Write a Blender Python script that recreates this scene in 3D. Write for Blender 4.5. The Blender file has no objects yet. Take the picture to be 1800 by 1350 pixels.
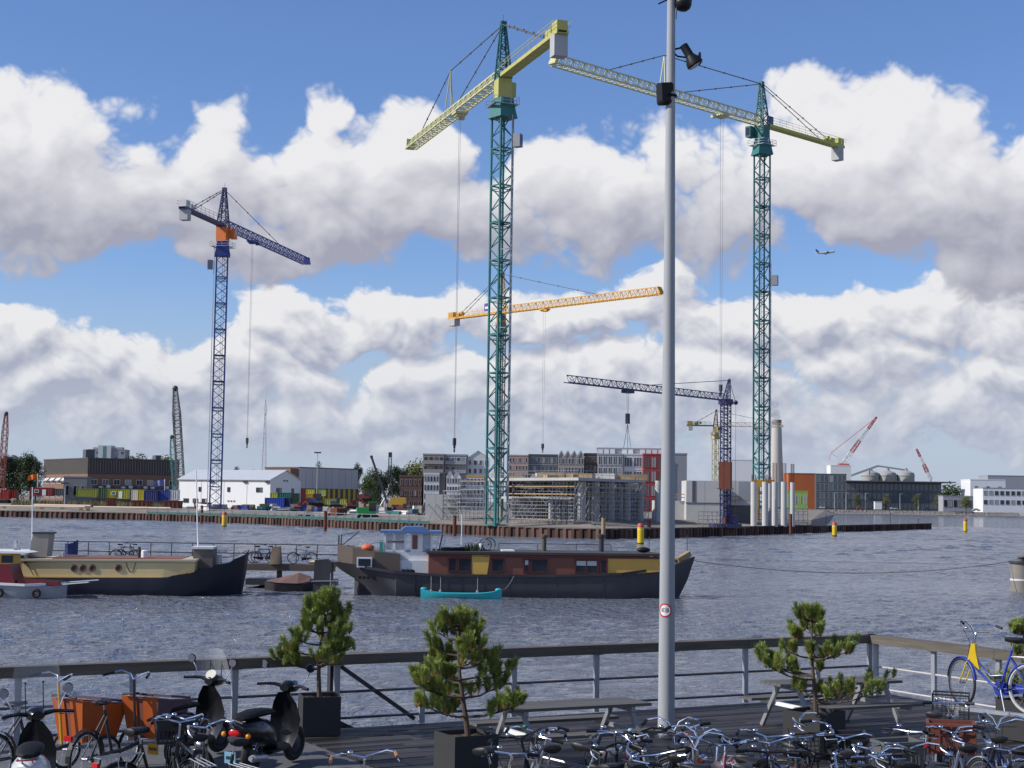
import bpy, bmesh, math, random
import numpy as np
from mathutils import Vector, Matrix
random.seed(7)
R = math.radians
S = bpy.context.scene
COL = S.collection

# ---------------------------------------------------------------- camera
FPX = 2770.0
CAM_Z = 5.3
PITCH = math.atan(205.0 / FPX)
ROLL = R(0.82)
cam_d = bpy.data.cameras.new('camera')
cam_d.sensor_width = 36.0
cam_d.lens = 36.0 * FPX / 1800.0
cam_d.clip_end = 20000
cam_d.clip_start = 0.2
cam = bpy.data.objects.new('camera', cam_d)
CAM_M = Matrix.Translation((0, 0, CAM_Z)) @ Matrix.Rotation(R(90) + PITCH, 4, 'X') @ Matrix.Rotation(ROLL, 4, 'Z')
cam.matrix_world = CAM_M
COL.objects.link(cam)
S.camera = cam
CAM_R = CAM_M.to_3x3()

def ray(px, py):
    return CAM_R @ Vector(((px - 900.0) / FPX, (675.0 - py) / FPX, -1.0))
def at(px, py, Y):                      # point of the photograph at distance Y in front of the camera
    d = ray(px, py)
    return Vector((0, 0, CAM_Z)) + d * (Y / d.y)
def on(px, py, z):                      # point of the photograph on the level z
    d = ray(px, py)
    return Vector((0, 0, CAM_Z)) + d * ((z - CAM_Z) / d.z)

# ---------------------------------------------------------------- light
SUN_EL = R(36)
SUN_H = Vector((-0.978, -0.22, 0)).normalized()
TO_SUN = Vector((SUN_H.x * math.cos(SUN_EL), SUN_H.y * math.cos(SUN_EL), math.sin(SUN_EL)))
sun_d = bpy.data.lights.new('sun', 'SUN')
sun_d.energy = 4.6
sun_d.angle = R(0.53)
sun_d.color = (1.0, 0.955, 0.89)
sun = bpy.data.objects.new('sun', sun_d)
sun.rotation_euler = (-TO_SUN).to_track_quat('-Z', 'Y').to_euler()
COL.objects.link(sun)
S.view_settings.view_transform = 'Standard'
S.view_settings.look = 'None'
S.view_settings.exposure = 0.0
S.view_settings.gamma = 1.0
S.view_settings.use_curve_mapping = False
S.render.engine = 'CYCLES'
S.cycles.max_bounces = 6
S.cycles.diffuse_bounces = 2
S.cycles.glossy_bounces = 3
S.cycles.use_denoising = True

# ---------------------------------------------------------------- tiny node language
class E:
    """a socket (or a number) that can be added, multiplied and so on"""
    def __init__(s, t, v): s.t = t; s.v = v
    def op(s, o, b=None, c=None):
        n = s.t.nodes.new('ShaderNodeMath'); n.operation = o
        for i, x in enumerate((s, b, c)):
            if x is None: continue
            x = x.v if isinstance(x, E) else x
            if isinstance(x, (int, float)): n.inputs[i].default_value = x
            else: s.t.links.new(x, n.inputs[i])
        return E(s.t, n.outputs[0])
    def __add__(s, b): return s.op('ADD', b)
    def __sub__(s, b): return s.op('SUBTRACT', b)
    def __mul__(s, b): return s.op('MULTIPLY', b)
    def __truediv__(s, b): return s.op('DIVIDE', b)
    def __radd__(s, b): return s.op('ADD', b)
    def __rmul__(s, b): return s.op('MULTIPLY', b)
    def __rsub__(s, b): return E(s.t, b).op('SUBTRACT', s)
    def max(s, b): return s.op('MAXIMUM', b)
    def min(s, b): return s.op('MINIMUM', b)
    def smax(s, b, k): return s.op('SMOOTH_MAX', b, k)
    def step(s, lo, hi, a=0.0, b=1.0, mode='SMOOTHSTEP'):
        n = s.t.nodes.new('ShaderNodeMapRange'); n.interpolation_type = mode
        s.t.links.new(s.v, n.inputs[0])
        for i, x in enumerate((lo, hi, a, b)): n.inputs[i + 1].default_value = x
        return E(s.t, n.outputs[0])
def comb(t, x, y, z):
    n = t.nodes.new('ShaderNodeCombineXYZ')
    for i, q in enumerate((x, y, z)):
        q = q.v if isinstance(q, E) else q
        if isinstance(q, (int, float)): n.inputs[i].default_value = q
        else: t.links.new(q, n.inputs[i])
    return n.outputs[0]
def noise(t, vec, scale, detail=3, rough=0.55, dist=0.0, color=False, lac=2.0, dim='3D', norm=True):
    n = t.nodes.new('ShaderNodeTexNoise'); n.noise_dimensions = dim; n.normalize = norm
    n.inputs['Scale'].default_value = scale; n.inputs['Detail'].default_value = detail
    n.inputs['Roughness'].default_value = rough; n.inputs['Distortion'].default_value = dist
    n.inputs['Lacunarity'].default_value = lac
    t.links.new(vec, n.inputs['Vector'])
    return n.outputs['Color'] if color else E(t, n.outputs['Fac'])
def mixc(t, fac, a, b, mode='MIX'):
    n = t.nodes.new('ShaderNodeMix'); n.data_type = 'RGBA'; n.blend_type = mode
    for i, q in ((0, fac), (6, a), (7, b)):
        q = q.v if isinstance(q, E) else q
        if isinstance(q, (int, float)): n.inputs[i].default_value = q
        elif isinstance(q, tuple): n.inputs[i].default_value = (*q, 1.0)
        else: t.links.new(q, n.inputs[i])
    return n.outputs[2]
# ---------------------------------------------------------------- sky: clear-sky model with cumulus
WORLD = bpy.data.worlds.new('World'); S.world = WORLD; WORLD.use_nodes = True
def build_sky():
    t = WORLD.node_tree; t.nodes.clear()
    out = t.nodes.new('ShaderNodeOutputWorld'); bg = t.nodes.new('ShaderNodeBackground')
    bg.inputs['Strength'].default_value = 0.10
    t.links.new(bg.outputs[0], out.inputs[0])
    sky = t.nodes.new('ShaderNodeTexSky'); sky.sky_type = 'NISHITA'; sky.sun_disc = False
    sky.sun_elevation = SUN_EL; sky.sun_rotation = math.atan2(TO_SUN.x, TO_SUN.y) % (2 * math.pi)
    sky.air_density = 1.0; sky.dust_density = 0.3; sky.ozone_density = 2.5
    tc = t.nodes.new('ShaderNodeTexCoord')
    sep = t.nodes.new('ShaderNodeSeparateXYZ'); t.links.new(tc.outputs['Generated'], sep.inputs[0])
    X, Y, Z = (E(t, sep.outputs[i]) for i in range(3))
    az = X.op('ARCTAN2', Y); el = Z.max(-1).min(1).op('ARCSINE')
    AE = []
    def ae(px, py):
        d = ray(px, py).normalized(); return math.atan2(d.x, d.y), math.asin(d.z)

    # the cloud field as a node group: direction (az, el) -> height of the heap
    def field(name, blobs, amp, seed, sc, far):
        g = bpy.data.node_groups.new(name, 'ShaderNodeTree')
        g.interface.new_socket('az', in_out='INPUT', socket_type='NodeSocketFloat')
        g.interface.new_socket('el', in_out='INPUT', socket_type='NodeSocketFloat')
        g.interface.new_socket('h', in_out='OUTPUT', socket_type='NodeSocketFloat')
        g.interface.new_socket('s', in_out='OUTPUT', socket_type='NodeSocketFloat')
        gi = g.nodes.new('NodeGroupInput'); go = g.nodes.new('NodeGroupOutput')
        a = E(g, gi.outputs[0]); e = E(g, gi.outputs[1])
        ea = e * 1.25 + seed * 3.0; aa = a + seed
        vec = comb(g, aa, ea, 0)
        def n2(v, sc_, d, r=0.55): return noise(g, v, sc_, d, r, dim='2D')
        w1 = n2(vec, 11.0, 2) - 0.5
        w2 = n2(comb(g, aa + 7.3, ea + 3.7, 0), 11.0, 2) - 0.5
        aw = a + w1 * 0.075; ew = e + w2 * 0.055
        P = comb(g, aw, ew, 0)
        F = None
        for (px, py, rx, ry, hgt) in blobs:
            ca, ce = ae(px, py); k = math.sqrt(hgt); sx = FPX / rx * k; sy = FPX / ry * k
            m = g.nodes.new('ShaderNodeVectorMath'); m.operation = 'MULTIPLY_ADD'
            g.links.new(P, m.inputs[0]); m.inputs[1].default_value = (sx, sy, 0); m.inputs[2].default_value = (-ca * sx, -ce * sy, 0)
            d = g.nodes.new('ShaderNodeVectorMath'); d.operation = 'DOT_PRODUCT'
            g.links.new(m.outputs[0], d.inputs[0]); g.links.new(m.outputs[0], d.inputs[1])
            q = hgt - E(g, d.outputs['Value'])
            F = q if F is None else F.smax(q, 0.18)
        # outside the blobs' window heaps go on by chance, thinned to lower ambient light
        gen = (n2(comb(g, aa + 3.1, ea + e, 0), 3.2, 2, 0.5) - far - e.step(0.28, 0.75, 0.0, 0.16)) * 5.0
        win = (a.op('ABSOLUTE')).step(0.36, 0.5).max(e.step(0.36, 0.5))
        F = F.max(-1.2) * (1.0 - win) + gen * win
        pv = comb(g, aa + w1 * 0.02, ea + w2 * 0.02, 0)
        bl = None
        for o, (fs, am) in enumerate(((0.55, 1.0), (1.3, 0.6), (2.9, 0.38), (6.3, 0.24))):
            b_ = noise(g, pv, sc * fs, 0, 0.5, dim='2D', norm=False).op('ABSOLUTE') * am
            bl = b_ if bl is None else bl + b_
            if o == 2: bs = bl
        n1 = n2(vec, sc * 0.55, 6, 0.6) - 0.5
        n1s = n2(vec, sc * 0.55, 1, 0.6) - 0.5
        F2 = F + (bl - 0.42) * amp * 0.8 + n1 * amp * 1.5
        g.links.new(F2.v, go.inputs[0])
        sm = F + (bs - 0.38) * amp * 0.62 + n1s * amp * 0.6
        g.links.new(sm.v, go.inputs[1])
        return g
    def use(g, a, e):
        n = t.nodes.new('ShaderNodeGroup'); n.node_tree = g
        t.links.new(a.v, n.inputs[0]); t.links.new(e.v, n.inputs[1])
        return E(t, n.outputs[0]), E(t, n.outputs[1])

    upper = [(30, 300, 215, 170, 1.0), (110, 240, 110, 120, 1.0), (230, 375, 270, 72, .9), (372, 300, 100, 110, .95), (440, 330, 110, 85, .8),
             (590, 300, 120, 105, 1.0), (720, 300, 130, 100, 1.0), (640, 375, 210, 85, 1.0), (860, 390, 150, 75, .9), (985, 330, 90, 85, .8),
             (1080, 380, 150, 95, .9), (1180, 300, 130, 110, .62), (1280, 380, 170, 85, .7), (1480, 260, 170, 130, 1.0), (1580, 240, 150, 115, 1.0), (1650, 330, 230, 130, 1.0),
             (1820, 370, 190, 160, 1.0), (430, 425, 120, 48, .7), (592, 182, 50, 30, .45), (-160, 380, 160, 110, .9), (1960, 300, 120, 130, .9)]
    lower = [(70, 600, 110, 55, .85), (180, 625, 100, 45, .8), (-90, 610, 130, 80, .9), (300, 640, 90, 50, 1.0), (400, 625, 90, 55, .9), (540, 575, 95, 60, 1.0), (650, 560, 95, 62, 1.0), (745, 590, 80, 55, 1.0), (850, 545, 85, 55, 1.0),
             (930, 580, 90, 60, 1.0), (1030, 560, 90, 55, 1.0), (1140, 525, 95, 62, 1.0), (1210, 585, 80, 60, .9), (1320, 580, 100, 75, 1.0), (1430, 560, 100, 62, 1.0), (1540, 560, 110, 70, 1.0), (1660, 560, 110, 65, 1.0), (1780, 575, 110, 75, 1.0), (1900, 580, 120, 85, .9),
             (-200, 700, 240, 90, .8), (2050, 600, 160, 110, .9), (300, 730, 700, 75, .62), (1250, 720, 650, 85, .66), (1800, 700, 300, 100, .66), (200, 660, 330, 45, .6)]
    lr = random.Random(12)
    for k in range(19):
        px, py = -80 + 1960 * (k + lr.uniform(.1, .9)) / 19, lr.uniform(625, 745)
        if 500 < px < 660 and 640 < py < 720: py = 735
        sz = 1.25 - (py - 600) / 330; lower.append((px, py, lr.uniform(95, 165) * sz, lr.uniform(44, 66) * sz, lr.uniform(.85, 1.1)))
    gu = field('cumulus_upper', upper, 0.75, 1.7, 26.0, 0.60)
    gl = field('cumulus_lower', lower, 0.95, 5.2, 34.0, 0.56)
    def shade(g, dx, dy, lo, hi, k, bias, basepx, toppx):
        h, s = use(g, az, el)
        h2, s2 = use(g, az - dx, el + dy)
        alpha = h.step(lo, hi)
        lit = (s - s2) * k + (h - s) * 0.5 + bias
        return alpha, lit, h
    aU, lU, hU = shade(gu, 0.0085, 0.0115, 0.0, 0.50, 0.95, 0.50, 470, 130)
    aL, lL, hL = shade(gl, 0.0065, 0.009, -0.05, 0.46, 1.0, 0.47, 800, 480)
    b = ae(900, 450)[1]; tt = ae(900, 230)[1]
    lU = (lU * 0.55 + el.step(b, tt, 0.0, 0.62)).step(0.12, 0.95, mode='LINEAR')
    lL = (lL * 0.85 + el.step(ae(900, 800)[1], ae(900, 520)[1], -0.02, 0.28)).step(0.12, 0.98, mode='LINEAR')
    WH = (8.6, 8.55, 8.7); GR = (3.75, 3.8, 4.65)
    WL = (8.4, 8.35, 8.5); GL = (3.8, 4.05, 5.15)
    cU = mixc(t, lU, GR, WH); cL = mixc(t, lL, GL, WL)
    # air in front of the lowest clouds
    hz = el.step(0.0, 0.11, 0.62, 0.0)
    cL = mixc(t, hz, cL, (5.0, 5.8, 7.0))
    base = mixc(t, 1.0, sky.outputs[0], (0.88, 1.02, 1.36), 'MULTIPLY')
    base = mixc(t, el.step(0.0, 0.16, 0.92, 0.0), base, (4.55, 5.3, 6.65))
    c = mixc(t, aL * 0.97, base, cL)
    c = mixc(t, aU * 0.97, c, cU)
    t.links.new(c, bg.inputs['Color'])
    WORLD.cycles.sampling_method = 'MANUAL'; WORLD.cycles.sample_map_resolution = 512
build_sky()
# ---------------------------------------------------------------- materials
MATS = {}
def mat(name, col, rough=0.6, metal=0.0, var=0.18, scale=6.0, bump=0.0, rand=0.0, spec=0.5, col2=None, stretch=None, coat=0.0):
    """painted / weathered surface: base colour broken up by two noises, optional relief and per-object tint"""
    if name in MATS: return MATS[name]
    m = bpy.data.materials.new(name); m.use_nodes = True
    t = m.node_tree; b = t.nodes['Principled BSDF']
    b.inputs['Roughness'].default_value = rough; b.inputs['Metallic'].default_value = metal
    b.inputs['Specular IOR Level'].default_value = spec
    b.inputs['Coat Weight'].default_value = coat; b.inputs['Coat Roughness'].default_value = 0.08
    tc = t.nodes.new('ShaderNodeTexCoord'); vec = tc.outputs['Object']
    if stretch:
        mp = t.nodes.new('ShaderNodeMapping'); mp.inputs['Scale'].default_value = stretch
        t.links.new(vec, mp.inputs['Vector']); vec = mp.outputs[0]
    n1 = noise(t, vec, scale, 5, 0.6)
    n2 = noise(t, vec, scale * 0.17 + 0.03, 2, 0.5)
    f = ((n1 - 0.5) * 1.4 + (n2 - 0.5) * 1.2)
    if rand:
        oi = t.nodes.new('ShaderNodeObjectInfo'); f = f * 1.0 + (E(t, oi.outputs['Random']) - 0.5) * (rand / max(var, 1e-3))
    g = f * var + 1.0
    if col2:
        base = mixc(t, (f * 0.9 + 0.45).max(0).min(1), col, col2)
    else:
        base = mixc(t, 0.0, col, col)
    cc = comb(t, g, g, g)
    t.links.new(mixc(t, 1.0, base, cc, 'MULTIPLY'), b.inputs['Base Color'])
    rr = ((n1 - 0.5) * 0.25 + rough).max(0.03).min(1.0)
    t.links.new(rr.v, b.inputs['Roughness'])
    if bump:
        bp = t.nodes.new('ShaderNodeBump'); bp.inputs['Strength'].default_value = bump; bp.inputs['Distance'].default_value = 0.02
        t.links.new(n1.v, bp.inputs['Height']); t.links.new(bp.outputs[0], b.inputs['Normal'])
    MATS[name] = m
    return m
def glass(name, col=(0.02, 0.03, 0.04), rough=0.06, alpha=1.0, trans=0.0):
    if name in MATS: return MATS[name]
    m = bpy.data.materials.new(name); m.use_nodes = True
    b = m.node_tree.nodes['Principled BSDF']
    b.inputs['Base Color'].default_value = (*col, 1); b.inputs['Roughness'].default_value = rough
    b.inputs['Specular IOR Level'].default_value = 0.6; b.inputs['Transmission Weight'].default_value = trans
    b.inputs['Alpha'].default_value = alpha
    MATS[name] = m; return m

# ---------------------------------------------------------------- mesh building
class MB:
    def __init__(s): s.v = []; s.f = []; s.mi = []; s.cur = 0; s.sm = []; s.smooth = False
    def add(s, vs, fs):
        o = len(s.v); s.v.extend([tuple(q) for q in vs])
        for f in fs: s.f.append([i + o for i in f]); s.mi.append(s.cur); s.sm.append(s.smooth)
        return s
    def box(s, x0, y0, z0, x1, y1, z1):
        return s.add([(x0, y0, z0), (x1, y0, z0), (x1, y1, z0), (x0, y1, z0), (x0, y0, z1), (x1, y0, z1), (x1, y1, z1), (x0, y1, z1)],
                     [(3, 2, 1, 0), (4, 5, 6, 7), (0, 1, 5, 4), (1, 2, 6, 5), (2, 3, 7, 6), (3, 0, 4, 7)])
    def cbox(s, c, d, M=None):
        h = [q / 2 for q in d]
        vs = [Vector((sx * h[0], sy * h[1], sz * h[2])) for sx, sy, sz in ((-1, -1, -1), (1, -1, -1), (1, 1, -1), (-1, 1, -1), (-1, -1, 1), (1, -1, 1), (1, 1, 1), (-1, 1, 1))]
        if M is not None: vs = [M @ q for q in vs]
        c = Vector(c)
        return s.add([q + c for q in vs], [(3, 2, 1, 0), (4, 5, 6, 7), (0, 1, 5, 4), (1, 2, 6, 5), (2, 3, 7, 6), (3, 0, 4, 7)])
    def bar(s, a, b, w, h=None, up=(0, 0, 1)):
        a = Vector(a); b = Vector(b); h = w if h is None else h
        d = (b - a).normalized(); up = Vector(up)
        if abs(d.dot(up)) > 0.98: up = Vector((1, 0, 0))
        x = d.cross(up).normalized(); y = x.cross(d)
        vs = []
        for p in (a, b):
            for i, j in ((-1, -1), (1, -1), (1, 1), (-1, 1)): vs.append(p + x * (i * w / 2) + y * (j * h / 2))
        return s.add(vs, [(0, 1, 2, 3), (7, 6, 5, 4), (0, 4, 5, 1), (1, 5, 6, 2), (2, 6, 7, 3), (3, 7, 4, 0)])
    def tube(s, a, b, r0, r1=None, n=8):
        return s.path([a, b], [r0, r0 if r1 is None else r1], n)
    def path(s, pts, r, n=6, closed=False, caps=True):
        pts = [Vector(p) for p in pts]; k = len(pts)
        rs = r if isinstance(r, (list, tuple)) else [r] * k
        vs = []; x = None
        for i in range(k):
            if closed: d = pts[(i + 1) % k] - pts[i - 1]
            else: d = pts[min(i + 1, k - 1)] - pts[max(i - 1, 0)]
            d = d.normalized() if d.length > 1e-9 else Vector((0, 0, 1))
            if x is None:
                x = d.cross(Vector((0, 0, 1)))
                if x.length < 0.05: x = d.cross(Vector((1, 0, 0)))
            x = (x - d * x.dot(d)).normalized(); y = d.cross(x)
            for j in range(n):
                a = 2 * math.pi * j / n
                vs.append(pts[i] + x * (math.cos(a) * rs[i]) + y * (math.sin(a) * rs[i]))
        fs = []
        for i in range(k if closed else k - 1):
            i2 = (i + 1) % k
            for j in range(n): fs.append((i * n + j, i * n + (j + 1) % n, i2 * n + (j + 1) % n, i2 * n + j))
        sm = s.smooth; s.smooth = n > 4
        s.add(vs, fs)
        s.smooth = sm
        if caps and not closed:
            o = len(s.v) - len(vs)
            for e in (0, k - 1):
                s.f.append([o + e * n + j for j in (range(n) if e else reversed(range(n)))]); s.mi.append(s.cur); s.sm.append(False)
        return s
    def rings(s, secs, caps=True, smooth=True):
        """skin a row of equal-length point rings"""
        n = len(secs[0]); vs = [q for r in secs for q in r]; fs = []
        for i in range(len(secs) - 1):
            for j in range(n): fs.append((i * n + j, i * n + (j + 1) % n, (i + 1) * n + (j + 1) % n, (i + 1) * n + j))
        sm = s.smooth; s.smooth = smooth; s.add(vs, fs); s.smooth = sm
        if caps:
            o = len(s.v) - len(vs)
            for e in (0, len(secs) - 1):
                s.f.append([o + e * n + j for j in (range(n) if e else reversed(range(n)))]); s.mi.append(s.cur); s.sm.append(False)
        return s
    def lathe(s, prof, c=(0, 0, 0), axis=(0, 0, 1), n=16):
        q = Vector((0, 0, 1)).rotation_difference(Vector(axis).normalized()); c = Vector(c)
        return s.rings([[c + q @ Vector((r * math.cos(2 * math.pi * j / n), r * math.sin(2 * math.pi * j / n), z)) for j in range(n)] for r, z in prof])
    def ball(s, c, r, n=10, m=6, sc=(1, 1, 1)):
        pr = [(max(1e-3, math.sin(math.pi * i / m)), -math.cos(math.pi * i / m)) for i in range(m + 1)]
        c = Vector(c)
        return s.rings([[c + Vector((q * r * sc[0] * math.cos(2 * math.pi * j / n), q * r * sc[1] * math.sin(2 * math.pi * j / n), z * r * sc[2])) for j in range(n)] for q, z in pr])
    def torus(s, c, axis, R_, r, n=28, m=6, a0=0.0, a1=None):
        q = Vector((0, 0, 1)).rotation_difference(Vector(axis).normalized()); c = Vector(c)
        full = a1 is None; a1 = 2 * math.pi if full else a1
        k = n if full else n + 1
        return s.path([c + q @ Vector((R_ * math.cos(a0 + (a1 - a0) * i / n), R_ * math.sin(a0 + (a1 - a0) * i / n), 0)) for i in range(k)], r, m, closed=full)
    def prism(s, poly, y0, y1, plane='xz'):
        """extrude a 2-D outline; plane xz: along y, plane xy: along z"""
        n = len(poly)
        P = (lambda p, q: (p[0], q, p[1])) if plane == 'xz' else (lambda p, q: (p[0], p[1], q))
        vs = [P(p, y0) for p in poly] + [P(p, y1) for p in poly]
        fs = [tuple(range(n)), tuple(reversed(range(n, 2 * n)))] + [(i, n + i, n + (i + 1) % n, (i + 1) % n) for i in range(n)]
        return s.add(vs, fs)
    def mesh(s, name, mats):
        me = bpy.data.meshes.new(name)
        me.from_pydata(s.v, [], s.f); 
        for m in (mats if isinstance(mats, (list, tuple)) else [mats]): me.materials.append(m)
        if len(s.f):
            me.polygons.foreach_set('material_index', s.mi); me.polygons.foreach_set('use_smooth', s.sm)
        bm = bmesh.new(); bm.from_mesh(me); bmesh.ops.recalc_face_normals(bm, faces=bm.faces); bm.to_mesh(me); bm.free()
        if any(s.sm): me.set_sharp_from_angle(angle=R(42))
        me.update()
        return me
    def build(s, name, mats, parent=None, loc=(0, 0, 0), rot=(0, 0, 0), label=None, kind=None):
        return inst(name, s.mesh(name, mats), parent, loc, rot, label, kind)
def inst(name, me, parent=None, loc=(0, 0, 0), rot=(0, 0, 0), label=None, kind=None):
    o = bpy.data.objects.new(name, me); COL.objects.link(o)
    o.parent = parent; o.location = loc; o.rotation_euler = rot
    if label: o['label'] = label
    if kind: o['kind'] = kind
    return o
def tag(o, label, cat, group=None):
    o['label'] = label; o['category'] = cat
    if group: o['group'] = group
    return o
def thing(name, label, cat, loc=(0, 0, 0), rz=0.0, group=None):
    o = bpy.data.objects.new(name, None); COL.objects.link(o); o.empty_display_size = 0.3
    o.location = loc; o.rotation_euler = (0, 0, rz)
    return tag(o, label, cat, group)
def bow(a, b, sag, n=8, side=(0, 0, -1)):
    a = Vector(a); b = Vector(b); d = Vector(side)
    return [a.lerp(b, i / n) + d * (sag * 4 * (i / n) * (1 - i / n)) for i in range(n + 1)]

# common materials
M_GALV = mat('galvanised_steel', (0.42, 0.43, 0.45), 0.45, 0.6, 0.12, 9)
M_CHROME = mat('chrome', (0.75, 0.75, 0.78), 0.16, 1.0, 0.05, 9)
M_BLACK = mat('black_plastic', (0.010, 0.010, 0.012), 0.5, 0, 0.2, 20, spec=0.3)
M_RUBBER = mat('rubber', (0.018, 0.018, 0.018), 0.8, 0, 0.2, 30)
M_DSTEEL = mat('dark_steel', (0.05, 0.05, 0.06), 0.5, 0.3, 0.2, 10)
M_WHITE = mat('white_paint', (0.78, 0.78, 0.77), 0.5, 0, 0.06, 4)
M_RED = mat('red_lens', (0.55, 0.012, 0.015), 0.2, 0, 0.1, 20)
M_AMBER = mat('amber_lens', (0.85, 0.26, 0.01), 0.2, 0, 0.1, 20)
M_GLASS = glass('window_glass', (0.018, 0.024, 0.032), 0.05)
M_ROPE = mat('rope', (0.16, 0.15, 0.13), 0.9, 0, 0.2, 20)
M_CABLE = mat('steel_cable', (0.10, 0.10, 0.11), 0.6, 0.2, 0.1, 2)
# ---------------------------------------------------------------- water
def build_water():
    m = bpy.data.materials.new('water'); m.use_nodes = True
    t = m.node_tree; b = t.nodes['Principled BSDF']
    b.inputs['Base Color'].default_value = (0.15, 0.162, 0.19, 1)
    b.inputs['Roughness'].default_value = 0.10; b.inputs['IOR'].default_value = 1.33
    geo = t.nodes.new('ShaderNodeNewGeometry'); pos = geo.outputs['Position']
    def sc(x, y, rz):
        mp = t.nodes.new('ShaderNodeMapping'); mp.inputs['Scale'].default_value = (x, y, 1); mp.inputs['Rotation'].default_value = (0, 0, R(rz))
        t.links.new(pos, mp.inputs['Vector']); return mp.outputs[0]
    n1 = noise(t, sc(0.55, 1.0, 14), 0.85, 4, 0.55, 0.4, dim='2D')
    n2 = noise(t, sc(0.7, 1.0, -22), 2.9, 3, 0.6, 0.3, dim='2D')
    n3 = noise(t, sc(0.5, 1.0, 8), 0.16, 2, 0.5, 0.2, dim='2D')
    gust = noise(t, sc(0.35, 1.0, 5), 0.035, 3, 0.55, 0.3, dim='2D').step(0.3, 0.7, 0.62, 1.15)
    at_ = t.nodes.new('ShaderNodeAttribute'); at_.attribute_name = 'waves'
    out = 1.0 - E(t, at_.outputs['Fac'])                      # where the mesh carries no real waves the relief does it
    h = ((n1 * 1.1 + n3 * 0.9) * out + n1 * 0.25 + n2 * 0.26) * gust
    bp = t.nodes.new('ShaderNodeBump'); bp.inputs['Strength'].default_value = 1.0; bp.inputs['Distance'].default_value = 0.9
    t.links.new(h.v, bp.inputs['Height']); t.links.new(bp.outputs[0], b.inputs['Normal'])
    # wind waves as real relief from the quay to beyond the boats
    rs = np.random.RandomState(4)
    def sea(x0, x1, y0, y1, st, l0, l1, amp, n, fy):
        nx, ny = int((x1 - x0) / st) + 1, int((y1 - y0) / st) + 1
        gx, gy = np.meshgrid(np.linspace(x0, x1, nx), np.linspace(y0, y1, ny)); z = np.zeros_like(gx)
        wx = gx + 0.5 * np.sin(gy * 0.31 + 1) + 0.4 * np.sin(gy * 0.83 + gx * 0.2); wy = gy + 0.5 * np.sin(gx * 0.27) + 0.3 * np.sin(gx * 0.9 + gy * 0.4)
        for k in range(n):
            lam = l0 * (l1 / l0) ** (rs.rand() ** 1.5); th = math.radians(-75) + rs.normal(0, 0.5); kk = 2 * math.pi / lam
            z += amp * lam ** 0.85 * np.sin(kk * (wx * math.cos(th) + wy * math.sin(th)) + rs.rand() * 6.283)
        env = 0.75 + 0.35 * np.sin(gx * 0.11 + 2 * np.sin(gy * 0.05)) * np.sin(gy * 0.09 + 1.3 * np.sin(gx * 0.07))
        z = z * env; z = z + 2.8 * np.maximum(z, 0) ** 2
        f = np.clip(np.minimum(np.minimum(gx - x0, x1 - gx) / 4, np.minimum((gy - y0) / fy[0], (y1 - gy) / fy[1])), 0, 1); f = f * f * (3 - 2 * f)
        z *= f; ii = (np.arange(ny - 1)[:, None] * nx + np.arange(nx - 1)[None, :]).reshape(-1)
        return np.stack([gx, gy, z], -1).reshape(-1, 3), np.stack([ii, ii + 1, ii + nx + 1, ii + nx], 1), f.reshape(-1)
    X0, X1, X2, X3, Y0, Y1, Y2 = -60.0, 60.0, -140.0, 150.0, 16.0, 150.0, 440.0
    Va, Qa, Wa = sea(X0, X1, Y0, Y1, 0.215, 0.58, 2.6, 0.0044, 60, (2, 3))
    Vb, Qb, Wb = sea(X2, X3, Y1, Y2, 0.56, 1.5, 4.4, 0.0056, 40, (3, 60))
    O = np.array([(-4000, -60, 0), (4000, -60, 0), (4000, 6500, 0), (-4000, 6500, 0), (X2, -60, 0), (X3, -60, 0), (X3, 6500, 0), (X2, 6500, 0), (X2, Y1, 0), (X0, Y1, 0), (X1, Y1, 0), (X3, Y1, 0), (X2, Y2, 0), (X3, Y2, 0), (X0, Y0, 0), (X1, Y0, 0), (X0, -60, 0), (X1, -60, 0)], float)
    V = np.concatenate([Va, Vb, O]); N = len(Va) + len(Vb)
    Q = np.concatenate([Qa, Qb + len(Va), np.array([(0, 4, 7, 3), (5, 1, 2, 6), (4, 16, 9, 8), (17, 5, 11, 10), (16, 17, 15, 14), (12, 13, 6, 7)]) + N]); W = np.concatenate([Wa, Wb, np.zeros(len(O))])
    me = bpy.data.meshes.new('water'); me.vertices.add(len(V)); me.vertices.foreach_set('co', V.reshape(-1)); me.loops.add(Q.size); me.loops.foreach_set('vertex_index', Q.reshape(-1).astype(np.int32))
    me.polygons.add(len(Q)); me.polygons.foreach_set('loop_start', np.arange(len(Q), dtype=np.int32) * 4); me.polygons.foreach_set('use_smooth', np.ones(len(Q), bool)); me.update(calc_edges=True); me.validate()
    at2 = me.attributes.new('waves', 'FLOAT', 'POINT'); at2.data.foreach_set('value', W); me.materials.append(m)
    o = bpy.data.objects.new('water', me); COL.objects.link(o); o['kind'] = 'structure'
build_water()

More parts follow.
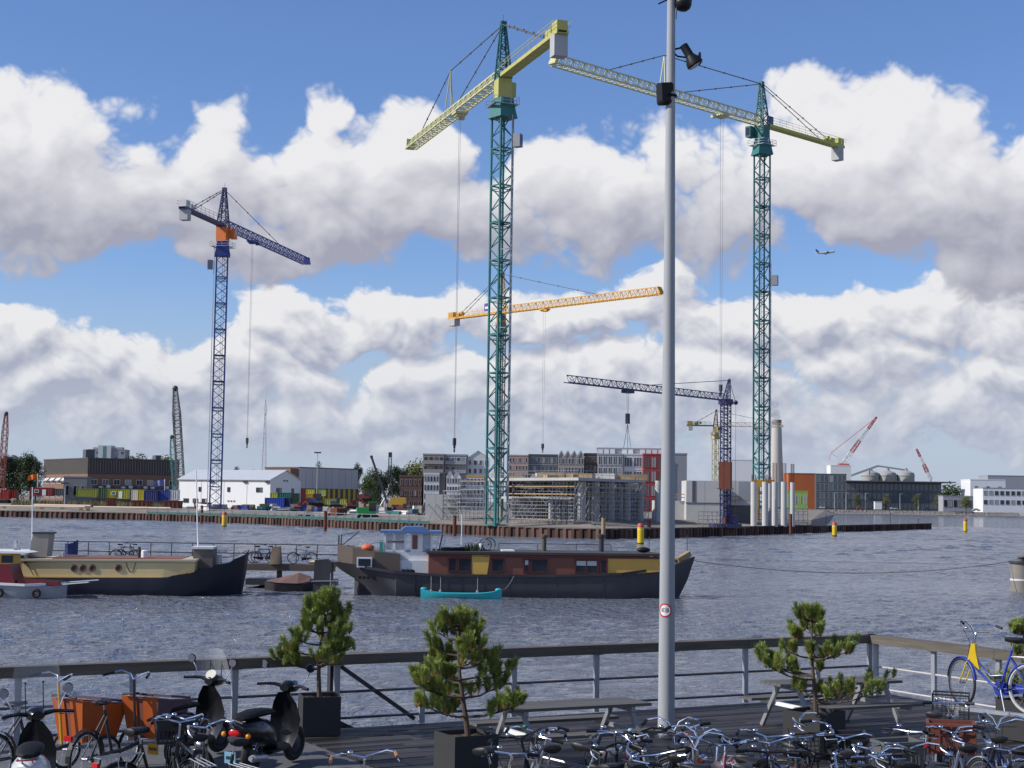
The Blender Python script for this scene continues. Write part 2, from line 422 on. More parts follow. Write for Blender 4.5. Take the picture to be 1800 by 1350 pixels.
# ---------------------------------------------------------------- near quay: pavement, plank deck, railing
DZ = 1.8
RC = on(1530, 1115, DZ + 1.1)                 # the corner of the railing
RL = on(0, 1172, DZ + 1.1)
DU = Vector((RL.x - RC.x, RL.y - RC.y, 0)).normalized()      # along the left edge, towards the left
DV = Vector((-DU.y, DU.x, 0))                                 # inwards, towards the camera
if DV.y > 0: DV = -DV
def dk(u, v, z=0.0): return Vector((RC.x, RC.y, DZ + z)) + DU * u + DV * v
def du(px, py=1200):                                          # railing parameter of a photo column
    d = ray(px, py); n = Vector((-DU.y, DU.x))
    k = (RC.x * n.x + RC.y * n.y) / (d.x * n.x + d.y * n.y)
    return (Vector((d.x * k - RC.x, d.y * k - RC.y)).dot(Vector((DU.x, DU.y))))
DECK_L = du(520, 1300) + 0.3
M_PAVE = mat('pavement_asphalt', (0.085, 0.085, 0.09), 0.85, 0, 0.3, 5, 0.5, col2=(0.13, 0.13, 0.135))
mb = MB()
pts = [dk(DECK_L + 0.02, 0.01), dk(40, 0), dk(40, 30), dk(-30, 30), dk(-30, 7.4), dk(DECK_L + 0.02, 7.4)]
mb.prism([(p.x, p.y) for p in pts], -1.5, DZ - 0.012, 'xy')
mb.build('quay_pavement', M_PAVE, kind='structure')
M_PLANK = mat('deck_plank', (0.018, 0.016, 0.017), 0.6, 0, 0.5, 3, 0.4, rand=0.8, stretch=(0.25, 4, 4), col2=(0.045, 0.039, 0.038))
M_JOIST = mat('deck_joist', (0.03, 0.027, 0.025), 0.8, 0, 0.3, 3)
mb = MB()
ps = [dk(DECK_L, 0.03), dk(-0.3, 0.03), dk(-0.3, 7.38), dk(DECK_L, 7.38)]
mb.prism([(p.x, p.y) for p in ps], DZ - 0.55, DZ - 0.06, 'xy')
for i in range(7):
    for j in range(3):
        q = dk(0.3 + i * DECK_L / 6.2, 0.5 + j * 3); mb.tube((q.x, q.y, -2), (q.x, q.y, DZ - 0.5), 0.14, n=8)
deck = mb.build('deck', M_JOIST, kind='structure')
uang = math.atan2(DU.y, DU.x)
PW = 0.195
pm = {}
for i in range(int(7.38 / PW)):
    u = -0.3 - random.random() * 2.5
    while u < DECK_L:
        L = random.choice((2.4, 3.0, 3.6)); a = max(u, -0.3); b = min(u + L, DECK_L)
        if b - a > 0.15:
            key = round(b - a, 2)
            if key not in pm:
                pm[key] = MB().box(0.004, 0.006, -0.045, b - a - 0.004, PW - 0.006, 0).mesh('plank', M_PLANK)
            q = dk(a, i * PW + PW, random.uniform(-0.004, 0.004))
            inst('plank', pm[key], deck, q, (0, 0, uang))
        u += L
# railing
M_RAILW = mat('weathered_timber', (0.075, 0.062, 0.048), 0.8, 0, 0.35, 5, 0.4, stretch=(0.3, 4, 4), col2=(0.15, 0.13, 0.10))
M_POST = mat('railing_post_steel', (0.33, 0.34, 0.37), 0.5, 0.35, 0.15, 5)
M_BAR = mat('railing_bar', (0.07, 0.07, 0.09), 0.55, 0.2, 0.2, 5)
def railing(name, label, P0, D, marks, L, bars, barm):
    r = thing(name, label, 'railing', P0, math.atan2(D.y, D.x))
    a = marks[0] if marks[0] < 0 else -0.08
    cuts = [-0.09] + [m for i, m in enumerate(marks[1:-1]) if i % 2] + [L]
    for a, b in zip(cuts[:-1], cuts[1:]):
        MB().box(a + 0.003, -0.11, 0.945, b - 0.003, 0.11, 1.1).build('handrail', M_RAILW, r)
    for m in marks:
        mb = MB(); mb.box(m - 0.045, -0.03, -0.02, m + 0.045, 0.03, 0.93); mb.box(m - 0.09, -0.07, 0.93, m + 0.09, 0.07, 0.9445)
        mb.build('post', M_POST, r)
    for z in bars:
        for a, b in zip(marks[:-1], marks[1:]):
            MB().tube((a + 0.04, 0, z), (b - 0.04, 0, z), 0.022, n=6).build('rail_bar', barm, r)
    return r
LM = [du(x) for x in (1540, 1437, 1310, 1178, 1048, 903, 742, 592, 413, 233, 32)]
LM[0] = 0.02
LM += [LM[-1] + 1.75, LM[-1] + 3.5]
left_rail = railing('deck_railing', 'long weathered timber handrail on grey posts along the water', RC - Vector((0, 0, 1.1)) , DU, LM, LM[-1] + 0.1, (0.52, 0.12), M_BAR)
RM = [0.12, 1.62, 3.15, 4.7, 6.2]
railing('deck_railing', 'short sunlit timber handrail running right from the deck corner', RC - Vector((0, 0, 1.1)) + DV * 0.03, DV, RM, 6.4, (0.52, 0.12), mat('pale_bar', (0.45, 0.43, 0.42), 0.5, 0.2))
# gangway going down from the deck beside the first pine
gu = LM[7]
r = thing('gangway', 'dark steel gangway rail sloping down from the thick post beside the pine', 'gangway', dk(gu, -0.16), uang)
MB().box(-0.07, -0.06, -0.5, 0.07, 0.06, 1.0).build('newel_post', M_DSTEEL, r)
g2 = du(738)
MB().bar((-0.02, -0.02, 0.97), (g2 - gu, -0.02, 0.02), 0.05, 0.06).build('sloping_handrail', M_DSTEEL, r)
MB().bar((0, -0.5, -0.35), (g2 - gu - 1.2, -0.5, -1.6), 0.9, 0.08, up=(0, 1, 0)).build('walkway', M_DSTEEL, r)

# ---------------------------------------------------------------- land across the water
M_SITE = mat('site_ground', (0.19, 0.16, 0.125), 0.95, 0, 0.4, 0.35, 0.3, col2=(0.27, 0.24, 0.20))
WALL = [on(x, y, 0) for x, y in ((-160, 904), (0, 909), (240, 914), (460, 922), (744, 936), (893, 943), (1062, 948), (1200, 945), (1390, 938), (1425, 937))]
TAIL = [WALL[-1], on(1637, 930, 0)]
WZ = 1.5
def build_land():
    f = [Vector((p.x, p.y)) for p in WALL]
    back = []
    for i, p in enumerate(f):
        a = f[max(i - 1, 0)]; b = f[min(i + 1, len(f) - 1)]; d = (b - a).normalized(); n = Vector((-d.y, d.x))
        back.append(p + n * 16)
    back[-1] = Vector((f[-1].x + 4, f[-1].y + 20)); back[-2] = Vector((f[-2].x - 2, f[-2].y + 26))
    back[6] = Vector((f[6].x - 1, f[6].y + 30))
    vs = [(p.x, p.y, WZ - 0.25) for p in f] + [(p.x, p.y, 2.3) for p in back]; k = len(f)
    far = [(-2500, 700, 2.3), (-2500, 3500, 2.3), (300, 3500, 2.3), (230, 1150, 2.3)]
    fs = [(i, i + 1, k + i + 1, k + i) for i in range(k - 1)]
    o = len(vs); vs += far
    fs.append(list(range(k, 2 * k)) + [o + 3, o + 2, o + 1, o])
    # skirt on the right-hand shore
    o2 = len(vs)
    vs += [(f[-1].x, f[-1].y, -1), (back[-1].x + 3, back[-1].y, -1), (238, 1150, -1)]
    fs += [(k - 1, 2 * k - 1, o2 + 1, o2), (2 * k - 1, o + 3, o2 + 2, o2 + 1)]
    mb = MB(); mb.add(vs, fs); mb.build('construction_ground', M_SITE, kind='structure')
build_land()
# far bank on the right with its stone revetment
M_BANK = mat('grass_bank', (0.10, 0.12, 0.05), 0.95, 0, 0.4, 0.2, 0.2, col2=(0.17, 0.16, 0.09))
M_STONE = mat('revetment_stone', (0.36, 0.34, 0.31), 0.9, 0, 0.5, 0.8, 0.6, col2=(0.24, 0.22, 0.20))
FB = 1050.0
mb = MB(); mb.add([(195, FB + 9, 3.2), (2500, FB + 9, 3.2), (2500, 3500, 3.3), (195, 3500, 3.3)], [(0, 1, 2, 3)]); mb.build('far_bank', M_BANK, kind='structure')
mb = MB()
for i in range(420):
    x = 200 + i * 0.33 * 1.0; 
    for j in range(5):
        s_ = random.uniform(0.35, 0.8); q = Vector((x + random.uniform(-.3, .3), FB + j * 2.0 + random.uniform(-.4, .4), -0.1 + j * 0.8))
        mb.ball(q, s_, 5, 3, (1, 1, random.uniform(.6, .9)))
mb.add([(195, FB - 1, -0.5), (2500, FB - 1, -0.5), (2500, FB + 9.5, 3.25), (195, FB + 9.5, 3.25)], [(0, 1, 2, 3)])
o = mb.build('stone_revetment', M_STONE, kind='stuff'); tag(o, 'band of pale stones along the far bank on the right', 'stones')

# sheet pile wall, one corrugated pile after the other
M_PILE = mat('rusty_sheet_pile', (0.048, 0.021, 0.016), 0.85, 0.1, 0.5, 1.2, 0.3, rand=0.9, col2=(0.105, 0.058, 0.042))
M_CAP = mat('wall_capping', (0.12, 0.095, 0.08), 0.8, 0.1, 0.3, 1.0)
def sheet_wall(label, pts, zt=WZ, cap=True, w=1.35):
    r = thing('sheet_pile_wall', label, 'wall', (pts[0].x, pts[0].y, 0))
    o = Vector((pts[0].x, pts[0].y, 0))
    me = {}
    for a, b in zip(pts[:-1], pts[1:]):
        a = Vector((a.x, a.y, 0)); b = Vector((b.x, b.y, 0)); L = (b - a).length; n = max(1, round(L / w)); d = (b - a) / n; ang = math.atan2(d.y, d.x)
        key = round(d.length, 3)
        if key not in me:
            q = d.length
            me[key] = MB().prism([(0, 0), (q * .1, -.26), (q * .45, -.26), (q * .55, 0), (q * .92, 0), (q * .995, -0.02), (q * .995, .12), (0, .12)], -1.5, 0, 'xy').mesh('sheet_pile', M_PILE)
        for i in range(n):
            inst('sheet_pile', me[key], r, a + d * i - o + Vector((0, 0, zt - 0.1 + random.choice((0, 0, 0.03, -0.03)))), (0, 0, ang))
        if cap: MB().bar(a - o + Vector((0, 0.0, zt - 0.03)), b - o + Vector((0, 0, zt - 0.03)), 0.5, 0.14).build('capping_beam', M_CAP, r)
    return r
sheet_wall('rust brown sheet pile quay wall left of the scaffolded building', WALL[:7])
sheet_wall('dark sheet pile quay wall right of the scaffolded building', WALL[6:])
sheet_wall('low rusty sheet pile spit running out into the water on the right', TAIL, 1.35, True)
# ---------------------------------------------------------------- lattice work and tower cranes
def lattice(mb, a, b, half, n, chord, brace, up=(0, 0, 1), tri=False, half2=None, rungs=True, x=False):
    """lattice boom from a to b: square (4 chords) or triangular (apex up); half = half width at a, half2 at b"""
    a = Vector(a); b = Vector(b); d = (b - a).normalized(); up = Vector(up)
    s = d.cross(up).normalized(); u = s.cross(d)
    h2 = half if half2 is None else half2
    def cs(k):
        p = a.lerp(b, k); h = half + (h2 - half) * k
        if tri: return [p - s * h, p + s * h, p + u * h * 1.9]
        return [p - s * h - u * h, p + s * h - u * h, p + s * h + u * h, p - s * h + u * h]
    m = 3 if tri else 4
    c0, c1 = cs(0), cs(1)
    for i in range(m): mb.bar(c0[i], c1[i], chord)
    for k in range(n):
        p, q = cs(k / n), cs((k + 1) / n)
        for i in range(m):
            j = (i + 1) % m
            if (k + i) % 2: mb.bar(p[i], q[j], brace)
            else: mb.bar(p[j], q[i], brace)
            if x: 
                if (k + i) % 2: mb.bar(p[j], q[i], brace)
                else: mb.bar(p[i], q[j], brace)
            if rungs and (k or True): mb.bar(p[i], p[j], brace)
    return mb
def crane(name, label, base, z_slew, jib_dir, jib_len, cj_len, apex_h, s=2.2, myaw=0.0, m_mast=None, m_jib=None, m_cj=None, m_block=None, m_apex=None,
          jib_rise=0.0, jib_h=0.85, sec=5.8, cw=(2.4, 2.2, 4.2), ties=(0.72, 0.34), strut=None, trolley=0.4, hook_z=12.0, lift=None, lift_side=1, deco=None, cat='crane', cw_m=None, sign=None, ring_h=5.0, ballast=None, z0=None):
    phi = math.atan2(jib_dir[1], jib_dir[0])
    r = thing(name, label, cat, base, phi)
    H = z_slew - base[2]; yaw = myaw - phi
    # mast: equal lattice sections
    ns = max(2, round((H - ring_h) / sec)); sl = (H - ring_h) / ns
    mb = MB(); h = s / 2; ch = s * 0.115; br = s * 0.052
    for sx in (-1, 1):
        for sy in (-1, 1): mb.box(sx * h - ch / 2, sy * h - ch / 2, 0, sx * h + ch / 2, sy * h + ch / 2, sl - 0.02)
    cs = [(-h, -h), (h, -h), (h, h), (-h, h)]
    nk = 3
    for k in range(nk):
        z0_, z1_ = sl * k / nk, sl * (k + 1) / nk
        for i in range(4):
            p, q = cs[i], cs[(i + 1) % 4]
            if (k + i) % 2: p, q = q, p
            mb.bar((*p, z0_), (*q, z1_), br)
            if k == 0:
                mb.bar((*p, z0_ + 0.12), (*q, z0_ + 0.12), ch * 0.75); 
            if k == 2: mb.bar((*p, z1_ - 0.55), (*q, z1_ - 0.55), br)
    mb.bar((0.25 * s, 0.1 * s, 0), (0.25 * s, 0.1 * s, sl), 0.06); mb.bar((0.05 * s, 0.1 * s, 0), (0.05 * s, 0.1 * s, sl), 0.06)
    for k in range(6): mb.bar((0.05 * s, 0.1 * s, sl * k / 6), (0.25 * s, 0.1 * s, sl * k / 6), 0.05)
    me = mb.mesh('mast_section', m_mast)
    for k in range(ns): inst('mast_section', me, r, (0, 0, k * sl), (0, 0, yaw))
    # platforms every few sections
    for k in range(2, ns, 3):
        q = MB(); q.box(-h, -h * 0.1, k * sl + 0.3, h, h, k * sl + 0.36); q.build('rest_platform', m_mast, r, (0, 0, 0), (0, 0, yaw))
    zt = ns * sl
    # slewing ring and its walkway
    mb = MB(); mb.rings([[Vector((math.cos(a + math.pi / 4) * w * 1.414, math.sin(a + math.pi / 4) * w * 1.414, z)) for a in (0, math.pi / 2, math.pi, 1.5 * math.pi)] for w, z in ((h * 1.45, zt - 0.9), (h * 1.3, zt), (h * 1.12, zt + ring_h * .25), (h * 1.05, zt + ring_h * .42))], smooth=False)
    mb.build('slewing_collar', m_mast, r, (0, 0, 0), (0, 0, yaw))
    mb = MB(); w = h * 1.75; z = zt + ring_h * .2
    mb.box(-w, -w, z, w, -h * 1.25, z + 0.08); mb.box(-w, h * 1.25, z, w, w, z + 0.08); mb.box(-w, -h * 1.25, z, -h * 1.3, h * 1.25, z + 0.08); mb.box(h * 1.3, -h * 1.25, z, w, h * 1.25, z + 0.08)
    for zz in (0.55, 1.1):
        mb.bar((-w, -w, z + zz), (w, -w, z + zz), 0.05); mb.bar((w, -w, z + zz), (w, w, z + zz), 0.05); mb.bar((w, w, z + zz), (-w, w, z + zz), 0.05); mb.bar((-w, w, z + zz), (-w, -w, z + zz), 0.05)
    for a in (-1, -0.33, 0.33, 1):
        for c in (-1, 1): mb.bar((a * w, c * w, z), (a * w, c * w, z + 1.1), 0.05); mb.bar((c * w, a * w, z), (c * w, a * w, z + 1.1), 0.05)
    mb.build('slewing_walkway', M_GALV, r)
    mb = MB(); mb.box(-h * .95, -h * .95, zt + ring_h * .425, h * .95, h * .95, H); mb.build('slewing_block', m_block or m_mast, r)
    # driver's cab
    c = MB(); c.box(h * .5, -h * 1.0 - 1.2, H - 2.3, h * .5 + 1.9, -h * .96, H - 0.1); c.cur = 1
    c.box(h * .5 + 0.2, -h * 1.0 - 1.23, H - 1.4, h * .5 + 1.7, -h - 0.2, H - 0.4); c.box(h * .5 + 1.88, -h - 1.1, H - 2.0, h * .5 + 1.93, -h - 0.1, H - 0.4)
    c.build('cab', [m_block or m_mast, M_GLASS], r)
    # apex tower
    A = Vector((0.3, 0, H + apex_h))
    if apex_h > 1:
        mb = MB(); lattice(mb, (0, 0, H), A, h * 0.9, 7, ch * 0.9, br, up=(1, 0, 0), half2=0.28); mb.box(A.x - .4, -.45, A.z - .2, A.x + .4, .45, A.z + .45); mb.bar(A, A + Vector((0, 0, 1.5)), 0.05)
        mb.build('apex_tower', m_apex or m_mast, r)
    # jib in sections
    j0 = Vector((h * 0.9, 0, H + 0.2)); ang = math.atan(jib_rise); jd = Vector((math.cos(ang), 0, math.sin(ang)))
    nj = max(4, round(jib_len / 6.0)); jl = (jib_len - h) / nj
    mb = MB(); lattice(mb, (0, 0, 0), (jl - 0.01, 0, 0), jib_h, 4, 0.2 * jib_h + .03, 0.075 * jib_h + 0.02, tri=True, rungs=True)
    me = mb.mesh('jib_section', m_jib)
    for k in range(nj): inst('jib_section', me, r, j0 + jd * (k * jl), (0, -ang, 0))
    tip = j0 + jd * (nj * jl)
    mb = MB(); mb.prism([(0, 0), (0.9, 0.05), (0.9, 0.3), (0, jib_h * 1.9)], -jib_h * .8, jib_h * .8); mb.build('jib_tip', m_jib, r, tip, (0, -ang, 0))
    # counter jib
    c0 = Vector((-h * 0.9, 0, H + 0.15)); w = jib_h * 0.78
    mb = MB()
    for sy in (-1, 1): mb.box(-cj_len, sy * w - 0.1, -0.05, 0, sy * w + 0.1, 0.5)
    mb.box(-cj_len, -w, 0.0, 0, w, 0.12)
    for k in range(int(cj_len / 2)): mb.box(-k * 2 - 0.2, -w, -0.03, -k * 2, w, 0.4)
    mb.build('counter_jib', m_cj or m_jib, r, c0, (0, 0, 0))
    mb = MB()
    for sy in (-1, 1):
        for zz in (1.2, 1.75): mb.bar((-cj_len, sy * (w + .5), zz), (-1, sy * (w + .5), zz), 0.05)
        for k in range(int(cj_len / 2.2)): mb.bar((-1 - k * 2.2, sy * (w + .5), 0.2), (-1 - k * 2.2, sy * (w + .5), 1.75), 0.05)
    mb.build('guard_rail', m_cj or m_jib, r, c0)
    for k in range(3):
        mb = MB(); x = -cj_len + 0.6 + k * (cw[0] / 3 + 0.03); mb.box(x, -cw[1] / 2, -cw[2], x + cw[0] / 3, cw[1] / 2, 0.05); mb.build('counterweight', cw_m or M_CONC, r, c0)
    mb = MB(); mb.box(-cj_len + 0.2, -w, 0.52, -cj_len + 2.3, w, 1.9); mb.box(-cj_len + 3.2, -w * .7, 0.52, -cj_len + 4.6, w * .7, 1.6); mb.tube((-cj_len + 5.4, -w * .6, 1.3), (-cj_len + 5.4, w * .6, 1.3), 0.5, n=10)
    mb.build('winch', deco or m_cj or m_jib, r, c0)
    # ties
    top = jib_h * 1.9
    def tie(p, q, rr=0.075, nm='tie_bar'):
        mb = MB(); mb.tube(p, q, rr, n=5); p = Vector(p); q = Vector(q)
        for k in range(1, 5): c = p.lerp(q, k / 5); mb.cbox(c, (0.3, 0.22, 0.3))
        mb.build(nm, M_CABLE, r)
    if strut:
        sb = j0 + jd * (jib_len * strut[0]) + Vector((0, 0, top)); st = sb + Vector((-0.5, 0, strut[1]))
        mb = MB(); 
        for sy in (-.7, .7): mb.bar(sb + Vector((0, sy, -.3)), st, 0.16)
        mb.bar(sb + Vector((-1.2, 0, -.3)), st, 0.14); mb.build('strut', m_jib, r)
        tie(A, st, 0.1); tie(st, j0 + jd * (jib_len * ties[0]) + Vector((0, 0, top)), 0.09)
        tie(A, j0 + jd * (jib_len * ties[1]) + Vector((0, 0, top)), 0.09)
    elif apex_h > 1:
        for k in ties: tie(A, j0 + jd * (jib_len * k) + Vector((0, 0, top)))
    if apex_h > 1:
        for sy in (-1, 1): tie(A + Vector((0, sy * .3, 0)), c0 + Vector((-cj_len * 0.78, sy * w, 0.7)), 0.08)
    # trolley, rope, hook block
    tp = j0 + jd * (jib_len * trolley)
    mb = MB(); mb.box(-1.1, -jib_h * 1.1, -0.55, 1.1, jib_h * 1.1, -0.2); mb.box(-.7, -jib_h * .8, -0.9, .7, jib_h * .8, -0.55); mb.box(1.1, -jib_h * 1.2, -1.0, 2.0, -jib_h * .3, -0.5); mb.build('trolley', m_jib, r, tp)
    hz = hook_z - base[2]
    mb = MB()
    for sx in (-0.42, 0.42): mb.tube(tp + Vector((sx, 0, -0.8)), Vector((tp.x + sx * 0.5, 0, hz + 1.6)), 0.028, n=4)
    mb.build('hoist_rope', M_CABLE, r)
    mb = MB(); mb.box(tp.x - .3, -.22, hz + 0.5, tp.x + .3, .22, hz + 1.7); mb.box(tp.x - .2, -.14, hz, tp.x + .2, .14, hz + .5); mb.torus((tp.x, 0, hz - .35), (0, 1, 0), .28, .08, 12, 5); mb.build('hook_block', M_DSTEEL, r)
    if lift:
        lz = at(*lift[:2], base[1]).z - base[2]; lx = lift_side * (h + 0.55) * 1.25; 
        dirx = Vector((math.cos(lift[2] - phi), math.sin(lift[2] - phi), 0)); sid = Vector((-dirx.y, dirx.x, 0)); o = dirx * (s * lift[3])
        mb = MB()
        for k in (-.28, .28): mb.bar(o + sid * k, o + sid * k + Vector((0, 0, lz + 4)), 0.11)
        for k in range(int((lz + 3) / 1.5)): mb.bar(o - sid * .28 + Vector((0, 0, k * 1.5)), o + sid * .28 + Vector((0, 0, k * 1.5 + .7)), 0.07)
        for k in range(int(lz / 12)): mb.bar(o + Vector((0, 0, 6 + k * 12)), Vector((0, 0, 6 + k * 12)), 0.09)
        mb.build('lift_track', M_GALV, r)
        mb = MB(); p = o + dirx * 0.85
        mb.cbox(p + Vector((0, 0, lz)), (1.15, 1.15, 2.0), Matrix.Rotation(math.atan2(dirx.y, dirx.x), 3, 'Z')); mb.cur = 1
        mb.cbox(p + Vector((0, 0, lz + .1)) , (1.18, 0.7, 1.2), Matrix.Rotation(math.atan2(dirx.y, dirx.x), 3, 'Z'))
        mb.build('lift_cage', [mat('cage_grey', (.22, .23, .25), .6), mat('lift_blue', (0.05, 0.08, 0.25), 0.5)], r)
    if sign:
        mb = MB(); mb.box(-4.6, -w - .66, 0.9, -2.4, -w - .56, 3.0); mb.cur = 1; mb.box(-4.2, -w - .69, 1.5, -2.8, -w - .662, 2.1); mb.build('banner', [mat('banner_purple', (0.10, 0.06, 0.30), 0.6), M_WHITE], r, c0)
    return r, H
M_CONC = mat('concrete', (0.42, 0.42, 0.41), 0.85, 0, 0.16, 0.6, 0.2)
M_TEAL = mat('crane_teal', (0.014, 0.115, 0.115), 0.55, 0, 0.3, 1.6, rand=0.25, col2=(0.03, 0.15, 0.14))
M_YEL = mat('crane_yellow', (0.50, 0.46, 0.10), 0.55, 0, 0.3, 1.2, col2=(0.42, 0.40, 0.16))
M_PALEY = mat('crane_pale_yellow', (0.58, 0.55, 0.27), 0.55, 0, 0.3, 1.2, col2=(0.48, 0.47, 0.28))
M_BLUE = mat('crane_blue', (0.035, 0.06, 0.24), 0.5, 0, 0.22, 1.0, rand=0.15)
M_DBLUE = mat('crane_dark_blue', (0.018, 0.022, 0.10), 0.5, 0, 0.22, 1.0)
M_ORNG = mat('crane_orange', (0.68, 0.17, 0.03), 0.5, 0, 0.12, 1.0)
M_OCHRE = mat('crane_ochre', (0.62, 0.32, 0.04), 0.5, 0, 0.15, 1.0)
M_RUST = mat('rust', (0.16, 0.05, 0.03), 0.85, 0.1, 0.4, 2.0)

def base_at(px, Y, z=1.5):
    d = ray(px, 900); return Vector((d.x * Y / d.y, Y, z))
# centre: green mast, yellow jib
b = base_at(873, 238); zs = at(884, 140, 238).z
crane('tower_crane', 'tall teal tower crane with pale yellow jib, centre of the picture', b, zs, (-17.0, 49.0), 53, 24.5, at(886, 42, 238).z - zs, 2.3, R(38), M_TEAL, M_PALEY, M_YEL, M_YEL, M_TEAL,
      jib_h=1.0, cw=(1.7, 2.0, 3.0), ties=(0.84, 0.42), strut=(0.52, 6.5), trolley=0.40, hook_z=at(797, 785, 250).z, lift=(905, 250, R(-25), 0.78), ring_h=5.2)
# right: green mast, olive yellow jib
b = base_at(1338, 312); zs = at(1337, 222, 312).z
crane('tower_crane', 'tall teal tower crane with olive yellow jib, behind the round columns on the right', b, zs, (-0.715, -0.70), 60, 27, at(1338, 148, 312).z - zs, 2.3, R(20), M_TEAL, M_PALEY, mat('crane_olive', (0.44, 0.43, 0.09), 0.5, 0, .15, 1), M_TEAL, M_TEAL,
      jib_h=1.0, cw=(1.7, 1.9, 2.8), ties=(0.75, 0.40), strut=(0.5, 6.0), trolley=0.2, hook_z=at(1281, 690, 300).z, lift=(1356, 494, R(-20), 0.78), sign=True, ring_h=5.0)
# left: blue with orange block
b = base_at(378, 345); zs = at(392, 400, 345).z
crane('tower_crane', 'blue tower crane with orange slewing block, in front of the white site office', b, zs, (0.205, 0.98), 56, 21, at(394, 333, 345).z - zs, 2.4, R(12), M_BLUE, M_BLUE, M_DBLUE, M_ORNG, M_DBLUE,
      jib_h=0.95, cw=(1.8, 1.8, 2.2), ties=(0.62,), trolley=0.30, hook_z=at(440, 782, 360).z, lift=(371, 466, R(195), 0.72), ring_h=5.5, deco=mat('winch_white', (0.6, 0.6, 0.58), 0.6))
# ochre crane behind the centre mast
b = base_at(876, 420); zs = at(876, 552, 420).z
crane('tower_crane', 'ochre tower crane half hidden behind the teal centre mast', b, zs, (0.66, -0.75), 58, 21, at(878, 482, 420).z - zs, 1.9, R(20), mat('crane_grey_brown', (0.17, 0.13, 0.09), 0.6), M_OCHRE, M_OCHRE, M_OCHRE, M_OCHRE,
      jib_h=0.95, cw=(2.6, 2.0, 1.9), ties=(0.62,), trolley=0.28, hook_z=at(960, 790, 400).z, sign=True, ring_h=4.0, cw_m=M_CONC)
# far crane with a green piece
b = base_at(1257, 620); zs = at(1257, 750, 620).z
crane('tower_crane', 'small far yellow tower crane with a green counter jib, behind the dark blue crane', b, zs, (1.0, 0.02), 26, 10.5, at(1257, 722, 620).z - zs, 1.9, R(25), mat('far_crane_yellow', (0.42, 0.35, 0.16), 0.6), mat('far_crane_pale', (0.45, 0.38, 0.26), 0.6), mat('far_crane_green', (0.06, 0.22, 0.06), 0.6), mat('far_crane_yellow', (0, 0, 0)), M_RUST,
      jib_h=0.8, cw=(1.6, 1.6, 1.8), ties=(0.9,), trolley=0.6, hook_z=30, ring_h=4, deco=mat('far_crane_ochre', (0.4, 0.25, 0.08), 0.6))
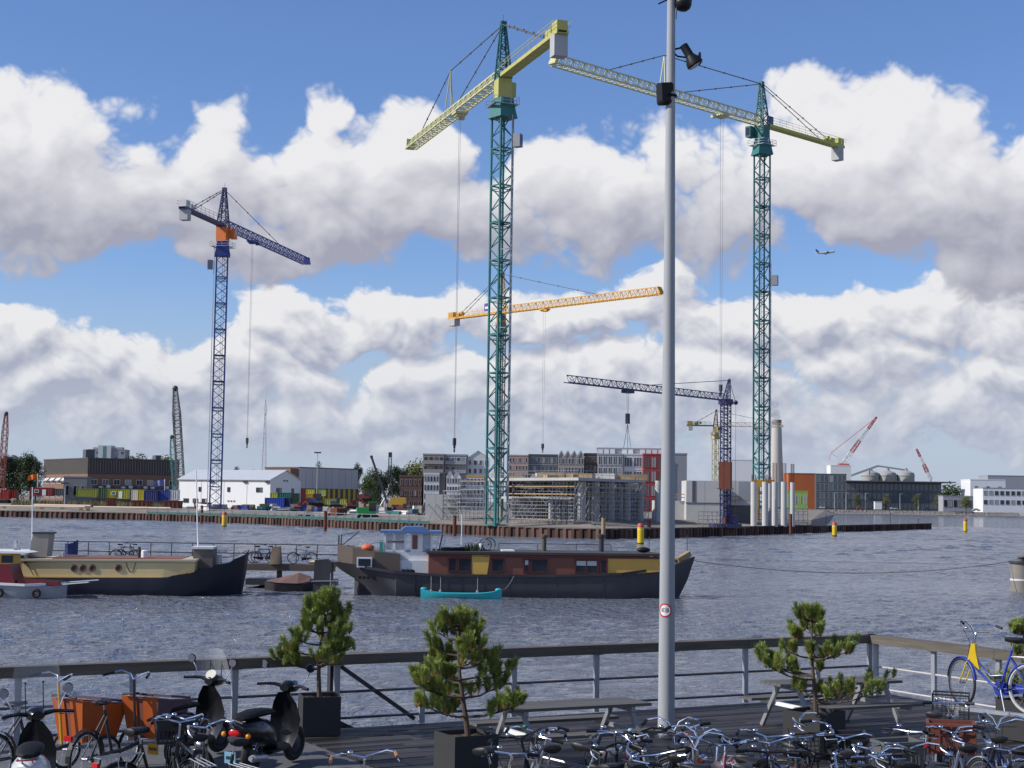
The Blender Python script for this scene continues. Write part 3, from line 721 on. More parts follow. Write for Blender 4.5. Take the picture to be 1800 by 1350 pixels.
# dark blue self-erecting crane
def small_crane():
    b = base_at(1275, 262); zs = at(1275, 707, 262).z; tipd = base_at(998, 231)
    phi = math.atan2(tipd.y - b.y, tipd.x - b.x); L = (Vector((tipd.x, tipd.y)) - Vector((b.x, b.y))).length
    r = thing('tower_crane', 'slim dark blue crane with a rust red box halfway up its mast', 'crane', b, phi); H = zs - b.z
    s = 1.25; n = 8; sl = H / n
    mb = MB(); lattice(mb, (0, 0, 0), (0, 0, sl - .01), s / 2, 5, 0.15, 0.06, up=(1, 0, 0)); me = mb.mesh('mast_section', M_DBLUE)
    for k in range(n): inst('mast_section', me, r, (0, 0, k * sl), (0, 0, -phi + R(20)))
    for k in (2, 5):
        q = MB(); q.box(-.75, -.75, k * sl - .1, .75, .75, k * sl + .1); q.build('mast_collar', M_DBLUE, r, (0, 0, 0), (0, 0, -phi + R(20)))
    q = MB(); q.box(-.9, -.9, H - .4, .9, .9, H + .5); q.build('slewing_block', M_DBLUE, r)
    nj = 7; jl = L / nj; mb = MB(); lattice(mb, (0, 0, 0), (jl - .01, 0, 0), .55, 5, .13, .055, tri=True); me = mb.mesh('jib_section', M_DBLUE)
    zt = at(998, 676, 231).z - b.z; ang = math.atan2(zt - H, L)
    for k in range(nj): inst('jib_section', me, r, Vector((0.6, 0, H + .3)) + Vector((math.cos(ang), 0, math.sin(ang))) * (k * jl), (0, -ang, 0))
    A = Vector((-1.0, 0, at(1284, 668, 262).z - b.z)); B = Vector((-3.0, 0, H + .1))
    mb = MB(); lattice(mb, (-.2, 0, H + .3), A, .45, 4, .13, .06, up=(1, 0, 0), half2=.12); mb.ball(A, .3, 8, 5); mb.build('apex_strut', M_DBLUE, r)
    mb = MB(); mb.bar((0, -.4, H), B, .12); mb.bar((0, .4, H), B, .12); mb.ball(B, .4, 8, 5); mb.build('rear_strut', M_DBLUE, r)
    mb = MB(); mb.tube(A, (L * .55, 0, H + 1.2 + (zt - H) * .55), .05, n=4); mb.tube(A, B, .05, n=4); mb.tube(B, (-3.0, 0, .8), .03, n=4); mb.build('stay_cable', M_CABLE, r)
    z1, z2 = at(1275, 860, 262).z - b.z, at(1275, 812, 262).z - b.z
    mb = MB(); mb.box(-.95, -.95, z1, .95, .95, z2); mb.box(-1.4, -.5, z1 + 1.5, -.95, .5, z2 - .5); mb.box(-1.2, -1.2, z1, 1.2, 1.2, z1 + .15); mb.build('climbing_frame', M_RUST, r, rot=(0, 0, R(25)))
    tx = (Vector((base_at(1098, 242).x, 242)) - Vector((b.x, b.y))).length; tz = H + .3 + (zt - H) * tx / L
    mb = MB(); mb.box(tx - .9, -.6, tz - .6, tx + .9, .6, tz - .1); mb.build('trolley', M_DBLUE, r)
    z1, z2 = at(1098, 745, 242).z - b.z, at(1098, 727, 242).z - b.z; zl = at(1098, 788, 242).z - b.z
    mb = MB(); mb.tube((tx - .25, 0, tz - .4), (tx - .1, 0, z2), .028, n=4); mb.tube((tx + .25, 0, tz - .4), (tx + .1, 0, z2), .028, n=4); mb.tube((tx, 0, z1), (tx - .9, 0, zl), .035, n=4); mb.tube((tx, 0, z1), (tx + .3, .3, zl), .035, n=4); mb.tube((tx, 0, z1), (tx + .3, -.5, zl), .035, n=4); mb.build('hoist_rope', M_CABLE, r)
    mb = MB(); mb.box(tx - .3, -.22, z1, tx + .3, .22, z2); mb.build('hook_block', M_DSTEEL, r)
    mb = MB(); mb.box(-2.2, -1.8, -.2, 2.2, 1.8, .5); mb.box(-2.0, -1.2, .5, -1.0, 1.2, 2.0); mb.build('undercarriage', M_DBLUE, r)
small_crane()

# crawler cranes and rigs
def boom(name, label, foot, tip, half, n, m, cat='crane', body=None, foot_half=None, extra=None):
    r = thing(name, label, cat, foot); v = Vector(tip) - Vector(foot)
    mb = MB(); lattice(mb, (0, 0, 1.5), v * .12 + Vector((0, 0, 1.2)), half * .4, 1, .16, .08, up=(0, 1, 0), half2=half)
    ns = 4
    for k in range(ns):
        q = MB(); lattice(q, v * (.12 + .88 * k / ns) + Vector((0, 0, 1.2 - 1.2 * k / ns)), v * (.12 + .88 * (k + 1) / ns) + Vector((0, 0, 1.2 - 1.2 * (k + 1) / ns)), half, n // ns, half * .26, half * .12, up=(0, 1, 0), half2=half if k < ns - 1 else half * .5)
        q.build('boom_section', m[k % len(m)], r)
    mb.build('boom_foot', m[0], r)
    q = MB(); q.ball(v, half * .9, 8, 5); q.build('boom_head', M_DSTEEL, r)
    bd = body or m[0]
    q = MB(); q.box(-3.0, -1.6, 1.1, 2.0, 1.6, 3.2); q.box(0.6, -1.7, 1.2, 2.4, -.5, 3.6); q.build('upper_body', bd, r)
    for sy in (-1.5, 1.5):
        q = MB(); q.prism([(-2.8, .3), (-2.4, 0), (2.4, 0), (2.8, .3), (2.8, .8), (2.4, 1.05), (-2.4, 1.05), (-2.8, .8)], sy - .4, sy + .4); q.build('track', M_BLACK, r)
    if extra: 
        q = MB()
        for e in extra: q.tube(e[0], e[1], .05, n=4)
        q.build('pendant_cable', M_CABLE, r)
    return r
f = base_at(319, 470, 2.3); boom('crawler_crane', 'grey lattice boom crawler crane rising behind the dark brick building', f, at(308, 683, 470), 1.0, 28, [mat('boom_grey', (0.16, 0.16, 0.15), .6), mat('boom_grey', (0, 0, 0)), mat('boom_dark', (0.06, 0.06, 0.06), .6)], extra=[((-2, 0, 3), at(308, 683, 470) - f)])
f = base_at(309, 476, 2.3); boom('crawler_crane', 'short turquoise crane boom leaning beside the grey lattice boom', f, at(302, 768, 476), .7, 16, [mat('boom_turquoise', (0.10, 0.28, 0.27), .6)])
f = base_at(0, 480, 2.3); boom('crawler_crane', 'rust red crawler crane boom at the left edge', f, at(11, 727, 480), .75, 24, [mat('boom_red', (0.26, 0.06, 0.035), .6)])
def mast_antenna():
    p = base_at(462, 640, 2.3); top = at(467, 702, 640).z - 2.3
    r = thing('antenna_mast', 'slender white lattice radio mast above the white site office', 'mast', p)
    for k in range(4):
        a, b_ = top * k / 4, top * (k + 1) / 4; q = MB(); lattice(q, (0, 0, a), (0, 0, b_ - .02), 1.1 - .25 * k, 6, .16, .08, up=(1, 0, 0), half2=1.1 - .25 * (k + 1)); q.build('mast_section', mat('antenna_white', (0.62, 0.62, 0.62), .6), r)
    q = MB(); q.box(-.8, -.4, top * .62, -.2, .2, top * .64); q.tube((0, 0, top), (0, 0, top + 5), .12, n=5); q.box(-.5, -.5, top * .86, .5, .5, top * .94); q.build('aerial', M_WHITE, r)
mast_antenna()
def drill_rig():
    f = base_at(684, 380, 2.3); r = thing('drill_rig', 'dark piling rig with vertical leader and inclined boom on the building site', 'drill rig', f)
    top = at(686, 795, 380).z - 2.3
    q = MB(); lattice(q, (0, 0, 1), (0, 0, top), .35, 16, .12, .06, up=(1, 0, 0)); q.box(-.4, -.4, top - 1.2, .4, .4, top); q.build('leader', M_DSTEEL, r)
    v = at(653, 803, 380) - f
    q = MB(); q.bar((-.5, 0, 2), v, .4, .5); q.ball(v, .4, 6, 4); q.build('inclined_boom', M_DSTEEL, r)
    for k in range(2): q = MB(); q.tube((-1.2 - k, 0, 1.2), (-.1, 0, 6.5 - k * 1.5), .16, n=6); q.build('hydraulic_stay', M_GALV, r)
    q = MB(); q.box(.3, -1.3, 1, 4.0, 1.3, 3.4); q.build('engine_house', mat('machine_yellow', (0.55, 0.30, 0.03), .5), r)
    for sy in (-1.3, 1.3): q = MB(); q.prism([(-1.6, .3), (-1.2, 0), (3.4, 0), (3.8, .3), (3.8, .7), (3.4, 1.0), (-1.2, 1.0), (-1.6, .7)], sy - .35, sy + .35); q.build('track', M_BLACK, r)
drill_rig()
# harbour cranes far right
def harbour_crane(px0, py0, px1, py1, Y, label, full):
    f = base_at(px0, Y, 2); f.z = 2.0; r = thing('harbour_crane', label, 'crane', f)
    a = at(px0, py0, Y) - f; v = at(px1, py1, Y) - f
    m1, m2 = mat('harbour_red', (0.45, 0.10, 0.10), .6), mat('harbour_white', (0.72, 0.70, 0.70), .6)
    for k in range(4):
        q = MB(); lattice(q, a.lerp(v, k / 4), a.lerp(v, (k + 1) / 4), 1.5 - .25 * k, 4, .5, .22, up=(0, 1, 0), half2=1.25 - .25 * k); q.build('boom_section', (m2, m1, m2, m1)[k], r)
    q = MB(); q.box(a.x - 2.5, -2.5, 0, a.x + 2.5, 2.5, a.z - 1.5) if full else q.bar((0, 0, 0), a, 1.2); q.build('pedestal', m2, r)
    if full:
        p = at(1461, 796, Y) - f
        q = MB(); q.bar(a + Vector((0, 0, 1)), p, .6); q.bar(at(1457, 809, Y) - f, a, .6); q.build('back_mast', m2, r)
        q = MB(); q.tube(p, v, .22, n=4); q.tube(p, at(1457, 809, Y) - f, .2, n=4); q.build('stay_cable', m1, r)
        q = MB(); q.box(a.x - 3.5, -3, a.z - 4, a.x + 4, 3, a.z); q.build('machinery_house', m1, r)
harbour_crane(1482, 815, 1541, 733, 1150, 'red and white harbour crane boom above the white block on the right', True)
harbour_crane(1636, 843, 1611, 789, 1300, 'thin far red crane boom behind the glass building on the right', False)

# ---------------------------------------------------------------- buildings
WIN = {}
WRND = random.Random(9)
M_GLB = glass('glass_pale', (.10, .12, .14), .05)
M_BLIND = mat('window_blind', (.30, .30, .29), .4, 0, .2, 2)
M_GL2 = glass('glass_blue_grey', (.06, .08, .10), .08)
def window(root, x, z, w, h, fm, y=0.0, rz=0.0, nx=1, gm=None, dep=0.10, nz=1):
    """one window: frame with glazing bars round a pane that lies behind the frame's face"""
    gm = gm or M_GLASS
    v = WRND.random()
    if gm is M_GLASS and v > .6: gm = M_GLB if v > .8 else M_BLIND
    elif gm is M_GL2 and v > .7: gm = M_GLB if v > .85 else M_BLIND
    key = (round(w, 2), round(h, 2), fm.name, nx, nz, gm.name, dep)
    if key not in WIN:
        t_ = min(0.14, w * .1); mb = MB()
        mb.box(-w / 2, -dep, 0, -w / 2 + t_, 0.02, h); mb.box(w / 2 - t_, -dep, 0, w / 2, 0.02, h)
        mb.box(-w / 2 + t_, -dep, h - t_, w / 2 - t_, 0.02, h); mb.box(-w / 2 + t_, -dep - .06, 0, w / 2 - t_, 0.02, t_)
        for k in range(1, nx): xx = -w / 2 + w * k / nx; mb.box(xx - t_ * .35, -dep * .8, t_, xx + t_ * .35, 0.02, h - t_)
        for k in range(1, nz): zz = h * k / nz; mb.box(-w / 2 + t_, -dep * .75, zz - t_ * .35, w / 2 - t_, 0.02, zz + t_ * .35)
        mb.cur = 1; mb.box(-w / 2 + t_, -dep * .3, t_, w / 2 - t_, 0.01, h - t_)
        WIN[key] = mb.mesh('window', [fm, gm])
    c, s_ = math.cos(rz), math.sin(rz)
    return inst('window', WIN[key], root, (x, y, z) if not rz else (x, y, z), (0, 0, rz))
def frame2(px0, px1, Y, z=2.3, Y1=None):
    """root place, facing angle and width for a facade seen from px0 to px1"""
    a = base_at(px0, Y, z); b = base_at(px1, Y1 or Y, z); d = b - a
    return a, math.atan2(d.y, d.x), Vector((d.x, d.y)).length
def hz(px, py, Y, z=2.3): return at(px, py, Y).z - z
def block(name, label, px0, px1, pyt, Y, D, wm, rows=0, cols=0, fm=None, ww=.6, wh=.62, z=2.3, Y1=None, cat='building', roofm=None, parapet=.35, nx=1, z_first=.0, gm=None, balcony=None, bands=None, rows_from=0):
    a, rz, W = frame2(px0, px1, Y, z, Y1); H = hz((px0 + px1) / 2, pyt, (Y + (Y1 or Y)) / 2, z)
    r = thing(name, label, cat, a, rz)
    MB().box(0, 0, -.5, W, D, H).build('wall', wm, r)
    q = MB(); q.box(-.12, -.12, H - parapet, W + .12, D + .12, H + .12); q.build('parapet', roofm or wm, r)
    if rows:
        fh = (H - parapet - z_first) / rows; cw = W / cols
        for i in range(rows_from, rows):
            for j in range(cols):
                window(r, cw * (j + .5), z_first + fh * (i + .5 - wh / 2), cw * ww, fh * wh, fm or M_WHITE, 0, 0, nx, gm)
            if balcony:
                q = MB(); zz = z_first + fh * i + .05; q.box(.1, -1.3, zz, W - .1, 0, zz + .18); q.build('balcony_slab', M_CONC, r)
                q = MB(); q.box(.15, -1.3, zz + .185, W - .15, -1.24, zz + 1.15); q.build('balustrade', balcony, r)
            if bands:
                q = MB(); zz = z_first + fh * i; q.box(-.05, -.14, zz - .15, W + .05, -.002, zz + .15); q.build('floor_band', bands, r)
    return r, W, H
M_BRICKD = mat('dark_brick', (0.11, 0.07, 0.062), .85, 0, .25, 1.5)
M_BRICKB = mat('brown_brick', (0.20, 0.115, 0.08), .85, 0, .25, 1.5)
M_BRICKP = mat('pink_brick', (0.44, 0.29, 0.24), .85, 0, .2, 1.5)
M_GREYC = mat('grey_cladding', (0.32, 0.33, 0.345), .7, 0, .15, .8)
M_LGREY = mat('light_grey_cladding', (0.60, 0.61, 0.62), .7, 0, .12, .8)
M_DGREY = mat('dark_grey_cladding', (0.095, 0.098, 0.107), .6, 0, .2, .8)
M_BROWNG = mat('brown_grey_render', (0.31, 0.28, 0.26), .8, 0, .15, .8)
M_WALLW = mat('white_cladding', (0.74, 0.74, 0.73), .6, 0, .07, .8)
M_REDF = mat('red_steel', (0.32, 0.05, 0.045), .6, 0, .2, .8)
M_ZINC = mat('zinc_roof', (0.33, 0.35, 0.37), .5, .3, .1, .6)
M_GL2 = glass('glass_blue_grey', (0.03, 0.045, 0.06), .08)

# white site office (front and gable)
def site_office():
    b_ = R(30); c = base_at(474, 415, 2.3)
    r = thing('site_office', 'two storey white site office with pale pitched roof behind the blue crane', 'building', c, -b_)
    L, D = 31.5, 13.0; H = hz(474, 843, 415); RH = hz(500, 831, 425) - H + .5
    MB().box(-L, 0, -.6, 0, D, H).build('wall', M_WALLW, r)
    q = MB(); q.prism([(0, H), (D, H), (D / 2, H + RH)], -.02, 0.0); 
    q = MB(); q.add([(-.02, 0, H), (-.02, D, H), (-.02, D / 2, H + RH), (-L + .02, 0, H), (-L + .02, D, H), (-L + .02, D / 2, H + RH)], [(0, 1, 2), (3, 5, 4), (0, 3, 4, 1), (1, 4, 5, 2), (2, 5, 3, 0)]); q.build('gable', M_WALLW, r)
    s_ = .35
    for sg in (0, 1):
        y0, y1 = (-s_, D / 2) if sg == 0 else (D + s_, D / 2); z0 = H - s_ * RH / (D / 2)
        q = MB(); q.add([(-L - .3, y0, z0 + .03), (.3, y0, z0 + .03), (.3, y1, H + RH + .03), (-L - .3, y1, H + RH + .03), (-L - .3, y0, z0 + .16), (.3, y0, z0 + .16), (.3, y1, H + RH + .16), (-L - .3, y1, H + RH + .16)], [(0, 1, 2, 3), (7, 6, 5, 4), (0, 4, 5, 1), (1, 5, 6, 2), (2, 6, 7, 3), (3, 7, 4, 0)]); q.build('roof_slope', mat('roof_sheet', (0.50, 0.52, 0.54), .6, .1, .08, .6), r)
    dk_ = mat('window_frame_dark', (0.06, 0.06, 0.065), .5)
    for x, n in ((-24, 1), (-14, 1), (-4.2, 2)):
        for k in range(n): window(r, x + k * 1.15, H * .56, 1.0, 1.25, dk_)
    for x, n in ((-29.3, 2), (-26, 2), (-22.8, 2)):
        for k in range(n): window(r, x + k * 1.0, H * .16, .9, 1.15, dk_)
    for x in (-11, -10, -9): window(r, x - 3, H * .22, .6, .3, dk_)
    for y, z in ((3, .55), (4.2, .55), (9.5, .55)): window(r, 0.0, H * z, .95, 1.25, dk_, y, R(90))
    for y in (5.8, 7.0): window(r, 0.0, H * .95, .7, .35, dk_, y, R(90))
    for k in range(4):
        q = MB(); q.box(-L + 7.9 * k + .0 - .06, -.05, 0, -L + 7.9 * k + .06, -.002, H - .1); q.build('joint_strip', mat('joint_grey', (.45, .45, .45), .6), r)
    q = MB(); q.box(-L - .2, -s_ - .14, H - .22, .2, -s_ - .02, H - .05); q.build('gutter', M_GALV, r)
    for x in (-20.5, -9, -1.5):
        q = MB(); q.box(x, -.5, H - .85, x + .7, -.05, H - .45); q.box(x + .9, -.5, H - .8, x + 1.3, -.05, H - .5); q.build('floodlight', M_DSTEEL, r)
site_office()
# dark brick office
def brick_office():
    c = base_at(152, 545, 2.3); a = R(35); r = thing('brick_office', 'long dark brick office with ribbed upper storey on the left', 'building', c, a)
    L, D = 33.5, 46.0; H = hz(152, 806, 545)
    MB().box(0, 0, -.5, L, D, H * .66).build('wall', [M_BRICKB], r)
    MB().box(-.06, -.06, H * .66, L + .06, D + .06, H).build('upper_wall', mat('dark_ribs_back', (0.07, 0.06, 0.055), .8), r)
    rib = MB().box(-.09, -.12, 0, .09, .0, H * .30).mesh('rib', mat('facade_rib', (0.20, 0.18, 0.16), .7, 0, .2, 1))
    for k in range(34): inst('rib', rib, r, (.5 + k * .97, -.07, H * .68))
    for k in range(46): inst('rib', rib, r, (-.07, .5 + k * .985, H * .68), (0, 0, R(-90)))
    q = MB(); q.box(-.25, -.25, H, L + .25, D + .25, H + .35); q.build('parapet', M_DGREY, r)
    gl = mat('blind_grey', (0.35, 0.36, 0.37), .5, 0, .1, 1)
    for k in range(8): window(r, 2.3 + k * 4.1, H * .42, 2.3, 1.9, M_LGREY, 0, 0, 2)
    for k in range(9): window(r, 2.0 + k * 3.7, H * .1, 3.2, 2.6, mat('blue_panel', (0.03, 0.035, 0.12), .5), 0, 0, 2)
    for k in range(7): window(r, 0.0, H * .44, 4.2, 1.6, M_LGREY, 3.5 + k * 6.3, R(-90), 3)
    for k in range(7): window(r, 0.0, H * .12, 4.2, 1.8, M_LGREY, 3.5 + k * 6.3, R(-90), 3)
    for k in range(7): q = MB(); q.add([(-.05, 1.3 + k * 6.3, H * .57), (-.05, 5.7 + k * 6.3, H * .57), (-1.1, 5.7 + k * 6.3, H * .51), (-1.1, 1.3 + k * 6.3, H * .51), (-.05, 1.3 + k * 6.3, H * .575), (-.05, 5.7 + k * 6.3, H * .575), (-1.1, 5.7 + k * 6.3, H * .515), (-1.1, 1.3 + k * 6.3, H * .515)], [(0, 1, 2, 3), (7, 6, 5, 4), (0, 4, 5, 1), (1, 5, 6, 2), (2, 6, 7, 3), (3, 7, 4, 0)]); q.build('awning', M_LGREY, r)
    q = MB(); q.box(-.2, 2, H + .36, 3, 5, H + 3.2); q.box(27, 6, H + .36, 29, 9, H + 2.0); q.build('roof_plant', M_DGREY, r)
    for k in range(12): q = MB(); q.box(1 + k * 2.7, -1.6, H * .345, 2.2 + k * 2.7, -.6, H * .345 + random.uniform(.4, 1.1)); q.build('terrace_furniture', M_LGREY if k % 3 else M_DGREY, r)
    q = MB(); q.box(-.6, -2.2, H * .31, L - 3, -.003, H * .34); q.build('terrace', M_DGREY, r)
brick_office()
block('annex', 'grey corrugated annex with an outside stair in front of the brick office', 110, 151, 838, 520, 6, mat('corrugated_grey', (.17, .18, .2), .6, .2, .2, 3, stretch=(6, 1, .2)), 1, 3, M_GREYC, .5, .4)
# tower block
r, W, H = block('tower_block', 'far grey tower block with a pale centre strip behind the brick office', 152, 217, 790, 1250, 14, mat('tower_grey', (.24, .26, .29), .8), 9, 6, M_GREYC, .5, .4, rows_from=4)
q = MB(); q.box(W * .27, -1.2, 0, W * .62, 12, H + 3.2); q.build('stair_core', mat('tower_pale', (.46, .5, .5), .7), r)
q = MB(); q.box(W * .4, -1.4, H * .3, W * .48, -1.21, H + 2.5); q.build('core_window_strip', mat('tower_green_glass', (.1, .2, .2), .3), r)
q = MB(); q.box(W * .1, 2, H + .13, W * .22, 8, H + 1.6); q.box(W * .7, 2, H + .13, W * .9, 8, H + 1.9); q.build('roof_plant', M_GREYC, r)
# red white yellow hall
def hall():
    a, rz, W = frame2(523, 627, 500, 2.3, 520); H = hz(575, 824, 510); r = thing('sports_hall', 'hall with pale upper panels above yellow and dark red stripes', 'building', a, rz)
    MB().box(0, 0, -.5, W, 16, H).build('wall', M_DGREY, r)
    for k in range(9): q = MB(); q.box(W * k / 9 + .05, -.3, H * .48, W * (k + 1) / 9 - .05, -.01, H - .05); q.build('upper_panel', mat('hall_pale', (.45, .45, .46), .6, 0, .05, 1, rand=.1), r)
    for k in range(5): q = MB(); q.box(W * k / 18 * 1.05 + .05, -.25, 0, W * (k + 1) / 18 * 1.05 - .06, -.01, H * .47); q.build('red_panel', M_REDF, r)
    for k in range(8): q = MB(); q.box(W * .3 + W * .7 * k / 8 + .3, -.3, 0, W * .3 + W * .7 * (k + .52) / 8, -.01, H * .47); q.build('yellow_panel', mat('hall_yellow', (.62, .42, .03), .6), r)
    q = MB(); q.box(-.2, -.4, H, W + .2, 16, H + .3); q.build('parapet', M_BRICKB, r)
    q = MB(); q.box(-3.5, -.1, -.4, -.01, 12, H - .3); q.build('side_wing', M_BRICKB, r)
hall()
block('brick_house', 'small dark brick block left of the apartment row', 701, 741, 836, 470, 10, M_BRICKD, 3, 5, M_BRICKP, .5, .5)
# apartments row, left to right
AY = 520
block('apartment_block', 'brown grey apartment block with balconies at the left end of the row', 742, 779, 798, AY, 14, M_BROWNG, 6, 4, M_DGREY, .6, .55, balcony=M_BROWNG)
block('apartment_block', 'grey apartment block with long balconies beside the brown grey one', 780, 819, 799, AY + 2, 14, M_GREYC, 6, 4, M_LGREY, .7, .6, balcony=M_GREYC)
def gabled(px0, px1, pye, pyt, Y, n, label, wm, rows, cols, fm, D=12, roofm=None, z=2.3):
    a, rz, W = frame2(px0, px1, Y, z); H = hz((px0 + px1) / 2, pye, Y, z); T = hz((px0 + px1) / 2, pyt, Y, z)
    r = thing('gabled_house', label, 'house', a, rz); MB().box(0, 0, -.5, W, D, H).build('wall', wm, r)
    for k in range(n):
        x0, x1 = W * k / n, W * (k + 1) / n; q = MB(); q.prism([(x0, H), (x1, H), ((x0 + x1) / 2, T)], 0.003, D - .01); q.build('gable', wm, r)
        m_ = (x0 + x1) / 2
        for sx, xx in ((-1, x0), (1, x1)):
            q = MB(); q.bar((xx + sx * .05, -.12, H - .05), (m_, -.12, T + .05), .25, .16, up=(0, 1, 0)); q.build('gable_trim', M_WALLW, r)
            q = MB(); q.add([(xx, -.2, H + .02), (m_, -.2, T + .02), (m_, D, T + .02), (xx, D, H + .02), (xx, -.2, H + .2), (m_, -.2, T + .2), (m_, D, T + .2), (xx, D, H + .2)], [(0, 1, 2, 3), (7, 6, 5, 4), (0, 4, 5, 1), (1, 5, 6, 2), (2, 6, 7, 3), (3, 7, 4, 0)]); q.build('roof_slope', roofm or M_DGREY, r)
    fh = H / rows; cw = W / cols
    for i in range(rows):
        for j in range(cols): window(r, cw * (j + .5), fh * (i + .2), cw * .62, fh * .62, fm)
    return r
gabled(820, 858, 806, 793, AY + 4, 1, 'grey block with one white framed gable beside the teal mast', M_LGREY, 6, 4, M_WALLW)
block('apartment_block', 'pinkish brick apartment block with a grid of windows right of the teal mast', 893, 927, 800, AY, 12, M_BRICKP, 7, 6, M_WALLW, .6, .6)
block('apartment_block', 'dark grey glazed apartment block right of the pinkish one', 928, 979, 799, AY + 1, 12, M_DGREY, 6, 7, M_GREYC, .8, .7, gm=M_GL2, bands=M_GREYC)
gabled(980, 1026, 803, 793, AY, 4, 'apartment block topped by four small white gables', M_BROWNG, 6, 8, M_LGREY, roofm=M_DGREY)
block('apartment_block', 'dark apartment block with slim brick pier next to the white gables', 1027, 1049, 797, AY + 3, 12, M_BRICKD, 6, 3, M_GREYC, .6, .6)
block('apartment_block', 'grey gridded apartment block in the middle of the row', 1050, 1094, 798, AY, 12, M_GREYC, 5, 5, M_LGREY, .86, .8, nx=2, gm=M_GL2)
block('apartment_block', 'pale grey apartment block beside the red framed one', 1095, 1129, 798, AY + 1, 12, M_LGREY, 4, 2, M_WALLW, .88, .7, nx=3, gm=M_GL2, bands=M_WALLW)
block('apartment_block', 'red steel framed apartment block left of the lamp post', 1130, 1166, 798, AY - 1, 12, M_REDF, 4, 3, M_REDF, .82, .8, nx=2, gm=M_GL2)
block('apartment_block', 'plain grey block end wall just right of the lamp post', 1167, 1207, 797, AY, 16, mat('plain_grey', (.25, .26, .285), .7, 0, .06, .5))
r, W, H = block('rooftop_extension', 'row of white rooftop boxes above the gridded apartments', 1049, 1166, 788, AY + 6, 6, M_GREYC, z=2.3)
for k in range(11):
    if k in (3, 6): continue
    q = MB(); q.box(W * k / 11 + .2, -.25, H - 2.4, W * (k + 1) / 11 - .2, -.01, H - .4); q.build('white_panel', M_WALLW, r)
block('apartment_block', 'low pale grey block with dark windows in front of the row', 744, 771, 832, AY - 50, 12, M_LGREY, 4, 5, M_DGREY, .55, .6)
block('apartment_block', 'low black side block between the pale grey block and the twin gables', 771, 782, 831, AY - 49, 12, M_DGREY)
gabled(784, 808, 838, 828, AY - 52, 2, 'pair of small white gabled houses in front of the row', M_WALLW, 4, 5, M_GREYC)
block('row_house', 'pale low house with ochre top between the twin gables and the teal mast', 819, 850, 836, AY - 48, 10, M_LGREY, 3, 5, M_DGREY, .6, .6, roofm=M_OCHRE)

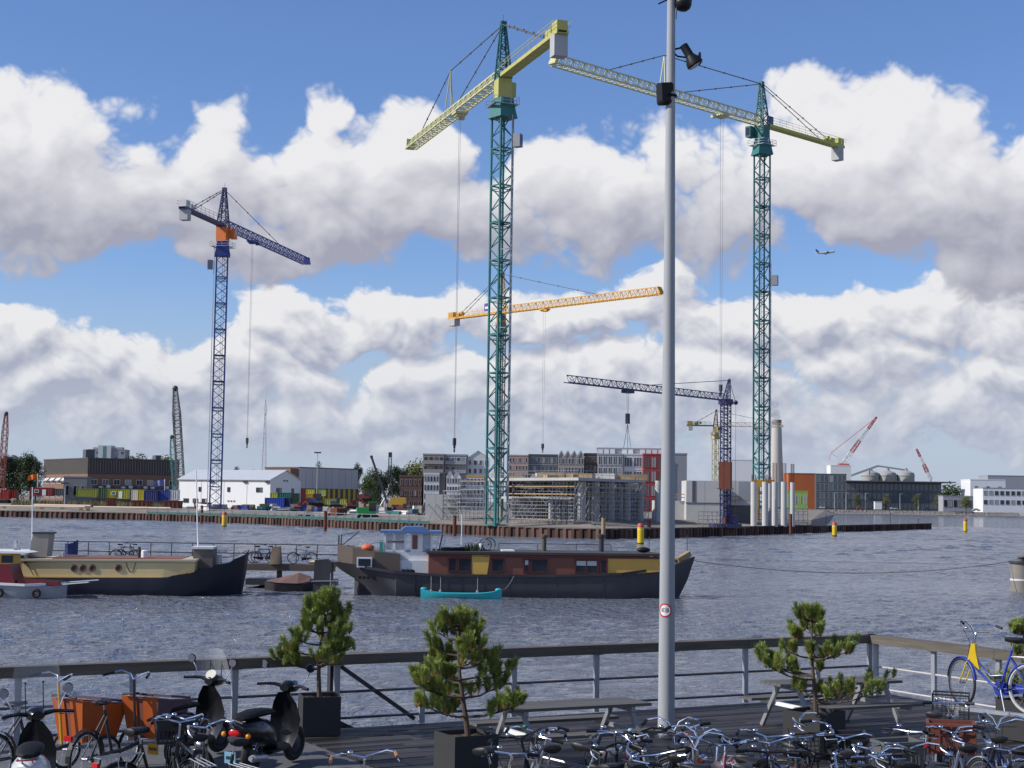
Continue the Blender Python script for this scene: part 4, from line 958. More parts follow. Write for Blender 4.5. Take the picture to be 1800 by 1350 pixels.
# concrete building under construction with scaffolding
M_SCAF = mat('scaffold_tube', (.30, .30, .315), .5, .4, .15, 2)
M_WOOD = mat('formwork_timber', (.34, .24, .13), .8, 0, .3, 1.5, rand=.2)
def raw_building():
    r = thing('unfinished_building', 'unfinished concrete building with slabs and round columns wrapped in scaffolding', 'building', base_at(1016, 250, 1.5))
    o = base_at(1016, 250, 1.5)
    def P(px, Y): return base_at(px, Y, 0) - Vector((o.x, o.y, 0))
    def slab(nm, corners, z0, z1, m=M_CONC):
        q = MB(); q.prism([(p.x, p.y) for p in corners], z0, z1, 'xy'); q.build(nm, m, r)
    zt = at(1016, 840, 250).z - 1.5; zm = at(940, 873, 258).z - 1.5
    c = [P(852, 268), P(1016, 246), P(1134, 268), P(1060, 300), P(900, 300)]
    slab('roof_slab', c, zt - .45, zt)
    slab('middle_slab', [P(880, 266), P(1003, 250), P(1015, 300), P(905, 300)], zm - .4, zm)
    slab('ground_slab', [P(845, 268), P(1016, 242), P(1140, 266), P(1060, 300), P(900, 300)], -.1, .35)
    slab('back_wall', [P(900, 297), P(1110, 297), P(1110, 298), P(900, 298)], 0.36, zt - .46, mat('concrete_void_shade', (.16, .16, .165), .9, 0, .2, .5))  # dark tone puts the shade under the slabs into the colour
    slab('core_wall', [P(925, 276), P(972, 274), P(972, 282), P(925, 282)], 0.36, zm - .41, mat('concrete_void_shade', (0, 0, 0)))
    m_void_shade = mat('concrete_void_shade', (0, 0, 0))
    for px0, px1, Y in ((905, 935, 262), (975, 1003, 262), (1030, 1056, 284), (1068, 1096, 282), (1100, 1128, 284)): slab('void_shade_wall', [P(px0, Y), P(px1, Y), P(px1, Y + .3), P(px0, Y + .3)], .36, (zm if px1 < 1004 else zt) - .47, m_void_shade)  # added dark walls, coloured as the shade inside the open storeys
    for px0, px1, Y in ((888, 925, 272), (936, 972, 270), (978, 1012, 268)): slab('upper_void_shade_wall', [P(px0, Y), P(px1, Y), P(px1, Y + .3), P(px0, Y + .3)], zm + .01, zt - .47, mat('void_shade_brown', (.10, .065, .04), .8, 0, .3, 1))  # added walls in the dark brown of the shaded upper void
    for px, Y, rad in ((1022, 250, .62), (1046, 254, .62), (1074, 259, .62), (1102, 264, .62), (1126, 268, .55), (1035, 272, .6), (1060, 276, .6), (1088, 280, .6), (917, 263, .4), (968, 256, .4), (880, 268, .4), (1000, 270, .5)):
        p = P(px, Y); q = MB(); q.tube((p.x, p.y, .36), (p.x, p.y, zt - .46 if px > 975 else zm - .41), rad, n=14); q.build('column', M_CONC, r)
    # formwork and timber on top
    for k in range(26):
        px = random.uniform(860, 1120); Y = 262 + random.uniform(0, 18); p = P(px, Y); w = random.uniform(1.5, 5); h = random.uniform(.3, 1.1)
        q = MB(); q.cbox((p.x, p.y, zt + h / 2 + .02), (w, random.uniform(.8, 2.2), h), Matrix.Rotation(random.uniform(-.4, .4), 3, 'Z')); q.build('timber_stack', M_WOOD if k % 3 else M_CONC, r)
    q = MB()
    for a, b in zip(c[:3], c[1:3]):
        n = 9
        for k in range(n + 1): p = a.lerp(b, k / n); q.bar((p.x, p.y, zt), (p.x, p.y, zt + 1.1), .06)
        for zz in (.55, 1.1): q.bar((a.x, a.y, zt + zz), (b.x, b.y, zt + zz), .05)
    q.build('edge_guard', M_SCAF, r)
    for a, b, n in ((P(890, 263), P(1010, 247), 7), (P(1020, 247), P(1130, 267), 6)):
        for zz in (zt - 1.4, zt - 2.6):
            q = MB(); q.bar((a.x, a.y, zz), (b.x, b.y, zz), .16, .18); q.build('formwork_beam', M_WOOD, r)
raw_building()
def scaffold(label, A, B, h, nx, nz, depth=1.2, planks=True, tilt=0, seed=1):
    rnd = random.Random(seed); r = thing('scaffold', label, 'scaffold', A); d = Vector((B.x - A.x, B.y - A.y, 0)); n = Vector((-d.y, d.x, 0)).normalized() * depth
    for i in range(nx + 1):
        q = MB()
        for k in (0, 1):
            p = d * (i / nx) + n * k; q.bar(p, p + Vector((0, 0, h * rnd.uniform(.94, 1.05))), .085)
        q.build('standard', M_SCAF, r)
    for j in range(1, nz + 1):
        z = h * j / nz - .1; q = MB()
        for k in (0, 1): q.bar(n * k + Vector((0, 0, z)), d + n * k + Vector((0, 0, z)), .075); q.bar(n * k + Vector((0, 0, z - h / nz * .5)), d + n * k + Vector((0, 0, z - h / nz * .5)), .055)
        q.build('ledger', M_SCAF, r)
        if planks and rnd.random() < .7:
            q = MB(); q.bar(n * .5 + Vector((0, 0, z + .08)), d + n * .5 + Vector((0, 0, z + .08)), depth * .8, .07); q.build('scaffold_board', M_WOOD if rnd.random() < .4 else M_GALV, r)
    q = MB()
    for i in range(nx):
        for j in range(nz):
            if rnd.random() < .62:
                a, b = (i, i + 1) if rnd.random() < .5 else (i + 1, i); q.bar(d * (a / nx) + Vector((0, 0, h * j / nz)), d * (b / nx) + Vector((0, 0, h * (j + 1) / nz)), .055)
    q.build('diagonal_brace', M_SCAF, r, kind='stuff')
    return r
Z15 = 1.5
scaffold('scaffold tower cluster left of the teal mast', base_at(806, 262), base_at(850, 256), hz(830, 845, 260, Z15), 6, 5, 3, seed=2)
scaffold('low scaffold beside the white concrete wall', base_at(778, 268), base_at(806, 262), hz(790, 862, 264, Z15), 4, 4, 2, seed=3)
scaffold('long scaffold in front of the middle slab right of the teal mast', base_at(897, 247), base_at(1008, 238), hz(950, 874, 242, Z15), 14, 4, 1.6, seed=4)
scaffold('scaffold on the upper storey right of the teal mast', base_at(900, 262) + Vector((0, 0, 4)), base_at(1012, 251) + Vector((0, 0, 4)), hz(950, 846, 258, Z15) - 4, 14, 3, 3, seed=5)
scaffold('dense prop scaffold under the roof slab between the round columns', base_at(1010, 243), base_at(1128, 262), hz(1060, 850, 252, Z15), 20, 5, 4, False, seed=6)
scaffold('inner prop scaffold behind the round columns', base_at(1020, 268), base_at(1140, 280), hz(1060, 850, 270, Z15), 18, 5, 5, False, seed=7)
scaffold('low scaffold at the foot of the white round columns', base_at(1335, 292), base_at(1420, 300), hz(1380, 893, 290, Z15), 10, 3, 4, False, seed=8)
scaffold('small guard scaffold in front of the concrete wall on the right', base_at(1236, 258), base_at(1268, 260), hz(1250, 899, 255, Z15), 4, 2, 1.2, False, seed=9)
# concrete walls
M_PREC = mat('precast_concrete', (.52, .51, .49), .8, 0, .12, .5)
def panelwall(label, px0, px1, pyt, Y, z=1.5, D=.4, n=2, props=True, Y1=None):
    a, rz, W = frame2(px0, px1, Y, z, Y1); H = hz((px0 + px1) / 2, pyt, Y, z); r = thing('concrete_wall', label, 'wall', a, rz)
    for k in range(n): MB().box(W * k / n + .02, 0, -.3, W * (k + 1) / n - .02, D, H).build('wall_panel', M_PREC, r)
    if props:
        for k in range(4): q = MB(); x = W * (k + .4) / 4; q.tube((x, 0, H * .65), (x - 1.2, -2.6, 0), .06, n=5); q.build('push_prop', M_GALV, r)
    return r, W, H
panelwall('white concrete wall with slanted props left of the scaffolding', 747, 803, 869, 268, n=3)
r, W, H = panelwall('pale two storey concrete wall with a dark slit behind the lamp post', 1206, 1272, 845, 285, n=2, props=False, D=8)
q = MB(); q.box(W * .16, -.06, H * .52, W * .25, -.003, H * .99); q.build('slit_opening', M_DGREY, r); q = MB(); q.box(-.1, -.1, H * .48, W + .1, -.004, H * .5); q.build('floor_joint', M_DGREY, r)
r, W, H = panelwall('pale concrete wall with open ground floor right of the dark blue crane', 1272, 1324, 845, 290, n=1, props=False, D=6)
q = MB(); q.box(W * .1, -.08, 0, W * .95, -.003, H * .44); q.build('opening', M_DGREY, r); q = MB(); q.box(-.1, -.9, H * .44, W * .6, -.002, H * .5); q.build('slab_edge', M_CONC, r)
for k in range(2): q = MB(); q.bar((0, -1.0, H * .56 + k * .6), (W * .55, -1.0, H * .56 + k * .6), .12, .16); q.build('guard_board', M_WOOD, r)
q = MB(); q.box(W * .5, -.05, H * .55, W * .99, -.003, H * .98); q.build('grey_panel', M_GREYC, r)
r, W, H = panelwall('low concrete walls and slab left of the two storey concrete wall', 1150, 1206, 880, 288, n=2, props=False, D=5)
for k in range(2): q = MB(); q.bar((W * .6, -.3, H + .6 + k * .6), (W, -.3, H + .6 + k * .6), .12, .16); q.build('guard_board', M_WOOD, r)
for i, (px, Y, pyt, lb) in enumerate(((1157, 268, 845, 'white round concrete column standing alone left of the lamp post'), (1325, 280, 847, 'leftmost white round column beside the teal mast on the right'), (1345, 279, 847, 'second white round column, in front of the teal mast on the right'), (1353, 298, 850, 'thinner round column behind the second and third white columns'),
        (1362, 282, 847, 'third round column from the right teal mast, with a rusty top'), (1378, 286, 847, 'fourth round column, second from the right end'), (1393, 290, 848, 'rightmost round concrete column of the row'))):
    p = base_at(px, Y); h = hz(px, pyt, Y, 1.5); r = thing('concrete_column', lb, 'column', p, 0, 'freestanding round columns')
    rad = .55 if i not in (3, 6) else .42
    q = MB(); q.tube((0, 0, -.2), (0, 0, h), rad, n=16); q.build('shaft', M_PREC, r)
    q = MB()
    for k in range(8): q.bar((rad * .7 * math.cos(k * .785), rad * .7 * math.sin(k * .785), h), (rad * .7 * math.cos(k * .785), rad * .7 * math.sin(k * .785), h + (1.3 if i < 4 else 3.4)), .05)
    q.build('starter_bars', M_RUST, r)
q = thing('crane_base_frame', 'yellow base frame under the right teal crane mast', 'frame', base_at(1338, 305))
zb = hz(1338, 850, 312, 1.5)
for i in range(4):
    a = i * math.pi / 2 + .35; mb = MB(); mb.bar((1.6 * math.cos(a), 1.6 * math.sin(a), -.2), (1.5 * math.cos(a), 1.5 * math.sin(a), zb), .4); mb.build('leg', M_OCHRE, q)
mb = MB(); mb.box(-2.2, -2.4, zb - .8, 2.2, -1.75, zb + .6); mb.build('collar', M_OCHRE, q)
# right side: rust cube, glass offices, silos, chimney
EY = 980
block('rust_clad_building', 'orange rust clad building on the far right bank', 1386, 1434, 832, EY, 18, mat('rust_cladding', (.40, .105, .03), .8, 0, .22, .3), 0, 0, roofm=M_DGREY, z=3.2)
block('glass_office', 'dark glass office wing next to the rust clad building', 1434, 1488, 833, EY - 4, 18, M_DGREY, 4, 7, M_GREYC, .9, .85, gm=M_GL2, z=3.2)
r, W, H = block('glass_office', 'long low dark glass office with a flat overhanging roof on the far bank', 1488, 1655, 848, EY - 6, 25, M_DGREY, 3, 22, M_DGREY, .9, .8, gm=glass('office_glass', (.09, .11, .125), .07), bands=M_DGREY, z=3.2)
q = MB(); q.box(-1, -4, H + .2, W + 8, 26, H + .8); q.build('roof', M_DGREY, r)
block('white_block', 'white windowless block under the red and white harbour crane', 1460, 1496, 818, 1140, 14, M_WALLW, z=3.2)
block('site_cabin', 'lime green and white striped cabin below the rust clad building', 1384, 1420, 863, 900, 8, mat('lime_cladding', (.28, .42, .10), .6, 0, .3, 2), 1, 8, M_WALLW, .4, .5, z=3.2)
block('pump_house', 'white plant building with a grey strip behind the pale concrete wall', 1280, 1326, 808, 900, 14, M_WALLW, z=2)
for i, (px, lb) in enumerate(((1530, 'leftmost of the three concrete silos behind the glass office'), (1560, 'middle one of the three concrete silos behind the glass office'), (1592, 'rightmost of the three concrete silos behind the glass office'))):
    p = base_at(px, 1250, 2); r = thing('silo', lb, 'silo', p, 0, 'concrete silos'); h = hz(px, 836, 1250, 2)
    q = MB(); q.lathe([(7, 0), (7, h)], n=18); q.build('shell', mat('silo_concrete', (.33, .33, .32), .85), r)
    q = MB(); q.lathe([(7.2, h + .01), (6.5, h + 2.2), (2, h + 4), (1.2, h + 6)], n=18); q.build('cap', mat('silo_concrete', (0, 0, 0)), r)
    q = MB(); q.lathe([(7.3, h - .6), (7.3, h - .2)], n=18); q.build('ring_walkway', M_GALV, r)
p0, p1 = at(1496, 836, 1240), at(1543, 819, 1240); r = thing('conveyor', 'inclined grey conveyor bridge rising to the silos', 'conveyor', p0); MB().bar((0, 0, 0), p1 - p0, 2.2, 1.6).build('gallery', M_GREYC, r); MB().bar(p1 - p0, at(1590, 826, 1240) - p0, 1.6, 1.2).build('cross_gallery', M_GREYC, r); MB().bar((p1 - p0) * .7, Vector(((p1 - p0).x * .7, 0, -p0.z + 2)), .8).build('trestle', M_GREYC, r)
r, W, H = block('waterside_office', 'white office with two rows of windows at the right edge', 1728, 1815, 858, 860, 18, M_WALLW, 2, 9, M_GREYC, .75, .5, z=3.2, z_first=2.5, roofm=M_ZINC)
r, W, H = block('warehouse', 'taller white warehouse behind the right edge office', 1706, 1768, 843, 960, 20, M_WALLW, 2, 3, M_GREYC, .3, .2, z=3.2)
block('warehouse', 'grey topped block behind the white warehouse at the right edge', 1737, 1820, 836, 1010, 20, M_GREYC, 1, 9, M_DGREY, .8, .12, z=3.2)
block('low_shed', 'low dark shed between the glass office and the white office', 1658, 1727, 872, 900, 10, M_GREYC, 1, 8, M_DGREY, .7, .5, z=3.2)
p = base_at(1365, 1500, 2); r = thing('chimney', 'tall pale power station chimney with a white plume', 'chimney', p); h = hz(1365, 738, 1500, 2)
q = MB(); q.lathe([(7.2, 0), (4.6, h * .94)], n=20); q.build('shaft', mat('chimney_pale', (.48, .45, .42), .8), r); q = MB(); q.lathe([(4.7, h * .941), (4.6, h)], n=20); q.build('crown', mat('chimney_top', (.25, .23, .22), .8), r)
# ---------------------------------------------------------------- smoke, aeroplane
def smoke():
    m = bpy.data.materials.new('smoke'); m.use_nodes = True; t = m.node_tree; t.nodes.remove(t.nodes['Principled BSDF'])
    v = t.nodes.new('ShaderNodeVolumePrincipled'); v.inputs['Color'].default_value = (.95, .95, .95, 1); v.inputs['Anisotropy'].default_value = .2
    tc = t.nodes.new('ShaderNodeTexCoord'); n = noise(t, tc.outputs['Object'], .11, 3, .6).step(.36, .62, 0, .16); t.links.new(n.v, v.inputs['Density'])
    t.links.new(v.outputs[0], t.nodes['Material Output'].inputs['Volume'])
    mb = MB(); c = at(1362, 724, 1500)
    for dx, dz, s_ in ((2, -5, 4), (0, -1, 5.5), (-4, 4, 6.5), (-9, 9, 6), (-1, 7, 5)): mb.ball((dx, 0, dz), s_, 12, 8, (1, .8, .9))
    o = mb.build('smoke_plume', m, loc=c, kind='stuff'); tag(o, 'white smoke puff drifting off the tall chimney', 'smoke')
smoke()
def plane():
    Y = 2600; p = at(1452, 444, Y); r = thing('aeroplane', 'small white airliner climbing to the right in the sky', 'aeroplane', p, R(12)); r.rotation_euler = (0, R(-9), R(14))
    W_ = mat('plane_white', (.62, .62, .64), .35, 0, .04, .2); B_ = mat('plane_blue', (.10, .07, .28), .4)
    L = 17.0
    def ring(x, rr, z): return [Vector((x, rr * math.cos(k * math.pi / 6), z + rr * math.sin(k * math.pi / 6))) for k in range(12)]
    q = MB(); q.rings([ring(L, .1, -.3), ring(L - .8, .9, -.2), ring(L - 3, 1.75, 0), ring(L - 5, 2.0, 0), ring(-8, 2.0, 0), ring(-13, 1.3, .5), ring(-L, .25, 1.1)]); q.build('fuselage', W_, r)
    q = MB()
    for sy in (-1, 1): q.add([(4, sy * 1.6, -1), (-2.5, sy * 1.6, -1), (-5.5, sy * 17, .6), (-3.9, sy * 17, .6), (4, sy * 1.6, -.4), (-2.5, sy * 1.6, -.5), (-5.5, sy * 17, .75), (-3.9, sy * 17, .75)], [(0, 1, 2, 3), (7, 6, 5, 4), (0, 4, 5, 1), (1, 5, 6, 2), (2, 6, 7, 3), (3, 7, 4, 0)])
    q.build('wings', mat('wing_grey', (.3, .3, .33), .4), r)
    q = MB()
    for sy in (-1, 1): q.add([(-12, sy * .6, .9), (-15.5, sy * .6, .9), (-16.8, sy * 6, 1.3), (-15.2, sy * 6, 1.3), (-12, sy * .6, 1.2), (-15.5, sy * .6, 1.2), (-16.8, sy * 6, 1.45), (-15.2, sy * 6, 1.45)], [(0, 1, 2, 3), (7, 6, 5, 4), (0, 4, 5, 1), (1, 5, 6, 2), (2, 6, 7, 3), (3, 7, 4, 0)])
    q.build('tailplane', W_, r)
    q = MB(); q.prism([(-11, 1.2), (-16, 1.2), (-18.5, 7.5), (-16.2, 7.5)], -.2, .2); q.build('fin', B_, r)
    for sy in (-1, 1): q = MB(); q.lathe([(.9, 0), (1.1, .8), (1.0, 2.6), (.6, 3.4)], (3.2, sy * 5.6, -1.7), (-1, 0, 0), 10); q.build('engine', B_, r)
plane()

# ---------------------------------------------------------------- trees
M_BARK = mat('bark', (.09, .065, .045), .9, 0, .3, 4, .4)
def leafmat(name, c, c2): return mat(name, c, .75, 0, .35, .5, col2=c2, rand=.25)
M_LEAF = leafmat('leaf_green', (.035, .06, .016), (.075, .105, .03)); M_LEAFD = leafmat('leaf_dark', (.016, .032, .013), (.035, .055, .02)); M_LEAFY = leafmat('leaf_yellow', (.10, .12, .025), (.17, .16, .04))
def leaf_tree(label, px, pyt, Y, w, m, z=2.3, slim=False, name='leafy_tree', n=None, seed=None, base_py=None, group='trees across the water'):
    rnd = random.Random(seed or int(px * 7 + pyt)); p = base_at(px, Y, z); H = hz(px, pyt, Y, z); r = thing(name, label, 'tree', p, 0, group)
    q = MB(); q.path([(0, 0, -.3), (rnd.uniform(-.2, .2), 0, H * .4), (rnd.uniform(-.4, .4), 0, H * .85)], [H * .03 + .05, H * .02 + .03, .04], 6)
    for k in range(6):
        a = rnd.uniform(0, 6.28); z0 = H * rnd.uniform(.25, .6); q.path([(0, 0, z0), (w * .3 * math.cos(a), w * .3 * math.sin(a), z0 + H * .2)], [H * .012 + .02, .03], 4)
    q.build('trunk', M_BARK, r)
    mb = MB(); lumps = []
    for k in range(16 if not slim else 10):
        t_ = rnd.random(); zz = H * (.22 + .72 * t_); rad = w * .5 * (1 - abs(t_ - .4) * (1.1 if not slim else .9)); a = rnd.uniform(0, 6.28); d = rad * math.sqrt(rnd.random()) * .8
        lumps.append((Vector((d * math.cos(a), d * math.sin(a), zz)), w * rnd.uniform(.17, .30)))
    s_ = max(.2, w * .03)
    for k in range(n or 5200):
        c, rr = rnd.choice(lumps); v = Vector((rnd.gauss(0, 1), rnd.gauss(0, 1), rnd.gauss(0, 1))).normalized() * rr * rnd.uniform(.35, 1.06); v.z *= (1.0 if not slim else 1.5)
        o = c + v; a_ = Vector((rnd.gauss(0, 1), rnd.gauss(0, 1), rnd.gauss(0, .6))).normalized(); b_ = a_.cross(Vector((rnd.gauss(0, 1), rnd.gauss(0, 1), rnd.gauss(0, 1)))).normalized(); k_ = s_ * rnd.uniform(.5, 1.2)
        mb.add([o - a_ * k_, o + b_ * k_ * .6, o + a_ * k_, o - b_ * k_ * .6], [(0, 1, 2, 3)])
    me = bpy.data.meshes.new('crown'); me.from_pydata(mb.v, [], mb.f); me.materials.append(m); inst('crown', me, r)
    return r
for i, (px, pyt, Y, w, m, lb) in enumerate((
    (12, 800, 500, 9, M_LEAFD, 'dark tree at the left edge beside the red crane boom'), (30, 806, 520, 12, M_LEAF, 'broad green tree, second from the left edge'), (52, 797, 515, 9, M_LEAF, 'tall green tree just left of the brick office'), (62, 815, 500, 7, M_LEAFD, 'lower dark tree touching the brick office'),
    (235, 801, 760, 16, M_LEAF, 'round treetop above the brick office roof near its middle'), (290, 807, 740, 18, M_LEAFY, 'yellowish treetop above the right end of the brick office'), (655, 825, 470, 8, M_LEAF, 'green tree left of the piling rig'), (668, 835, 450, 7, M_LEAFD, 'dark low tree behind the inclined rig boom'), (690, 818, 500, 8, M_LEAF, 'green tree right of the piling rig'),
    (703, 822, 520, 8, M_LEAF, 'green tree behind the dark brick block'), (730, 817, 640, 16, M_LEAFY, 'yellow green tree behind the dark brick block'), (645, 842, 440, 6, M_LEAF, 'small tree at the left foot of the piling rig'))):
    leaf_tree(lb, px, pyt, Y, w, m, slim=False)
for px, pyt, Y, lb in ((412, 820, 600, 'slim poplar above the white office roof right of the blue mast'), (446, 822, 600, 'slim poplar left of the radio mast'), (478, 820, 600, 'slim poplar right of the radio mast'), (560, 813, 620, 'slim poplar behind the striped hall'), (628, 815, 540, 'tall dark poplar at the right end of the striped hall')):
    leaf_tree(lb, px, pyt, Y, 4.5 if px != 628 else 5, M_LEAFD, slim=True, name='poplar', n=2600)
for px, pyt, Y, w, lb in ((1506, 868, 960, 6, 'small tree before the left part of the glass office'), (1557, 868, 955, 6, 'small tree before the middle of the glass office'), (1610, 868, 955, 6, 'small tree before the right part of the glass office'), (1651, 872, 950, 8, 'small tree at the right end of the glass office'), (1698, 872, 880, 8, 'small tree before the low dark shed'), (1670, 862, 1060, 26, 'broad far tree right of the glass office')):
    leaf_tree(lb, px, pyt, Y, w, M_LEAFY if w < 10 else M_LEAF, z=3.2, n=2200)
# reeds and bushes
mb = MB(); rnd = random.Random(5)
for k in range(5200):
    px = rnd.uniform(20, 320) if k < 3000 else rnd.uniform(20, 200); Y = rnd.uniform(372, 392) + (rnd.random() * 30 if px < 200 else 0); p = base_at(px, Y, 2.0); h = rnd.uniform(.5, 2.2); a = rnd.uniform(0, 3.14); w = .12
    mb.add([p + Vector((w * math.cos(a), w * math.sin(a), 0)), p - Vector((w * math.cos(a), w * math.sin(a), 0)), p + Vector((rnd.uniform(-.3, .3), 0, h))], [(0, 1, 2)])
me = bpy.data.meshes.new('reeds'); me.from_pydata(mb.v, [], mb.f); me.materials.append(mat('dry_reed', (.16, .13, .075), .9, 0, .4, .5, col2=(.10, .11, .05))); o = inst('reeds', me, kind='stuff'); tag(o, 'dry reeds and weeds on the bank behind the left quay wall', 'reeds')
mb = MB()
for k in range(6000):
    px = rnd.uniform(1425, 1760); Y = rnd.uniform(1058, 1075) ; p = base_at(px, Y, 3.1); h = rnd.uniform(.6, 3.2) * (1.2 if math.sin(px * .13) > 0 else .5); a = rnd.uniform(0, 3.14); w = .5
    mb.add([p + Vector((w * math.cos(a), w * math.sin(a), 0)), p - Vector((w * math.cos(a), w * math.sin(a), 0)), p + Vector((rnd.uniform(-.8, .8), 0, h))], [(0, 1, 2)])
me = bpy.data.meshes.new('bushes'); me.from_pydata(mb.v, [], mb.f); me.materials.append(mat('bank_bush', (.05, .065, .025), .9, 0, .4, .1, col2=(.11, .10, .05))); o = inst('bushes', me, kind='stuff'); tag(o, 'low bushes along the top of the far right bank', 'bushes')

# ---------------------------------------------------------------- things on the building site
def container(label, px0, px1, pyt, pyb, Y, col, name='shipping_container', white_door=False):
    z = max(1.5, at((px0 + px1) / 2, pyb, Y).z); a, rz, W = frame2(px0, px1, Y, z); H = hz((px0 + px1) / 2, pyt, Y, z); r = thing(name, label, 'container', a, rz, 'containers on the site')
    m = mat('container_%02d%02d%02d' % tuple(int(c * 99) for c in col), col, .6, 0, .2, 1)
    q = MB(); n = max(4, int(W / .5)); pl = [(0, .06)]
    for k in range(n): x = W * k / n; d = W / n; pl += [(x + d * .1, .06), (x + d * .25, 0), (x + d * .6, 0), (x + d * .75, .06)]
    pl += [(W, .06), (W, 2.4), (0, 2.4)]
    q.prism(pl, .12, H - .12, 'xy'); q.build('corrugated_wall', m, r)
    q = MB()
    for zz in (0, H - .12): q.box(-.02, -.03, zz, W + .02, 2.42, zz + .12)
    for x in (-.03, W - .1): q.box(x, -.04, .12, x + .13, .1, H - .12)
    q.build('edge_frame', m, r)
    if white_door: q = MB(); q.box(W * .55, -.05, .15, W * .72, -.002, H - .5); q.build('door', M_WHITE, r); window(r, W * .3, H * .4, W * .2, H * .35, M_WHITE)
for args in (('red container at the left edge', 0, 14, 861, 878, 400, (.32, .02, .015)), ('low red container right of the left edge one', 14, 26, 862, 876, 403, (.24, .02, .018)), ('red hut with a pale door left of the lime containers', 52, 90, 857, 872, 405, (.25, .03, .03), 'site_hut', True), ('dark grey container between red hut and lime container', 92, 110, 859, 871, 408, (.1, .11, .12)),
    ('lime green container in front of the brick office', 133, 169, 859, 873, 405, (.26, .28, .03)), ('dark green framed cabin between the two lime containers', 172, 188, 857, 876, 402, (.05, .09, .04)), ('lime green cabin right of the dark green cabin', 188, 224, 860, 877, 400, (.30, .31, .03), 'site_hut', True),
    ('white container left of the yellow crate stack', 230, 242, 861, 879, 398, (.6, .6, .58)), ('yellow container left of the dark blue one', 241, 252, 861, 879, 396, (.55, .45, .03)), ('dark blue container under the blue flag', 252, 276, 862, 880, 395, (.03, .035, .14)), ('blue container beside the white office wall', 276, 295, 862, 880, 396, (.03, .06, .28)), ('white container touching the white office', 297, 312, 861, 879, 400, (.62, .62, .61)),
    ('bright blue container by the gable of the white office', 465, 499, 875, 892, 372, (.02, .06, .36)), ('dark navy container end right of the bright blue one', 499, 508, 875, 891, 373, (.02, .025, .09)), ('green container on top of the bright blue one', 487, 510, 866, 875, 375, (.02, .14, .10)), ('striped yellow container on top of the bright blue one', 474, 487, 866, 875, 376, (.5, .48, .06)), ('dark green container end behind the stacked ones', 510, 524, 867, 886, 380, (.015, .06, .035)),
    ('lime yellow container before the striped hall', 537, 551, 860, 868, 440, (.45, .48, .04)), ('orange container under the lime yellow one', 537, 548, 868, 876, 438, (.55, .28, .03)), ('pale lime container before the yellow stripes', 561, 571, 861, 872, 440, (.42, .5, .14)), ('long yellow green skip in the middle of the site', 571, 608, 877, 887, 400, (.36, .36, .05))):
    container(*args)
# flags
def flag(label, px, pyt, pyb, Y, col, side, col2=None):
    p = base_at(px, Y, 2.3); h = hz(px, pyt, Y); r = thing('flag', label, 'flag', p); MB().tube((0, 0, 0), (0, 0, h), .07, n=6).build('pole', M_WHITE, r)
    q = MB(); n = 8; L = 2.6 * side; hh = 1.6; vs = []
    for i in range(n + 1):
        x = L * i / n; y = .25 * math.sin(i * 1.3); dz = -.5 * (i / n) ** 2; vs += [(x, y, h - .2 + dz), (x, y, h - hh + dz)]
    q.add(vs, [(2 * i, 2 * i + 1, 2 * i + 3, 2 * i + 2) for i in range(n)]); vs2 = [(x, y + .03, z) for x, y, z in vs]; q.add(vs2, [(2 * i, 2 * i + 1, 2 * i + 3, 2 * i + 2) for i in range(n)]); q.build('cloth', mat('flag_' + label[:6], col, .8, 0, .25, .6, col2=col2), r)
flag('orange red flag on the bank left of the brick office', 64, 832, 850, 430, (.6, .06, .01), -1, (.7, .25, .02))
flag('blue flag on a pole right of the dark blue container', 288, 842, 878, 400, (.04, .06, .3), -1, (.3, .35, .55))
# rusty skips, green guard fence, machines, site debris
def skip(label, px0, px1, pyt, Y, m):
    a, rz, W = frame2(px0, px1, Y, 1.6); H = hz((px0 + px1) / 2, pyt, Y, 1.6); r = thing('skip', label, 'skip', a, rz); q = MB(); q.prism([(.4, 0), (W - .4, 0), (W, H), (0, H)], 0, 2.2); q.build('tub', m, r); q = MB(); q.box(-.06, -.08, H - .02, W + .06, 2.28, H + .12); q.build('rim', m, r)
    for k in range(4): q = MB(); x = W * (k + .6) / 4.4; q.box(x, -.1, .2, x + .15, -.002, H - .05); q.build('rib', m, r)
skip('rusty brown skip on the quay, leftmost', 186, 200, 876, 366, M_RUST); skip('long rusty skip between the other two skips', 230, 264, 881, 362, M_RUST); skip('rusty dark skip left of the blue crane foot', 285, 318, 881, 356, M_RUST); skip('dark rusty skip behind the blue crane foot', 340, 368, 884, 356, M_RUST)
def guard_fence():
    M_GN = mat('green_guard', (.025, .10, .085), .6, 0, .25, 1)
    pts = [on(x, y, WZ) for x, y in ((250, 905), (460, 911), (742, 924))]
    r = thing('guard_fence', 'green guard boards with pale fittings along the quay wall', 'fence', (pts[0].x, pts[0].y, WZ))
    o = Vector((pts[0].x, pts[0].y, WZ))
    for a, b in zip(pts[:-1], pts[1:]):
        a = Vector((a.x, a.y, WZ)) - o; b = Vector((b.x, b.y, WZ)) - o; n = int((b - a).length / 3.2); nn = Vector((-(b - a).y, (b - a).x, 0)).normalized() * 1.2
        for k in range(n):
            p = a.lerp(b, k / n) + nn; q2 = a.lerp(b, (k + .96) / n) + nn
            MB().bar(p + Vector((0, 0, .45)), q2 + Vector((0, 0, .45)), .1, .42).build('guard_panel', M_GN, r)
            q = MB(); q.bar(p, p + Vector((0, 0, 1.5)), .12); q.bar(p + Vector((0, 0, 1.35)), q2 + Vector((0, 0, 1.35)), .07); q.cbox(p + Vector((0, -.12, .75)), (.5, .12, .35)); q.build('guard_post', M_GALV, r)
guard_fence()
